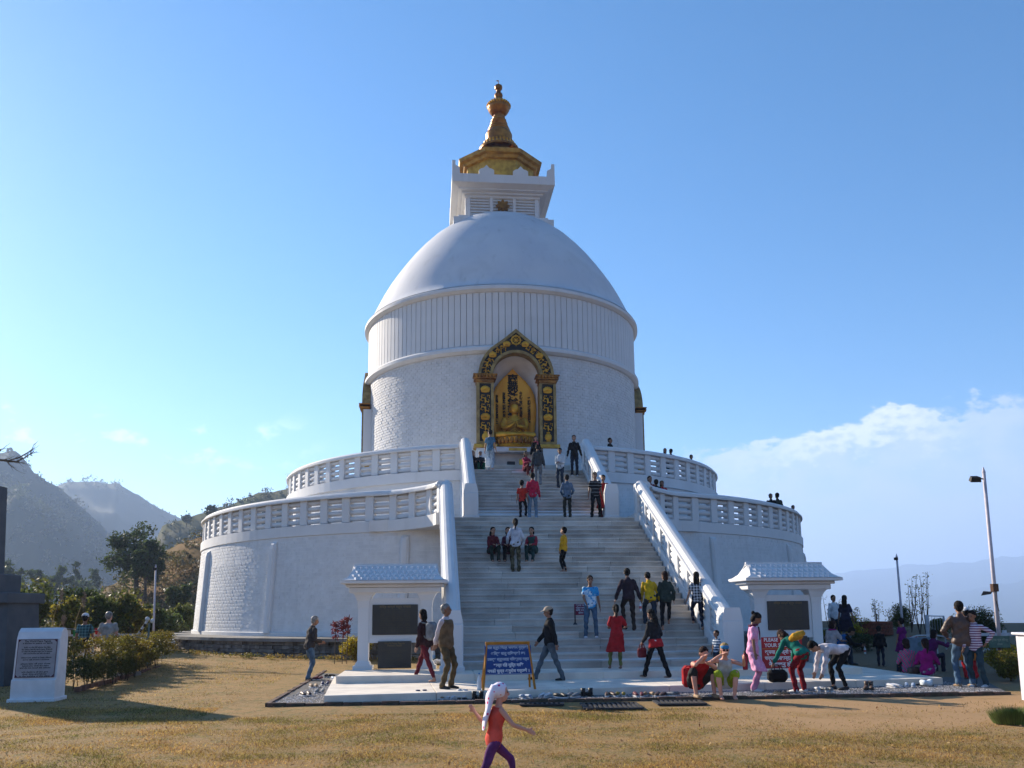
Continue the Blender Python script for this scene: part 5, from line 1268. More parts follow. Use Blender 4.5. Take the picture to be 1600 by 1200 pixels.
person('small boy in blue striped shirt behind the seated blonde woman', p_+Vector((0, -.1, -.05)), R(-60), .92, child=True, top=stripes('boy_stripe', (.03, .08, .16), (.45, .5, .55), 16), topk='tee', bottom=navy, skin=SKIN_D, vox=.012)
# --- the group putting on shoes at the right
p_ = at_z(1180, 1081, .02)
person('woman in pink kurta with dark scarf looking down beside red sign', p_+Vector((0, .02, 0)), R(72), 1.62, top=blotch('pink_print', (.62, .26, .44), (.66, .33, .50), (.75, .55, .66), 30), topk='kurta', bottom=cloth('pink', (.60, .26, .42)), botk='trousers', shoes=shoe_w, skin=SKIN_D, hair='bun', fem=True, scarf=cloth('dark_scarf', (.10, .02, .05)), handL=(.22, -.06, .82), handR=(-.20, -.05, .82), head=(0, 34), lean=4)
p_ = at_z(1252, 1082, .02)
w_ = person('woman in teal top and red trousers bending to a black bag', p_+Vector((0, .05, 0)), R(206), 1.60, top=cloth('teal', (.01, .17, .13)), topk='long', bottom=cloth('crimson', (.22, .012, .02)), botk='trousers', shoes=shoe_w, skin=SKIN_D, hair='bob', hairm=HAIR_R, lean=56, pelvis=(0, .12, .86), handL=(.38, -.38, .62), handR=(-.22, -.42, .50), head=(0, 40), fem=True, feetL=(.12, 0, 0))
tag(obj('yellow_satchel', rounded((.34, .12, .24), wr=.004), cloth('mustard', (.55, .30, .03)), None, wpos(w_, w_['T'](.06, .16, .30)), (R(-56), .2, R(206))), 'mustard yellow satchel on the back of the bending woman', 'bag')
b_p = at_z(1216, 1066, .17)
bag('black travel bag standing on the slab below the bending woman', b_p+Vector((0, .04, 0)), (.44, .24, .27), blackc, R(6), 'travel bag', 'handles', 'travel_bag')
p_ = at_z(1308, 1078, .02)
person('man in white shirt and black trousers bent over tying shoes at slab edge', p_+Vector((0, .06, 0)), R(-80), 1.68, top=cloth('bright_white', (.66, .62, .66)), topk='long', bottom=blackc, botk='slim', shoes=shoe_b, skin=SKIN, lean=84, side=0, pelvis=(0, .22, .84), feetL=(.13, .16, 0), feetR=(-.12, .02, 0), handL=(.12, -.40, .26), handR=(-.10, -.44, .24), poleL=(.4, .3, 1), poleR=(-.4, .3, 1), head=(0, 40))
p_ = at_z(1342, 1040, .10)
w_ = person('man in blue sleeveless jacket sitting hunched holding a bottle on the right', p_+Vector((-.1, .5, 0)), R(80), 1.66, top=blackc, topk='long', vest=cloth('royal_blue', (.01, .10, .28)), bottom=djeans, shoes=shoe_b, skin=SKIN_D, pelvis=(0, .35, .50), lean=46, feetL=(.14, -.08, 0), feetR=(-.14, -.06, 0), handL=(.12, -.42, .58), handR=(-.1, -.40, .60), head=(0, 20))
tag(obj('stool', MB().bbox(-.2, .2, -.2, .2, .38, .43, .02).box(-.17, -.13, -.17, -.13, 0, .38).box(.13, .17, -.17, -.13, 0, .38).box(-.17, -.13, .13, .17, 0, .38).box(.13, .17, .13, .17, 0, .38), mat('dark_wood', (.06, .04, .03), .7), None, wpos(w_, (0, .38, 0))), 'low dark stool under the man in blue sleeveless jacket', 'stool')
bottle('clear plastic bottle dangling from the hand of the hunched man', wpos(w_, w_['wL']+Vector((0, -.1, -.27))), .24)
gs = 'women sitting on the right end of the slab'
p_ = at_z(1425, 1052, .17)
person('woman in pink and grey chevron jumper seated on slab beside brown handbag', p_+Vector((0, .15, -.17)), R(172), 1.55, top=stripes('chevron', (.50, .06, .16), (.14, .15, .18), 7, 'v'), topk='long', bottom=navy, skin=SKIN_D, hair='bob', hairm=HAIR_R, pelvis=(0, .0, .27), feetL=(.12, -.5, .0), feetR=(-.12, -.5, .0), handL=(.15, -.3, .45), handR=(-.15, -.3, .45), fem=True, lean=8)
bag('brown handbag resting on the slab below the seated women', p_+Vector((.02, -.12, 0)), (.40, .14, .16), leather, R(12), 'handbag', None, 'handbag')
p_ = at_z(1452, 1054, .17)
person('woman in magenta top and checked skirt seated at the slab corner', p_+Vector((.02, .12, -.17)), R(158), 1.58, top=cloth('magenta', (.32, .01, .15)), topk='long', bottom=stripes('skirt_check', (.35, .30, .36), (.06, .02, .05), 14, 'xy'), botk='trousers', skin=SKIN_D, hair='pony', hairm=HAIR_R, pelvis=(0, .0, .27), feetL=(.34, -.45, .0), feetR=(.10, -.55, .0), handL=(.15, -.3, .45), handR=(-.20, -.3, .45), fem=True, lean=10, head=(20, 0))
p_ = at_z(1478, 1048, .1)
person('woman in dark purple shawl leaning towards the magenta top', p_+Vector((.05, .75, -.1)), R(120), 1.55, top=cloth('purple', (.10, .01, .08)), topk='long', bottom=navy, skin=SKIN_D, hair='bob', pelvis=(0, .1, .48), feetL=(.12, -.3, .0), feetR=(-.12, -.3, .0), handL=(.2, -.5, .9), handR=(-.2, -.5, .85), fem=True, lean=24)
p_ = at_z(1446, 1040, .25)
person('child in purple dress standing behind the seated chevron jumper', p_+Vector((0, 1.2, 0)), R(-160), 1.15, child=True, top=cloth('violet', (.14, .01, .12)), topk='kurta', bottom=navy, skin=SKIN_D, fem=True)
p_ = at_z(1509, 1073, .02)
person('big man in brown leather jacket and jeans with back turned', p_, R(176), 1.80, top=leather, topk='jacket', bottom=jeans, shoes=shoe_t, skin=SKIN_D, hairm=HAIR, build=1.12, feetL=(.13, 0, 0), feetR=(-.15, .02, 0), handL=(.20, -.22, 1.02), handR=(-.20, -.22, 1.02), poleL=(1, .4, -.4), poleR=(-1, .4, -.4), head=(-10, 6))
p_ = at_z(1533, 1074, .02)
w_ = person('person in pink and white striped shirt standing hand on hip', p_+Vector((0, .1, 0)), R(-52), 1.60, top=stripes('pink_stripe', (.55, .50, .56), (.14, .05, .12), 19), topk='long', bottom=cloth('dark_teal_jeans', (.03, .06, .08)), shoes=shoe_w, skin=SKIN_D, hairm=HAIR, handL=(.24, .06, 1.02), poleL=(1, .6, 0), handR=(-.14, -.26, .90), feetL=(.16, .03, 0), head=(0, 14))
p_ = at_z(1548, 1066, .02)
person('woman in long orange and red dress behind the brown leather jacket', p_+Vector((.05, .9, 0)), R(170), 1.66, top=cloth('orange', (.50, .16, .02)), topk='kurta', bottom=cloth('scarlet', (.45, .015, .02)), skin=SKIN_D, fem=True, hat='cap', hatm=whitec)
# --- farther right
p_ = at_z(1376, 1026, .35)
person('small child in dark clothes alone on the shaded path', level := Vector((p_.x*1.0, p_.y, float(gz(p_.x, p_.y)))), R(150), 1.08, child=True, top=blackc, topk='jacket', bottom=navy, skin=SKIN_D, shoes=shoe_b)
def on_ground(x, y, z=.5):
    for _ in range(6):
        p = at_z(x, y, z); z = float(gz(p.x, p.y))
        if p.y > 45 or p.y < 0: break
    p = at_z(x, y, z); return p
p_ = at_d(1302, 1020, 24.5); p_.z = float(gz(p_.x, p_.y))
person('woman in white top and pink scarf sitting behind the right kiosk', p_, R(120), 1.62, top=cloth('cream', (.50, .42, .42)), topk='kurta', bottom=blackc, skin=SKIN_D, hair='bob', hairm=HAIR_R, pelvis=(0, .1, .62), feetL=(.15, -.35, 0), feetR=(-.15, -.35, 0), handL=(.2, -.3, .8), handR=(-.2, -.3, .8), fem=True, lean=14, scarf=cloth('pink_scarf', (.4, .03, .16)), build=1.1)
p_ = at_d(1324, 1005, 29); p_.z = float(gz(p_.x, p_.y))+.25
person('person in dark coat standing before the yellow shrub at right', p_, R(150), 1.62, top=cloth('ink_blue', (.02, .02, .04)), topk='kurta', bottom=greyc, skin=SKIN_D, hair='long', fem=True)
p_ = at_d(1316, 1005, 30); p_.z = float(gz(p_.x, p_.y))+.25
person('person in pale top half hidden behind the dark coat', p_+Vector((-.1, .3, 0)), R(10), 1.58, top=whitec, topk='long', bottom=navy, skin=SKIN_D, hair='short')
# --- two men walking away on the left
p_ = at_d(130, 1020, 24.8); p_.z = float(gz(p_.x, p_.y))
m_ = person('man in green plaid shirt and white cap walking away beyond the hedge', p_, R(186), 1.72, top=stripes('plaid', (.10, .22, .24), (.02, .06, .07), 12, 'xy'), topk='tee', bottom=cloth('white_trousers', (.5, .5, .52)), skin=SKIN_D, hat='cap', hatm=whitec, handL=(.26, 0, .82), handR=(-.27, -.1, .84))
bag('black shoulder bag hanging at the hip of the man in plaid', wpos(m_, (-.16, .18, .78)), (.26, .12, .28), blackc, R(186), 'shoulder bag', 'long', 'shoulder_bag')
p_ = at_d(167, 1020, 24.8); p_.z = float(gz(p_.x, p_.y))
person('broad man in light grey shirt walking away beyond the hedge', p_, R(176), 1.75, top=cloth('light_grey', (.33, .33, .32)), topk='tee', bottom=cloth('sand', (.4, .36, .28)), skin=SKIN_P, hairm=HAIR_G, build=1.2, handL=(.34, 0, .84), handR=(-.34, 0, .84))
# --- the running girl in front
p_ = at_z(772, 1246, 0)
g_ = person('running girl in coral top and purple leggings with flowered headscarf', p_, R(112), 1.04, child=True, skin=SKIN_P, top=cloth('coral', (.75, .10, .07)), topk='tank', bottom=cloth('plum_leggings', (.13, .035, .14)), botk='slim', hair='none', hairm=HAIR_B, fem=True, lean=10, pelvis=(0, 0, .88), feetL=(.06, -.40, .06), feetR=(-.06, .42, .02), handL=(.14, .27, 1.30), poleL=(.3, .6, -1), handR=(-.26, -.46, 1.02), poleR=(-.6, .5, -.6), head=(-14, 0), vox=.0085, wr=.0035, shoes=shoe_w)
hm_ = g_['head']; q = MB()
q.ball((0, .022, .035), (.118, .140, .135), 18, 12, hm_); q.tube([(0, .09, .10), (.0, .155, -.06), (-.02, .19, -.28), (-.05, .24, -.60)], [(.10, .08), (.13, .07), (.135, .045), (.12, .022)], 14, hm_, up=(0, 1, 0))
inv = hm_.inverted(); nv = []
for v_ in q.v:
    l = inv @ Vector(v_)
    if l.y < -.05 and l.z < .08: l.y = -.05+(l.y+.05)*.1
    nv.append(tuple((hm_ @ l)*g_['S']))
q.v = nv
obj('headscarf', remesh(q, .009, wrinkle=.004, wf=7), blotch('flower_print', (.72, .66, .76), (.74, .70, .80), (.62, .03, .16), 19, .4, .6), g_['root'])

# --- farther up the stairs
p_, r_, t_ = stair_at(806, 892)
person('person in white shirt and camouflage trousers standing before the seated women', p_+Vector((0, .05, 0)), R(184), 1.60, top=cloth('cool_white', (.50, .53, .60)), topk='long', bottom=blotch('camouflage', (.05, .045, .025), (.11, .10, .06), (.03, .025, .02), 13), skin=SKIN_D, hair='pony', fem=True, handL=(.26, -.1, .95), handR=(-.22, -.2, .98))
p_, r_, t_ = stair_at(882, 892)
person('boy in yellow hooded top holding a black bag on the steps', p_, R(-120), 1.30, child=True, top=cloth('warm_yellow', (.62, .33, .02)), topk='jacket', bottom=blackc, botk='slim', skin=SKIN, handL=(.15, -.12, .80), handR=(-.18, -.22, .84))
for (x, y, lab, tm, bmt, hr, rz_) in ((774, 877, 'seated woman in dark red shawl left of the camouflage trousers', maroon, cloth('dark_green', (0, 0, 0)), 'long', 20), (794, 877, 'seated woman half hidden behind the camouflage trousers', cloth('wine', (.08, .02, .04)), blackc, 'bob', 0), (828, 877, 'seated woman in teal waistcoat right of the camouflage trousers', cloth('rust_red', (.30, .03, .05)), cloth('deep_teal', (.02, .06, .06)), 'bob', -18)):
    p_, r_, t_ = stair_at(x, y)
    person(lab, p_+Vector((0, -.08, 0)), R(rz_), 1.56, top=tm, topk='long', bottom=bmt, skin=SKIN, hair=hr, pelvis=(0, .38, .40), feetL=(.11, -.02, .0), feetR=(-.11, .0, .0), handL=(.10, -.10, .58), handR=(-.1, -.08, .58), fem=True, lean=14, vest=cloth('teal_vest', (.03, .09, .09)) if x == 828 else None, scarf=None)
lev = lambda x, s_=16.1: level_at(x, s_, LZ1+.01)
person('boy in red t-shirt stepping up beside the crimson pullover', lev(816), R(170), 1.36, child=True, top=cloth('bright_red', (.50, .03, .02)), topk='tee', bottom=blackc, skin=SKIN_D, feetL=(.08, 0, 0), feetR=(-.14, -.16, .16), handL=(.24, .02, .84))
person('man in crimson pullover and light jeans seen from behind on the landing', lev(833), R(178), 1.66, top=cloth('crimson_knit', (.48, .02, .06)), topk='long', bottom=cloth('light_jeans', (.16, .24, .32)), skin=SKIN_D, feetL=(.14, 0, 0), feetR=(-.12, .0, 0))
person('man in blue grey shirt seen from behind on the landing', lev(887), R(182), 1.60, top=cloth('blue_grey', (.12, .17, .24)), topk='long', bottom=cloth('dark_olive', (.03, .032, .026)), skin=SKIN_D, handL=(.18, -.2, 1.0), handR=(-.18, -.2, 1.0))
person('man in black jumper with white stripes coming down the upper stairs', lev(931), R(6), 1.70, top=stripes('black_stripe', (.015, .015, .018), (.3, .3, .3), 8, 'z', .9), topk='tee', bottom=blackc, skin=SKIN_D, feetL=(.15, 0, 0), feetR=(-.15, 0, 0))
person('woman in red dress close behind the black striped jumper', lev(944, 15.85), R(-20), 1.64, top=cloth('red_dress', (.40, .02, .02)), topk='kurta', bottom=maroon, skin=SKIN_D, hair='short', fem=True)
p_, r_, t_ = stair_at(876, 764)
person('man in white jacket and jeans looking at his hands on upper steps', p_, R(-20), 1.60, top=cloth('off_white', (.50, .55, .60)), topk='long', bottom=djeans, skin=SKIN_D, handL=(.06, -.25, 1.10), handR=(-.06, -.25, 1.10), head=(0, 14))
p_, r_, t_ = stair_at(898, 743)
person('man in black sweatshirt descending beside the top right handrail', p_, R(0), 1.70, top=blackc, topk='long', bottom=cloth('ink_jeans', (.02, .025, .04)), shoes=shoe_w, skin=SKIN, feetL=(.10, -.12, -.16), feetR=(-.10, .05, 0), handL=(.30, -.05, .84), handR=(-.30, 0, .84))
p_, r_, t_ = stair_at(841, 757)
person('man in grey hooded jacket with back turned high on the stairs', p_, R(176), 1.62, top=cloth('mid_grey', (.06, .065, .07)), topk='jacket', bottom=greyc, skin=SKIN_D)
p_, r_, t_ = stair_at(832, 742)
person('seated woman in crimson shawl beside the grey hooded jacket', p_+Vector((-.1, 0, 0)), R(30), 1.55, top=cloth('crimson_shawl', (.34, .02, .06)), topk='long', bottom=maroon, skin=SKIN_D, hair='bob', pelvis=(0, .34, .38), handL=(.1, -.1, .6), handR=(-.1, -.1, .6), fem=True)
top_at = lambda x, s_=10.6: level_at(x, s_, 7.67)
person('woman in black with pink scarf standing before the right gold pilaster', top_at(838, 10.4), R(10), 1.62, top=blackc, topk='long', bottom=navy, skin=SKIN, hair='bob', scarf=cloth('rose', (.5, .1, .12)), fem=True)
person('man in blue t-shirt and pale jeans before the left gold pilaster', top_at(766, 9.9)+Vector((0, 0, .25)), R(160), 1.72, top=cloth('slate_blue', (.06, .15, .24)), topk='tee', bottom=cloth('pale_jeans', (.25, .33, .42)), skin=SKIN, head=(60, 0))
bag('white plastic bag held by the man in blue t-shirt', level_at(762, 10.2, 7.95)+Vector((0, -.1, 0)), (.22, .12, .42), mat('white_plastic', (.6, .66, .7), .4), 0, 'plastic bag', None, 'plastic_bag')
for (x, s_, lab, tm, bmt, hat_) in ((740, 11.3, 'seated woman in brown headscarf at the top left of the stairs', cloth('dark_brown_shawl', (.04, .02, .02)), blackc, cloth('brown_scarf', (.10, .05, .04))), (752, 11.3, 'seated woman in white headscarf and green trousers at the stair top', navy, cloth('bottle_green', (.01, .10, .06)), whitec)):
    person(lab, level_at(x, s_+.25, 7.42), R(8), 1.55, top=tm, topk='long', bottom=bmt, skin=SKIN, hair='none', hat='scarf', hatm=hat_, pelvis=(0, .38, .36), feetL=(.11, -.02, 0), feetR=(-.11, 0, 0), handL=(.1, -.1, .6), handR=(-.1, -.1, .6), fem=True)
# --- visitors on the terraces, only heads and shoulders above the rails
def behind_rail(x, y, Rr, zf, label, tm, hair='short', rz_=0, H=1.62, lean=12, hm_=None):
    """stands on terrace floor zf just inside rail radius Rr, head top seen at pixel (x,y)"""
    best = None
    for k in range(200):
        dist = 28+k*.09; p = at_d(x, y, dist); e = abs(math.hypot(p.x-PC.x, p.y-PC.y)-Rr)
        if p.y < PC.y-1 and (best is None or e < best[0]): best = (e, p)
    p = best[1]; Hh = p.z-zf; k_ = Hh/H
    return person(label, Vector((p.x, p.y, zf)), R(rz_), min(1.78, max(1.0, Hh)) if Hh > 1.3 else 1.45, top=tm, topk='jacket', bottom=navy, skin=SKIN_D, hair=hair, lean=0)
behind_rail(953, 686, 10.9, 7.66, 'dark haired visitor leaning over the upper terrace rail above the stairs', blackc, rz_=60)
behind_rail(1039, 702, 10.9, 7.66, 'left one of two heads side by side over the upper terrace rail', blackc, 'bob')
behind_rail(1048, 703, 10.9, 7.66, 'right one of two heads side by side over the upper terrace rail', navy, rz_=200)
behind_rail(1080, 712, 10.9, 7.66, 'lone head over the upper terrace rail near its right end', blackc)
behind_rail(1015, 746, 15.0, 5.17, 'visitor with reddish hair behind the lower rail above the handrail top', maroon, rz_=20)
behind_rail(1025, 751, 15.0, 5.17, 'middle head of three behind the lower terrace rail', blackc, rz_=190)
behind_rail(1034, 753, 15.0, 5.17, 'rightmost head of three low behind the lower terrace rail', redc, 'bob')
behind_rail(1204, 773, 15.1, 5.17, 'dark haired visitor left of the green jacket on the lower terrace', blackc)
behind_rail(1214, 772, 15.1, 5.17, 'visitor in dark green jacket at the right of the lower terrace', cloth('dark_green', (0, 0, 0)), rz_=190)
behind_rail(1239, 791, 15.1, 5.17, 'head barely showing at the far right end of the lower rail', blackc)
# ------------------------------------------------------------------ signs
orange = mat('orange_paint', (.50, .20, .015), .55, var=.15); blue_b = mat('blue_enamel', (.008, .045, .22), .4, var=.08); wlet = mat('white_lettering', (.72, .74, .76), .6, var=.02); wlet2 = mat('dull_lettering', (.42, .50, .60), .6, var=.02)
p0 = at_z(755, 1079, .17); p1 = at_z(836, 1077, .17); wd = (p1-p0).length; rz = math.atan2((p1-p0).y, (p1-p0).x)
mid_ = (p0+p1)/2
sg = thing('notice_stand', 'blue notice in white Nepali lettering on an orange folding stand', 'sign', mid_, rz)
q = MB()
hw, lean_ = wd/2, .17; Hs = .93
for s_ in (-1, 1):
    obj('leg', MB().tube([(s_*hw, 0, 0), (s_*(hw-.10), lean_, Hs)], .026, 6), orange, sg)
    obj('leg', MB().tube([(s_*(hw-.02), .50, 0), (s_*(hw-.10), lean_+.01, Hs)], .022, 6), orange, sg)
obj('frame', MB().bbox(-hw+.07, hw-.07, lean_-.03, lean_+.03, Hs-.03, Hs+.03, .01), orange, sg)
bo = obj('board', MB().bbox(-hw+.05, hw-.05, -.012, .012, 0, .60, .004), blue_b, sg, (0, .05, .30), (-lean_/Hs, 0, 0))
obj('border', MB().box(-hw+.06, hw-.06, -.014, -.0125, .01, .018).box(-hw+.06, hw-.06, -.014, -.0125, .582, .59), wlet2, bo)
for k, (tx, m_) in enumerate((('यस स्तूप भित्र भगवान बुद्धको', wlet2), ('अस्थि धातु राखिएको छ।', wlet2), ('तसर्थ स्तूपलाई परिक्रमा गर्दा', wlet2), ('शान्त रहि मूर्ति माथि', wlet), ('नचढी घुम्न अनुरोध गर्दछौं ।', wlet))):
    # vowel sign i is written before its consonant
    out = []; 
    for ch in tx:
        if ch == 'ि':
            j = len(out)-1
            while j >= 2 and out[j-1] == '्': j -= 2
            out.insert(j, ch)
        else: out.append(ch)
    me = text_mesh(''.join(out), .105, bold=.0035); o = obj('lettering', me, m_, bo, (0, -.016, .545-k*.118), UPRIGHT)
    w_ = max(.01, o.dimensions.x); o.scale = (min(1, (2*hw-.2)*(.98, .82, 1, .72, 1)[k]/w_),)*2+(1,)
def dev(tx):
    out = []
    for ch in tx:
        if ch == 'ि':
            j = len(out)-1
            while j >= 2 and out[j-1] == '्': j -= 2
            out.insert(j, ch)
        else: out.append(ch)
    return ''.join(out)
def fit_text(body, size, maxw, m, parent, loc, bold=0, rot=UPRIGHT):
    me = text_mesh(body, size, bold=bold); o = obj('lettering', me, m, parent, loc, rot)
    w_ = max(v.co.x for v in me.vertices)-min(v.co.x for v in me.vertices) if len(me.vertices) else 1
    s_ = min(1.25, maxw/w_); o.scale = (s_, 1, 1); return o
# small maroon notice on a post
p_, r_, t_ = stair_at(899, 978)
sg = thing('small_notice', 'small maroon notice on a short post on the lower steps', 'sign', p_+Vector((0, .02, 0)), PRZ)
obj('post', MB().tube([(0, 0, 0), (0, 0, .40)], .018, 6), mat('dark_steel', (0, 0, 0)), sg); obj('foot', MB().lathe([(.07, 0), (.02, .07), (0, .07)], 8), mat('dark_steel', (0, 0, 0)), sg)
bo = obj('board', MB().bbox(-.02, .34, -.012, .012, .26, .56, .003), mat('maroon_enamel', (.16, .008, .04), .5), sg)
for k, tx in enumerate(('कृपया यहाँ', 'जुत्ता लगाई', 'माथि नजानु', 'होला')): fit_text(dev(tx), .06, .28, wlet2, bo, (.16, -.014, .52-k*.067), .0015)
# large red notice
p0 = at_z(1192, 1043, S2Z); sg = thing('shoe_notice', 'red notice saying PLEASE TAKE OFF YOUR SHOES before the right kiosk', 'sign', p0+Vector((.38, -.35, -.08)), R(4))
red_b = mat('red_enamel', (.34, .012, .018), .45, var=.06)
bo = obj('board', MB().bbox(-.50, .50, -.015, .015, .08, .82, .004), red_b, sg)
for x in (-.46, .46): obj('leg', MB().box(x-.02, x+.02, -.012, .5, 0, .03).box(x-.02, x+.02, .017, .05, 0, .78), mat('dark_steel', (0, 0, 0)), sg)
fit_text('PLEASE TAKE OFF', .115, .88, wlet, bo, (0, -.017, .755), .002); fit_text('YOUR SHOES', .125, .66, wlet, bo, (-.1, -.017, .625), .002)
obj('border', MB().box(-.49, .49, -.018, -.016, .54, .552), orange, bo)
for k, (tx, w_) in enumerate((('कृपया आफ्नो जुत्ता', .86), ('चप्पल यसभन्दा बाहिर', .88), ('नै राख्नु होला', .70))): fit_text(dev(tx), .12, w_, wlet, bo, (0, -.017, .465-k*.145), .003)
# fire extinguisher beside the newel
p_ = at_z(1163, 1046, S2Z); ex = thing('fire_extinguisher', 'red fire extinguisher standing at the foot of the right newel', 'fire extinguisher', p_+Vector((0, -.1, 0)))
obj('cylinder', MB().lathe([(0, 0), (.055, 0), (.06, .03), (.06, .30), (.04, .36), (.02, .38), (0, .38)], 14), mat('red_enamel', (0, 0, 0)), ex, smooth=True); obj('valve', MB().box(-.02, .02, -.05, .03, .38, .44).tube([(0, -.05, .40), (.06, -.07, .30), (.06, -.06, .18)], .01, 5), black, ex)

# ------------------------------------------------------------------ shoes left behind
def shoe_proto(kind):
    q = MB()
    if kind == 'boot': q.tube([(0, .09, .06), (0, .09, .10), (0, .085, .16)], [(.045, .05), (.042, .048), (.05, .055)], 10)
    L = [(0, .13, .03), (0, .08, .038), (0, 0, .038), (0, -.09, .030), (0, -.15, .022)]
    if kind == 'sandal': q.tube([(-.04, -.04, .03), (-.02, -.06, .06), (.02, -.06, .06), (.04, -.04, .03)], .009, 5); q.tube([(-.035, .07, .03), (0, .05, .055), (.035, .07, .03)], .008, 5)
    else: q.tube([(p[0], p[1], p[2]+.015) for p in L], [(.034, .034), (.038, .036), (.040, .030), (.042, .022), (.030, .012)], 10)
    up_ = q
    s_ = MB().prism([(-.04, .14), (-.046, .05), (-.040, -.02), (-.052, -.10), (-.03, -.17), (.03, -.17), (.052, -.10), (.04, -.02), (.046, .05), (.04, .14)][::-1], 0, .022)
    return up_.mesh('upper', True), s_.mesh('sole')
SP = {k: shoe_proto(k) for k in ('sneaker', 'boot', 'sandal')}
def shoe_pair(x, y, z, kind, colname, m, where, pz=0.0, yaw=0, single=False, gap=.12):
    base = at_z(x, y, z)
    for s_ in ((-1, 1) if not single else (1,)):
        r_ = yaw+random.uniform(-.25, .25)
        t_ = thing(kind, f"{'left' if s_ < 0 else 'right'} one of the {colname} {'boots' if kind == 'boot' else kind+'s'} {where}", 'shoe', base+Vector((s_*gap/2*math.cos(yaw), s_*gap/2*math.sin(yaw)+random.uniform(-.03, .03), 0)), r_, 'shoes left by the slab')
        u, so = SP[kind]; u = u.copy(); so = so.copy()
        obj('upper', u, m, t_, smooth=True); obj('sole', so, shoe_w if kind == 'sneaker' else mat('rubber', (.03, .03, .03), .8), t_)
sm = {'white': shoe_w, 'black': shoe_b, 'tan': shoe_t, 'brown': leather, 'grey': mat('shoe_grey', (.2, .21, .22), .7), 'teal': mat('shoe_teal', (.02, .25, .3), .6), 'pale blue': mat('shoe_pale_blue', (.3, .38, .5), .6), 'maroon': mat('shoe_maroon', (.12, .02, .03), .6), 'mustard': mat('shoe_mustard', (.3, .22, .04), .6), 'navy': mat('shoe_navy', (.03, .04, .10), .6)}
PAIRS = [(552, 1093, 'sneaker', 'white', 'near the left corner of the slab front'), (580, 1093, 'sneaker', 'brown', 'second pair along the slab front'), (596, 1092, 'sandal', 'teal', 'bright among the left pairs'), (612, 1092, 'sneaker', 'tan', 'right of the teal sandals'), (628, 1091, 'sneaker', 'grey', 'below the walking woman'),
         (645, 1091, 'sneaker', 'black', 'below the left kiosk board'), (660, 1091, 'boot', 'navy', 'before the man in knitted vest'), (692, 1092, 'sneaker', 'tan', 'in front of the knitted vest man'), (706, 1092, 'sneaker', 'white', 'left of the big white pair by the notice'), (722, 1091, 'boot', 'white', 'just left of the blue notice'), (747, 1092, 'boot', 'black', 'under the left leg of the notice stand'),
         (820, 1091, 'sneaker', 'pale blue', 'right of the running girl'), (852, 1089, 'sneaker', 'white', 'in front of the striding cap man'), (877, 1090, 'sneaker', 'black', 'low pair before the middle of the slab'), (895, 1089, 'sneaker', 'grey', 'with white soles near the middle grating'), (915, 1087, 'boot', 'black', 'tall pair near the middle grating'), (953, 1088, 'sneaker', 'brown', 'right of the tall black pair'), (970, 1087, 'sneaker', 'mustard', 'before the red kurta woman'),
         (998, 1088, 'sneaker', 'maroon', 'below the girl striding left'), (1014, 1087, 'sneaker', 'tan', 'between two darker pairs right of centre'), (1032, 1088, 'sneaker', 'brown', 'near the red tank top man'), (1050, 1087, 'sneaker', 'grey', 'just left of the red tank top man'), (1358, 1077, 'boot', 'brown', 'before the right half of the slab'), (1396, 1074, 'sneaker', 'white', 'beyond the brown boots at right'), (1422, 1073, 'sneaker', 'pale blue', 'under the seated chevron jumper'),
         (1445, 1071, 'sandal', 'maroon', 'near the right corner of the slab'), (1278, 1079, 'sneaker', 'white', 'handled by the man bent over'), (1292, 1080, 'sneaker', 'grey', 'between the two bending people'), (1220, 1084, 'sandal', 'black', 'below the black travel bag'),
         (497, 1062, 'sneaker', 'maroon', 'at the top of the left gravel heap'), (515, 1058, 'sneaker', 'black', 'beside the left kiosk base corner'), (490, 1074, 'sneaker', 'tan', 'midway down the left gravel'), (508, 1070, 'sneaker', 'navy', 'close to the left slab edge'), (478, 1087, 'sneaker', 'brown', 'at the left end of the gravel'), (500, 1082, 'sneaker', 'grey', 'above the corner of the slab'), (518, 1067, 'sandal', 'maroon', 'touching the left slab edge'), (524, 1062, 'sneaker', 'pale blue', 'behind the navy pair on the left')]
for x, y, k, cn, wh in PAIRS: shoe_pair(x, y, .03, k, cn, sm[cn], wh, yaw=random.uniform(-.6, .6)+(PI if random.random() < .4 else 0))
bottle('tall clear bottle standing on the slab beside the notice stand', at_z(750, 1079, .17)+Vector((-.02, .12, 0)), .34, lab=mat('clear_plastic', (0, 0, 0)))
bottle('blue capped bottle on the grass right of the left kiosk', at_z(677, 1035, .1)+Vector((0, 0, 0)), .5, lab=mat('label_blue', (.3, .5, .7), .5))
tag(obj('paper_bag', rounded((.26, .2, .14), wr=.012), mat('white_plastic', (0, 0, 0)), None, at_z(1430, 1073, .03)+Vector((.3, .1, 0))), 'crumpled white plastic bag on the gravel at right', 'bag')

# ------------------------------------------------------------------ left side: stele, monument, hedge
stele_m = mat('stele_white', (.66, .66, .68), .8, var=.06, scale=4, bump=.2)
pb = at_z(47, 1095, 0); S_ = 1.48
stele = thing('stele', 'white rounded stele with a grey inscribed plaque on the lawn', 'stele', (pb.x, pb.y+.30, 0), R(9))
prof = [(-.42, 0), (-.42, .42), (-.34, .45), (-.27, 1.10), (-.24, 1.28), (-.16, 1.42), (-.02, 1.50), (.12, 1.49), (.24, 1.42), (.30, 1.30), (.32, 0)]
obj('body', MB().prism([(a*.8, b_) for a, b_ in prof][::-1], -.43, .43, 'x'), stele_m, stele)
obj('step', MB().bbox(-.47, .47, -.40, .30, -.05, .05, .015), stele_m, stele)
ang = math.atan2(.07, .65)
pq = obj('plaque', MB().bbox(-.39, .39, -.014, .006, 0, .80, .004), mat('plaque_grey', (.30, .29, .31), .6, var=.08), stele, (0, -.283, .47), (-ang*.85, 0, 0))
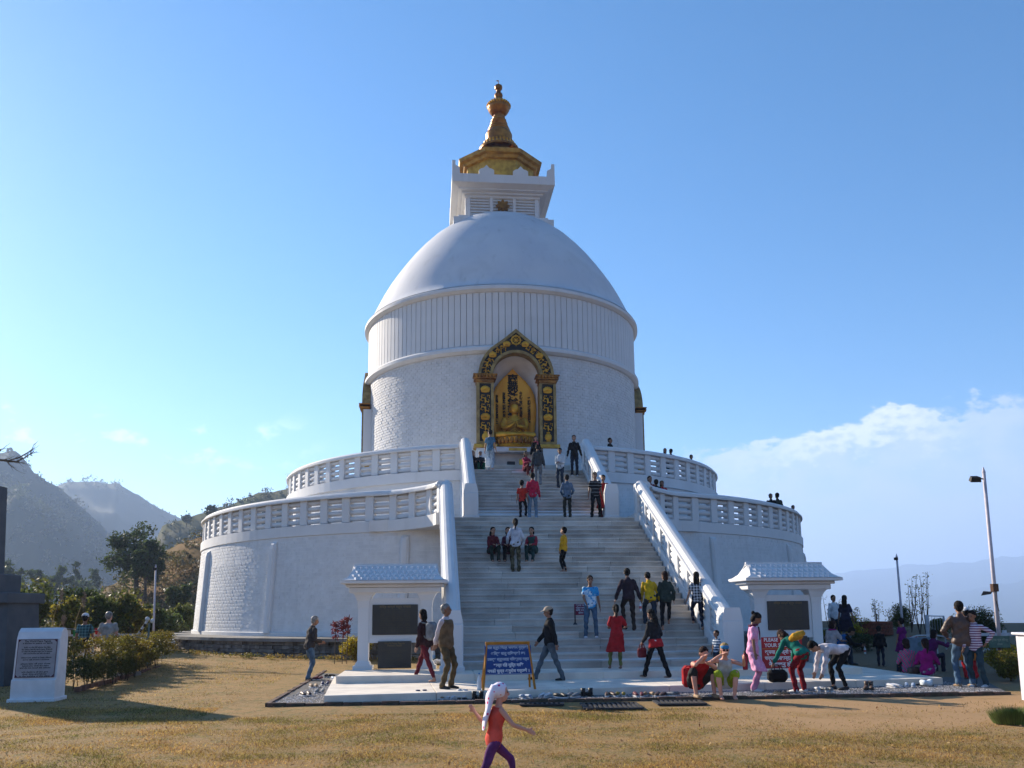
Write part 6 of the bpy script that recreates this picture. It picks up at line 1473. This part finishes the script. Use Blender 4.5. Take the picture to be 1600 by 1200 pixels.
obj('border', MB().box(-.385, .385, -.017, -.0145, .005, .015).box(-.385, .385, -.017, -.0145, .785, .795).box(-.385, -.375, -.017, -.0145, .016, .784).box(.375, .385, -.017, -.0145, .016, .784), mat('plaque_border', (.08, .02, .03), .6), pq)
for cx, cz, sx, sz_ in ((-.374, .784, 1, -1), (.374, .784, -1, -1), (-.374, .016, 1, 1), (.374, .016, -1, 1)):
    pts = [(cx, cz), (cx+sx*.05, cz), (cx, cz+sz_*.05)]; pts = pts if sx*sz_ > 0 else pts[::-1]
    obj('corner', MB().prism(pts, -.018, -.0145, 'y'), mat('plaque_border', (0, 0, 0)), pq)
lines = ['The World Peace Pagoda', 'a shrine to peace on earth', '', 'built on this hill above the lake', 'by many hands and many friends', 'so that all people may live in peace', 'with one another and with the earth', '', 'visitors are asked to keep silence', 'and to walk around it clockwise', '', 'please take off your shoes', 'before you climb the stairs', 'and do not touch the statues', '', 'with thanks to all who gave', 'their time and labour', 'to the building of this place']
for k, tx in enumerate(lines):
    if tx: fit_text(tx, .044 if k else .056, .60 if k % 3 else .52, mat('ink', (0, 0, 0)), pq, (-.0, -.0165, .755-k*.0425), .0012)
# dark monument at the left edge
dg = mat('dark_granite', (.085, .095, .11), .7, col2=(.06, .07, .085), scale=2, bump=.1, bscale=30)
mon = thing('monument', 'dark grey stepped stone monument at the left edge', 'monument', (-14.45, 22.3, 0), 0)
def taper(x0, x1, y0, y1, z0, z1, d):
    return MB().add([(x0, y0, z0), (x1, y0, z0), (x1, y1, z0), (x0, y1, z0), (x0+d, y0+d, z1), (x1-d, y0+d, z1), (x1-d, y1-d, z1), (x0+d, y1-d, z1)], [(3, 2, 1, 0), (4, 5, 6, 7), (0, 1, 5, 4), (1, 2, 6, 5), (2, 3, 7, 6), (3, 0, 4, 7)])
obj('base', taper(-2.6, 1.58, -.85, .75, 0, 2.08, .10), dg, mon)
obj('cornice', MB().bbox(-2.6, 1.55, -.90, .82, 2.083, 2.36, .02), dg, mon)
obj('block', MB().bbox(-2.3, 1.02, -.5, .55, 2.363, 2.86, .02), dg, mon)
obj('shaft', taper(-2.0, .62, -.4, .40, 2.863, 5.25, .06), dg, mon)
# planter wall and hedge
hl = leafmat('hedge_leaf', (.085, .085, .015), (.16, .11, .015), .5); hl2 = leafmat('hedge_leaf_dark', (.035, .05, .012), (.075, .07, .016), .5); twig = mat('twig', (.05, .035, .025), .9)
def hedge(label, path, w, h, m, n, leaf=.055, z0=.25, dead=0, name='hedge'):
    root = thing(name, label, 'hedge', (path[0].x, path[0].y, 0)); P = [p-path[0] for p in path]
    cs, rs, ns = [], [], []; L = sum((b-a).length for a, b in zip(P, P[1:])); q = MB()
    for a, b in zip(P, P[1:]):
        k = max(2, int((b-a).length/.22))
        for i in range(k):
            f_ = (i+.5)/k; c = a.lerp(b, f_)
            for j in range(5):
                cs.append((c.x+random.uniform(-w/2, w/2)*.8, c.y+random.uniform(-w/2, w/2)*.8, z0+(h-z0)*(.45+.13*j)+random.uniform(-.03, .03))); rs.append((.20, .20, .15)); ns.append(n)
            for j in range(1): x, y = c.x+random.uniform(-.15, .15), c.y+random.uniform(-.15, .15); q.tube([(x, y, 0), (x+random.uniform(-.1, .1), y+random.uniform(-.1, .1), h*.75)], .010, 4)
    obj('foliage', leaves(ns, cs, rs, leaf, shell=.2), m, root); obj('stem', q, twig, root, kind='stuff')
    return root
hA, hB, hC = at_z(92, 1083, 0), at_z(165, 1069, 0), at_z(242, 1044, 0)
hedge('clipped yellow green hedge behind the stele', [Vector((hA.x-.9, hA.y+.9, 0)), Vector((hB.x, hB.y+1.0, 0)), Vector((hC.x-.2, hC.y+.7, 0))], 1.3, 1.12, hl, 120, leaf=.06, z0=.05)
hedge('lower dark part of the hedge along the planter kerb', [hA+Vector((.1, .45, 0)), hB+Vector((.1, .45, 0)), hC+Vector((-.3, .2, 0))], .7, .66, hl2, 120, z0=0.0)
hedge('clipped hedge to the left of the stele', [at_z(-60, 1062, 0)+Vector((0, .3, 0)), at_z(30, 1062, 0)+Vector((0, .3, 0))], .9, .85, hl, 80)
pbk = thing('planter_kerb', 'broken brick kerb along the foot of the hedge', 'kerb', (hA.x, hA.y, 0))
bmesh_ = MB().bbox(-.12, .12, -.06, .06, 0, .11, .01).mesh('brick'); d = hC-hA; nn_ = int(d.length/.27)
for k in range(nn_):
    if k % 7 == 4: continue
    p = d*(k/nn_)+Vector((.25, .35, 0)); obj('brick', bmesh_, mat('old_brick', (.17, .08, .055), .9, col2=(.09, .06, .05), scale=5, bump=.5), pbk, (p.x+random.uniform(-.03, .03), p.y+random.uniform(-.04, .04), 0), (random.uniform(-.08, .08), 0, math.atan2(d.y, d.x)+random.uniform(-.15, .15)))
obj('concrete_piece', MB().bbox(-.45, .45, -.1, .1, 0, .14, .02), mat('worn_concrete', (.3, .27, .25), .9, bump=.4, bscale=12), pbk, (d*.55+Vector((.1, .0, 0)))[:], (0, 0, .45))
# white block with rounded top
p_ = at_z(232, 1027, .1); tag(obj('white_block', MB().prism([(-.36, 0), (.36, 0), (.36, .58), (.30, .68), (.15, .72), (-.15, .72), (-.30, .68), (-.36, .58)][::-1], 0, .5, 'y'), stele_m, None, (p_.x, p_.y+1.2, .05)), 'white round topped block at the far end of the hedge', 'block')
# barrier: low white railing, striped bar, flags
rl = mat('rail_white', (.5, .52, .55), .7); pA, pB = at_d(72, 985, 27), at_d(236, 990, 27)
fence = thing('railing', 'low white railing behind the hedge on the left', 'railing', (pA.x, 27, .2))
for k in range(12): obj('post', MB().box(-.03, .03, -.03, .03, 0, .95), rl, fence, ((pB.x-pA.x)*k/11, 0, 0))
for z in (.55, .9): obj('rail', MB().box(-.1, pB.x-pA.x+.1, -.02, .02, z, z+.06), rl, fence, (0, -.055, 0))
p_ = at_d(210, 998, 25.5); q = MB()
bar = thing('barrier_arm', 'slanting black and white striped arm with lamps behind the hedge', 'barrier', (p_.x, 25.5, .25))
for k in range(9):
    f0, f1 = k/9, (k+.98)/9; a, b_ = Vector((-.1, 0, .60)), Vector((.36, 0, 1.32)); obj('stripe', MB().tube([a.lerp(b_, f0), a.lerp(b_, f1)], .035, 8), rl if k % 2 == 0 else black, bar)
obj('post', MB().tube([(.42, 0, 0), (.42, 0, 1.25)], .03, 8), mat('teal_grey', (.1, .16, .17), .6), bar); obj('lamp', MB().ball((.36, 0, 1.38), .07, 10, 7), rl, bar); obj('lamp', MB().ball((.52, 0, 1.32), .07, 10, 7), rl, bar)
cols = [('yellow', (.6, .4, .03)), ('red', (.5, .03, .04)), ('white', (.6, .6, .6)), ('green', (.05, .25, .1)), ('pink', (.6, .15, .2))]
fl_ = thing('prayer_flags', 'string of coloured prayer flags beside the men walking away', 'flags', (at_d(74, 970, 25).x, 25.2, 0))
for k in range(13):
    x = .22*k; z = 1.42-.10*math.sin(PI*min(1, k/7)) if k < 7 else 1.2-.04*(k-7)
    obj('flag', MB().add([(x, 0, z), (x+.17, .01, z-.01), (x+.16, .04, z-.20), (x+.01, .05, z-.19)], [(0, 1, 2, 3)]), cloth('flag_'+cols[k % 5][0], cols[k % 5][1]), fl_)
obj('string', MB().tube([(0, 0, 1.43), (.8, 0, 1.34), (1.6, 0, 1.30), (2.9, 0, 1.05)], .006, 4), rl, fl_)

# ------------------------------------------------------------------ trees and shrubs
bark = mat('bark', (.10, .075, .055), .9, col2=(.05, .04, .03), scale=6, bump=.6, bscale=15)
def bush(name, label, base, r, h, m, n, leaf, k=12, cat='bush', trunk=.0, group=None, shell=.25, cr=.38, flat=1.0):
    root = thing(name, label, cat, base, 0, group)
    z0 = trunk
    cl = [(np.array((0, 0, z0+h*.5)), np.array((r*.7, r*.7, h*.42)))]+clumps((0, 0, z0+h*.52), (r*.75, r*.75*flat, h*.42), k, min(r, h*.6)*cr)
    q = MB()
    if trunk: q.tube([(0, 0, -.3), (.03*r, 0, z0*.6), (0, 0, z0+h*.3)], [r*.09+.02, r*.07+.02, r*.04+.01], 7)
    else: q.tube([(0, 0, -.2), (0, 0, h*.4)], .03*r+.01, 5)
    for c, _ in cl[1:1+8]: q.tube([(0, 0, z0+h*.15), tuple(np.array((0, 0, z0+h*.3))*.5+c*.5), tuple(c)], [.03*r+.006, .02*r+.005, .006], 5)
    obj('crown', leaves([n]*len(cl), [c for c, _ in cl], [r_ for _, r_ in cl], leaf, shell=shell, zmin=-.1), m, root); obj('trunk' if trunk else 'stems', q, bark if trunk else twig, root)
    return root
lf_dark = leafmat('leaf_dark', (.028, .045, .014), (.055, .07, .02), .5); lf_olive = leafmat('leaf_olive', (.10, .105, .02), (.19, .15, .02), .5); lf_yel = leafmat('leaf_yellow', (.30, .22, .015), (.16, .14, .015), .5); lf_mid = leafmat('leaf_mid', (.045, .07, .02), (.11, .11, .025), .5); lf_red = leafmat('leaf_red', (.16, .03, .035), (.09, .03, .03), .5)
# big bushes beyond the lawn on the left
i_ = 0
for x, ytop, ybot, dist, wpx, m, lab in ((60, 905, 995, 36, 46, lf_mid, 'loose bush just right of the dark monument'), (112, 925, 1000, 31, 36, lf_olive, 'yellow green shrub left of the plaid shirt man'), (132, 905, 1000, 35, 44, lf_dark, 'dark bush above the white cap of the walking man'), (172, 905, 1000, 34, 46, lf_mid, 'tall leafy bush behind the man in grey shirt'), (206, 922, 1000, 35, 36, lf_olive, 'olive bush beside the thin left lamp pole'), (235, 935, 1000, 38, 30, lf_dark, 'dark bush right of the thin left lamp pole'), (262, 950, 998, 42, 36, lf_mid, 'low bush against the left flank of the stupa plinth'), (15, 890, 990, 40, 46, lf_dark, 'tall dark bush above the monument cornice'), (290, 940, 985, 46, 26, lf_mid, 'bush tucked behind the left edge of the terrace wall')):
    t_ = at_d(x, ytop, dist); b_ = at_d(x, ybot, dist); bush('bush', lab, (t_.x, dist, b_.z-.2), wpx/F*dist*1.05, t_.z-b_.z+.1, m, 260, .17, 13, group='bushes beyond the lawn')
# row of hazy trees farther off on the left
for k, (x, yt, w_) in enumerate(((8, 868, 26), (40, 880, 18), (62, 882, 12), (82, 890, 12), (100, 874, 14), (118, 871, 10), (148, 885, 14), (-20, 860, 30), (70, 896, 20), (130, 898, 22))):
    dist = 190+6*k; t_ = at_d(x, yt, dist); b_ = at_d(x, 925, dist); lab = ['broad tree against the hazy hill at the left edge', 'middling tree right of the broad edge tree', 'small tree in the gap of the far row', 'thin tree left of the two slender crowns', 'left of two slender trees below the far ridge', 'right of two slender trees below the far ridge', 'last tree of the far row beside the grassy hill', 'tree partly cut by the left frame edge', 'low tree before the far row', 'low wide tree at the foot of the grassy hill'][k]
    bush('tree', lab, (t_.x, dist, b_.z-6), w_/F*dist*1.15, (t_.z-b_.z)+3.5, lf_dark, 80, .95, 12, 'tree', trunk=2.5, group='trees far behind the monument')
# big tree on the near hill, small trees on the skyline
def hill_tree(label, x0, x1, yt, yb, dist, m, n, leaf, k, cr=.34, name='tree'):
    t_ = at_d((x0+x1)/2, yt, dist); b_ = at_d((x0+x1)/2, yb, dist); r_ = (x1-x0)/2/F*dist; H_ = t_.z-b_.z
    return bush(name, label, (t_.x, dist, b_.z-1.2-H_*.25), r_*1.3, H_*1.2, m, n, leaf, k+8, 'tree', trunk=1.0, cr=cr, shell=.45)
hill_tree('wide dark tree crowning the grassy hill, left half', 176, 258, 812, 890, 92, lf_dark, 230, .36, 16)
hill_tree('right half of the pair of wide dark trees on the grassy hill', 208, 254, 832, 900, 88, lf_dark, 230, .34, 14)
hill_tree('small round tree alone on the skyline ridge', 284, 300, 802, 815, 420, lf_dark, 60, .9, 8)
hill_tree('upright bushy tree above the left end of the balustrade', 322, 338, 784, 806, 300, lf_dark, 80, .7, 9)
hill_tree('bare looking pale tree on the ridge beside the upper terrace', 446, 462, 736, 768, 320, leafmat('leaf_pale', (.12, .11, .08), (.15, .13, .1)), 26, .35, 8)
hill_tree('dark clump of trees at the foot of the hill beside the wall', 262, 300, 900, 940, 72, lf_dark, 150, .30, 10)
# bare branch reaching in at the left
K_ = 2.2
tip = at_d(30, 722, 38); st0 = at_d(-60, 712, 38)
bt = thing('bare_tree', 'bare leafless tree reaching a dark branch in from the left', 'tree', (tip.x-11.5, 38, -1)); q = MB()
q.tube([(0, 0, 0), (.2, 0, 5), (-.4, 0, 12)], [.35, .26, .12], 8)
obj('trunk', q, bark, bt); q = MB()
def branch(q, a, d, L, r, dep):
    b = a+d*L; mid = (a+b)/2+Vector((random.uniform(-.05, .05), 0, -.04))*L; q.tube([a, mid, b], [r, r*.8, r*.55], 5)
    if dep == 0: return
    for _ in range(3 if dep > 1 else 2):
        nd = (d+Vector((random.uniform(-.5, .5), random.uniform(-.4, .4), random.uniform(-.55, .5)))).normalized(); branch(q, a.lerp(b, random.uniform(.4, 1)), nd, L*random.uniform(.45, .7), r*.5, dep-1)
o_ = bt.location; tgt = tip-o_; s0 = st0-o_; b0 = Vector((.2, 0, 6.5))
q.tube([b0, (b0+s0)/2+Vector((0, 0, .8)), s0, tgt], [.2, .14, .09, .04], 6); random.seed(5)
for k in range(5): branch(q, s0.lerp(tgt, .35+.15*k), Vector((.8, 0, random.choice((.5, -.1, .3)))).normalized(), .42*K_, .036, 2)
obj('branch', q, bark, bt)
# plumes of pampas grass
for x, yt, yb, lab, dist in ((132, 928, 990, 'pale feathery grass plume above the men walking away', 26), (97, 920, 985, 'taller drooping grass plume left of the plaid shirt', 28), (100, 958, 1000, 'short grass plume low beside the plaid shirt', 25)):
    t_ = at_d(x, yt, dist); gp = thing('grass_plume', lab, 'grass plume', (t_.x-.3, dist, .2)); q = MB().tube([(0, 0, 0), (.1, 0, t_.z*.6), (.25, 0, t_.z-.5)], [.012, .01, .008], 5)
    obj('stalk', q, mat('straw', (.35, .25, .12), .9), gp); obj('plume', leaves([260], [(.30, 0, t_.z-.42)], [(.07, .07, .28)], .07, shell=0, aspect=.2), mat('plume', (.30, .22, .16), .9), gp)
# right side plants
def rb(x, ybase, dist): p = at_d(x, ybase, dist); return Vector((p.x, dist, float(gz(p.x, dist))))
random.seed(9)
def topiary(label, x, yt, dist, wpx, m, n=900, leaf=.06, k=22, hscale=1.0, name='topiary'):
    b = rb(x, 980, dist); t_ = at_d(x, yt, dist); h = t_.z-b.z
    return bush(name, label, b, wpx/F*dist*1.25, h*1.12*hscale, m, n//4, leaf, k, 'bush', cr=.5, shell=.5)
topiary('round clipped bush beside the thin lamp pole', 1408, 950, 34, 17, lf_mid)
topiary('wide dark clipped bush behind the brown leather jacket', 1528, 960, 27, 30, lf_dark, 1400, .06, 34)
topiary('small clipped bush below the white gate', 1468, 968, 31, 12, lf_mid)
topiary('yellow green shrub behind the dark coated visitor', 1318, 952, 33, 17, lf_yel, 500, .09)
topiary('low leafy plants behind the left edge of the planter', 1290, 985, 31, 12, lf_olive, 400, .08)
topiary('low yellow flowering plants before the red planter', 1338, 978, 31, 12, lf_yel, 400, .07)
topiary('low plants in front of the planter in shade', 1345, 990, 29, 26, lf_dark, 500, .08)
for x, yt, w_, dist, lab in ((1560, 1006, 22, 22, 'yellow leaved bush beside the green board'), (1572, 1022, 20, 20.5, 'olive bush at the foot of the tall lamp pole'), (1590, 1030, 16, 21.5, 'bush hidden behind the white striped cabinet')):
    topiary(lab, x, yt, dist, w_, lf_yel if x < 1570 else lf_olive, 900, .06, 18)
b = rb(1364, 990, 33); pot = thing('planter', 'round red brick planter on the plateau edge', 'planter', b)
for r_ in range(4):
    for k in range(26):
        a = 2*PI*(k+.5*(r_ % 2))/26; obj('brick', MATS.get('_pb') or MATS.setdefault('_pb', MB().bbox(-.075, .075, -.05, .05, 0, .12, .008).mesh('brick')), mat('red_brick', (.22, .06, .035), .85, var=.2, scale=5, island=.2), pot, (.68*math.cos(a), .68*math.sin(a), r_*.13), (0, 0, a+PI/2))
obj('soil', MB().lathe([(.62, .1), (.62, .42), (0, .46)], 20), mat('soil', (.06, .04, .03), .95), pot)
bz = rb(1345, 985, 32.5); bon = thing('bonsai', 'flat topped bonsai tree before the red brick planter', 'tree', bz)
obj('trunk', MB().tube([(0, 0, 0), (.05, 0, .3), (-.03, 0, .6)], [.05, .04, .03], 6), bark, bon); obj('crown', leaves([350, 120], [(0, 0, .62), (-.1, 0, .95)], [(.38, .38, .12), (.16, .16, .22)], .06), lf_olive, bon)
for k, (x, dist, hpx, lab) in enumerate(((1424, 33, 70, 'taller of the two thin bare saplings left of the gate'), (1447, 31, 76, 'thin sapling with sparse leaves above the gate'), (1437, 32, 52, 'shortest sapling between the other two'), (1300, 32, 40, 'wispy plant left of the yellow shrub'), (1372, 34, 30, 'wispy stems right of the bonsai'))):
    b = rb(x, 980, dist); h = hpx/F*dist+.8; sp_ = thing('sapling', lab, 'sapling', b); q = MB(); cs = []
    for j in range(4):
        dx_ = random.uniform(-.35, .35); top_ = Vector((dx_, random.uniform(-.2, .2), h*random.uniform(.7, 1))); q.tube([(0, 0, 0), top_*.5+Vector((dx_*.2, 0, 0)), top_], [.02, .014, .006], 4); cs += [tuple(top_*f_) for f_ in (.5, .65, .8, .95)]
    obj('stems', q, twig, sp_); obj('crown', leaves([9]*len(cs), cs, [(.16, .16, .12)]*len(cs), .07), lf_olive, sp_)
# gate, info board, railings at the plateau edge
steel = mat('pale_steel', (.42, .45, .50), .5, .2); b = rb(1450, 990, 28)
gt = thing('gateway', 'grey pipe gateway with small wire panel at the plateau edge', 'gate', b)
obj('post', MB().tube([(0, 0, 0), (0, 0, 1.15)], .06, 8), steel, gt); obj('post', MB().tube([(.62, .1, 0), (.62, .1, 1.1)], .03, 6), steel, gt)
for k in range(6): obj('bar', MB().tube([(.1+.09*k, .05, .65), (.1+.09*k, .05, 1.1)], .006, 4), steel, gt)
obj('rail', MB().tube([(0, .05, 1.12), (.62, .1, 1.1)], .02, 6), steel, gt)
b = rb(1436, 1000, 25); ib = thing('notice_board', 'pale blue notice board above the seated women', 'sign', b, R(5)); obj('board', MB().bbox(-.42, .42, -.02, .02, .30, .75, .01), mat('pale_board', (.16, .22, .28), .7, var=.15, scale=5), ib); obj('emblem', MB().lathe([(0, 0), (.07, 0), (.07, .01), (0, .01)], 16, M=Matrix.Translation((0, -.022, .55)) @ Matrix.Rotation(PI/2, 4, 'X')), mat('teal_grey', (0, 0, 0)), ib)
for x in (-.35, .35): obj('leg', MB().box(x-.02, x+.02, -.015, .015, 0, .3), steel, ib)
b = rb(1433, 985, 27); hb_ = thing('handrail_frame', 'white and red curved metal handrail beside the gateway', 'railing', b)
obj('rail', MB().tube([(-.25, 0, .55), (0, 0, .62), (.6, 0, .62), (1.2, .1, .52)], .025, 6), rl, hb_); obj('rail', MB().tube([(-.25, 0, .33), (0, 0, .40), (.6, 0, .40), (1.2, .1, .32)], .025, 6), rl, hb_)
for x in (0, .6): obj('post', MB().tube([(x, 0, 0), (x, 0, .62)], .02, 6), rl, hb_)
obj('red_panel', MB().box(-.25, 0, -.01, .01, .38, .60), mat('red_enamel', (0, 0, 0)), hb_)
pA = rb(1500, 990, 24); fr_ = thing('white_fence', 'white two rail fence behind the striped shirt on the right', 'fence', pA)
for z in (.42, .85): obj('rail', MB().box(-.2, 6, -.03, .03, z, z+.08), rl, fr_)
for k in range(5): obj('post', MB().box(-.05, .05, -.03, .03, 0, 1.0), rl, fr_, (1.3*k, .065, 0))
# lamp poles
def pole(label, xt, yt, xb, yb, dist, r, lamp):
    t_ = at_d(xt, yt, dist); zb = float(gz(t_.x, dist)); b_ = at_d(xb, yb, dist); sl = (t_.x-b_.x)/(t_.z-b_.z); x0 = t_.x-sl*(t_.z-zb)
    root = thing('lamp_pole', label, 'lamp pole', (x0, dist, zb)); top = Vector((t_.x-x0, 0, t_.z-zb))
    obj('pole', MB().tube([(0, 0, -.2), top], [r*1.15, r*.85], 10), mat('pole_paint', (.50, .46, .50), .6, var=.08), root, smooth=True)
    obj('finial', MB().lathe([(r, 0), (r*.3, r*2.5), (0, r*3)], 8), mat('pole_paint', (0, 0, 0)), root, top[:])
    if lamp:
        obj('bracket', MB().tube([top-Vector((0, 0, .18)), top+Vector((-.28, -.05, -.16))], .02, 5), black, root)
        obj('floodlight', MB().add([(-.14, -.09, 0), (.14, -.09, 0), (.11, .09, 0), (-.11, .09, 0), (-.12, -.06, .13), (.12, -.06, .13), (.09, .07, .13), (-.09, .07, .13)], [(3, 2, 1, 0), (4, 5, 6, 7), (0, 1, 5, 4), (1, 2, 6, 5), (2, 3, 7, 6), (3, 0, 4, 7)]), black, root, (top+Vector((-.30, -.05, -.25)))[:], (R(25), 0, 0))
    else: obj('small_lamp', MB().bbox(-.09, .03, -.05, .05, -.12, -.02, .01), black, root, top[:])
    return root, top
pr_, top = pole('tall pale lamp pole with floodlight at the right', 1537, 738, 1560, 985, 22.0, .050, True)
obj('clamp', MB().tube([top*.42-Vector((0, 0, .10)), top*.42+Vector((0, 0, .10))], .10, 8), mat('rust', (.10, .05, .03), .8), pr_)
obj('cable', MB().tube([top*.42+Vector((0, -.08, 0)), top*.38+Vector((-.05, -.1, -.1)), top*.36+Vector((.02, -.08, -.3))], .012, 5), black, pr_)
q_ = top*.40; obj('hanging_leaf', MB().add([(-.10, -.07, 0), (-.35, -.09, .02), (-.42, -.08, -.10), (-.15, -.07, -.06)], [(0, 1, 2, 3)]), mat('dark_steel', (0, 0, 0)), pr_, q_[:])
pole('thin lamp pole beside the round clipped bush', 1401, 870, 1411, 985, 30, .04, False)
pole('thin pale lamp pole behind the bushes on the left', 243.5, 886, 240, 985, 30, .035, False)
gs_p = rb(1562, 1010, 21.6); gs_ = thing('green_sign', 'pale green board fixed beside the foot of the tall lamp pole', 'sign', (gs_p.x, 21.6, gs_p.z), R(-4))
bo = obj('board', MB().bbox(-.26, .26, -.02, .02, .70, 1.0, .01), mat('green_board', (.10, .17, .13), .7, var=.15, scale=6), gs_); fit_text(dev('कृपया फूल नटिप्नु'), .07, .42, mat('faded_letter', (.3, .36, .3), .7), bo, (0, -.023, .90), .001); fit_text(dev('होला'), .06, .2, mat('faded_letter', (0, 0, 0)), bo, (0, -.023, .79), .001)
obj('post', MB().box(-.03, .03, .022, .06, 0, .95), mat('post_red', (.12, .05, .04), .8), gs_)
# white striped cabinet with a lace fringe, grass tuft
pb = at_z(1592, 1104, 0); cabn = thing('cabinet', 'white cabinet with pink stripes and lace edge at the right border', 'cabinet', (pb.x+.40, pb.y, 0), R(-4))
obj('body', MB().box(.03, 1.2, 0, .7, .04, 1.22), mat('cab_white', (.58, .58, .64), .6), cabn)
for k in range(9):
    x = .06+k*.13; obj('stripe', MB().box(x, x+.035, -.006, -.002, .08, 1.18), mat('pink_line', (.50, .30, .40), .6), cabn)
    obj('panel', MB().box(x+.04, x+.115, -.02, -.002, .06, 1.20), mat('cab_panel', (.50, .52, .62), .6), cabn)
obj('top', MB().bbox(-.03, 1.25, -.05, .75, 1.225, 1.27, .01), mat('cab_white', (0, 0, 0)), cabn)
q = MB()
for k in range(28):
    x = -.02+k*.045; q.tube([(x, -.055, 1.27), (x+.02, -.055, 1.33), (x+.04, -.055, 1.27)], .005, 4); q.tube([(x, -.055, 1.33), (x+.02, -.055, 1.39), (x+.04, -.055, 1.33)], .005, 4)
obj('lace', q, rl, cabn, kind='stuff')
tu = at_z(1588, 1132, 0); n = 5200; a = rng.uniform(0, 2*PI, n); rr = np.sqrt(rng.uniform(0, 1, n))*.34; h = rng.uniform(.10, .26, n)*(1.15-rr)
B = np.stack([rr*np.cos(a), rr*.7*np.sin(a), 0*a], 1); Tp = B+np.stack([np.cos(a)*h*.6, np.sin(a)*h*.6, h], 1); dd = np.stack([-np.sin(a), np.cos(a), 0*a], 1)*.006
tag(obj('grass_tuft', np_mesh('grass_tuft', np.stack([B-dd, B+dd, Tp], 1).reshape(-1, 3), 3, np.arange(3*n)), mat('tuft', (.10, .14, .03), .8, island=.4), None, (tu.x+.1, tu.y+.15, 0)), 'tuft of long green grass at the foot of the cabinet', 'grass tuft')
# shrubs round the left kiosk
p_ = at_z(533, 1040, .12); bush('shrub', 'round yellow green shrub behind the left kiosk column', (p_.x, p_.y+2.2, .05), .62, .98, lf_yel, 260, .075, 18)
p_ = at_z(592, 1035, .12); bush('shrub', 'yellow shrub seen between the kiosk column and lower board', (p_.x, p_.y+2.4, .05), .40, .85, lf_yel, 180, .075, 12)
p_ = at_z(505, 1025, .2); bush('shrub', 'small orange leaved plant left of the round shrub', (p_.x, p_.y+1.5, .1), .35, .42, leafmat('leaf_orange', (.32, .12, .03), (.25, .16, .03)), 70, .08, 8)
for x, yt, lab in ((524, 970, 'thin red leaved dracaena, leftmost by the kiosk'), (536, 966, 'middle red leaved dracaena beside the left kiosk'), (543, 962, 'tallest red leaved dracaena beside the left kiosk')):
    t_ = at_d(x, yt, 27); dr = thing('dracaena', lab, 'plant', (t_.x, 27, .15)); q = MB().tube([(0, 0, 0), (.02, 0, t_.z-.2)], .012, 5); obj('stem', q, twig, dr)
    hh = t_.z-.15; obj('crown', leaves([60, 40, 24], [(0, 0, hh-.12), (0, 0, hh-.32), (.02, 0, hh-.5)], [(.15, .15, .10)]*3, .16, aspect=.25, shell=.2), lf_red, dr)
p_ = at_z(712, 1046, S2Z); pt = thing('flower_pot', 'dark clay pot with dry stems at the foot of the left handrail', 'plant pot', (p_.x, p_.y-.2, S2Z)); obj('pot', MB().lathe([(0, 0), (.11, 0), (.16, .3), (.17, .34), (.14, .34), (.12, .28), (0, .28)], 16), mat('dark_clay', (.08, .045, .035), .8), pt); q = MB()
for k in range(7): q.tube([(0, 0, .28), (random.uniform(-.1, .1), random.uniform(-.1, .1), .45), (random.uniform(-.2, .2), random.uniform(-.15, .15), random.uniform(.5, .8))], [.008, .006, .004], 4)
obj('stems', q, twig, pt)
# weeds along the stone plinth, litter and stones
cs, rs = [], []
for k in range(150):
    a = R(random.uniform(-64, -12)); r_ = 17.9+random.uniform(0, .35); p = P2W(r_*math.sin(a), r_*math.cos(a), 0); cs.append((p.x, p.y, float(gz(p.x, p.y))+.08)); rs.append((.16, .16, .11))
obj('weeds', leaves([26]*150, cs, rs, .06, shell=.1), leafmat('weed_leaf', (.10, .10, .02), (.26, .17, .04), .5), kind='stuff')
for x, y, s_, lab in ((418, 1010, .22, 'white rag lying at the foot of the plinth'), (431, 1014, .14, 'small white stone beside the rag'), (686, 1038, .26, 'pale boulder on the grass right of the kiosk')):
    p_ = at_z(x, y, .25 if x < 500 else .1); tag(obj('pale_stone' if s_ != .22 else 'rag', rounded((s_*1.4, s_, s_*.6), wr=.01), mat('white_stone', (.6, .58, .56), .8), None, p_), lab, 'stone' if s_ != .22 else 'rag')

# leaf litter and small stones on the lawn
n = 2600; x = rng.uniform(-9, 9, n); y = 9+10*rng.uniform(0, 1, n)**1.2; ok = (np.abs(x) < y*.66) & ~((x > -4.2) & (y > 15.3)); x, y = x[ok], y[ok]; n = len(x)
P = np.stack([x, y, gz(x, y)+.012], 1); a = rng.normal(size=(n, 3))*(1, 1, .35); a /= np.linalg.norm(a, axis=1)[:, None]; b_ = np.cross(a, (0, 0, 1)); b_ /= np.linalg.norm(b_, axis=1)[:, None]; s_ = rng.uniform(.012, .035, (n, 1))
obj('leaf_litter', np_mesh('leaf_litter', np.stack([P-a*s_, P+b_*s_*.5+(0, 0, .008), P+a*s_, P-b_*s_*.5], 1).reshape(-1, 3), 4, np.arange(4*n)), mat('dead_leaf', (.42, .26, .12), .9, col2=(.2, .11, .05), scale=3, island=.5, transl=.3), kind='stuff')
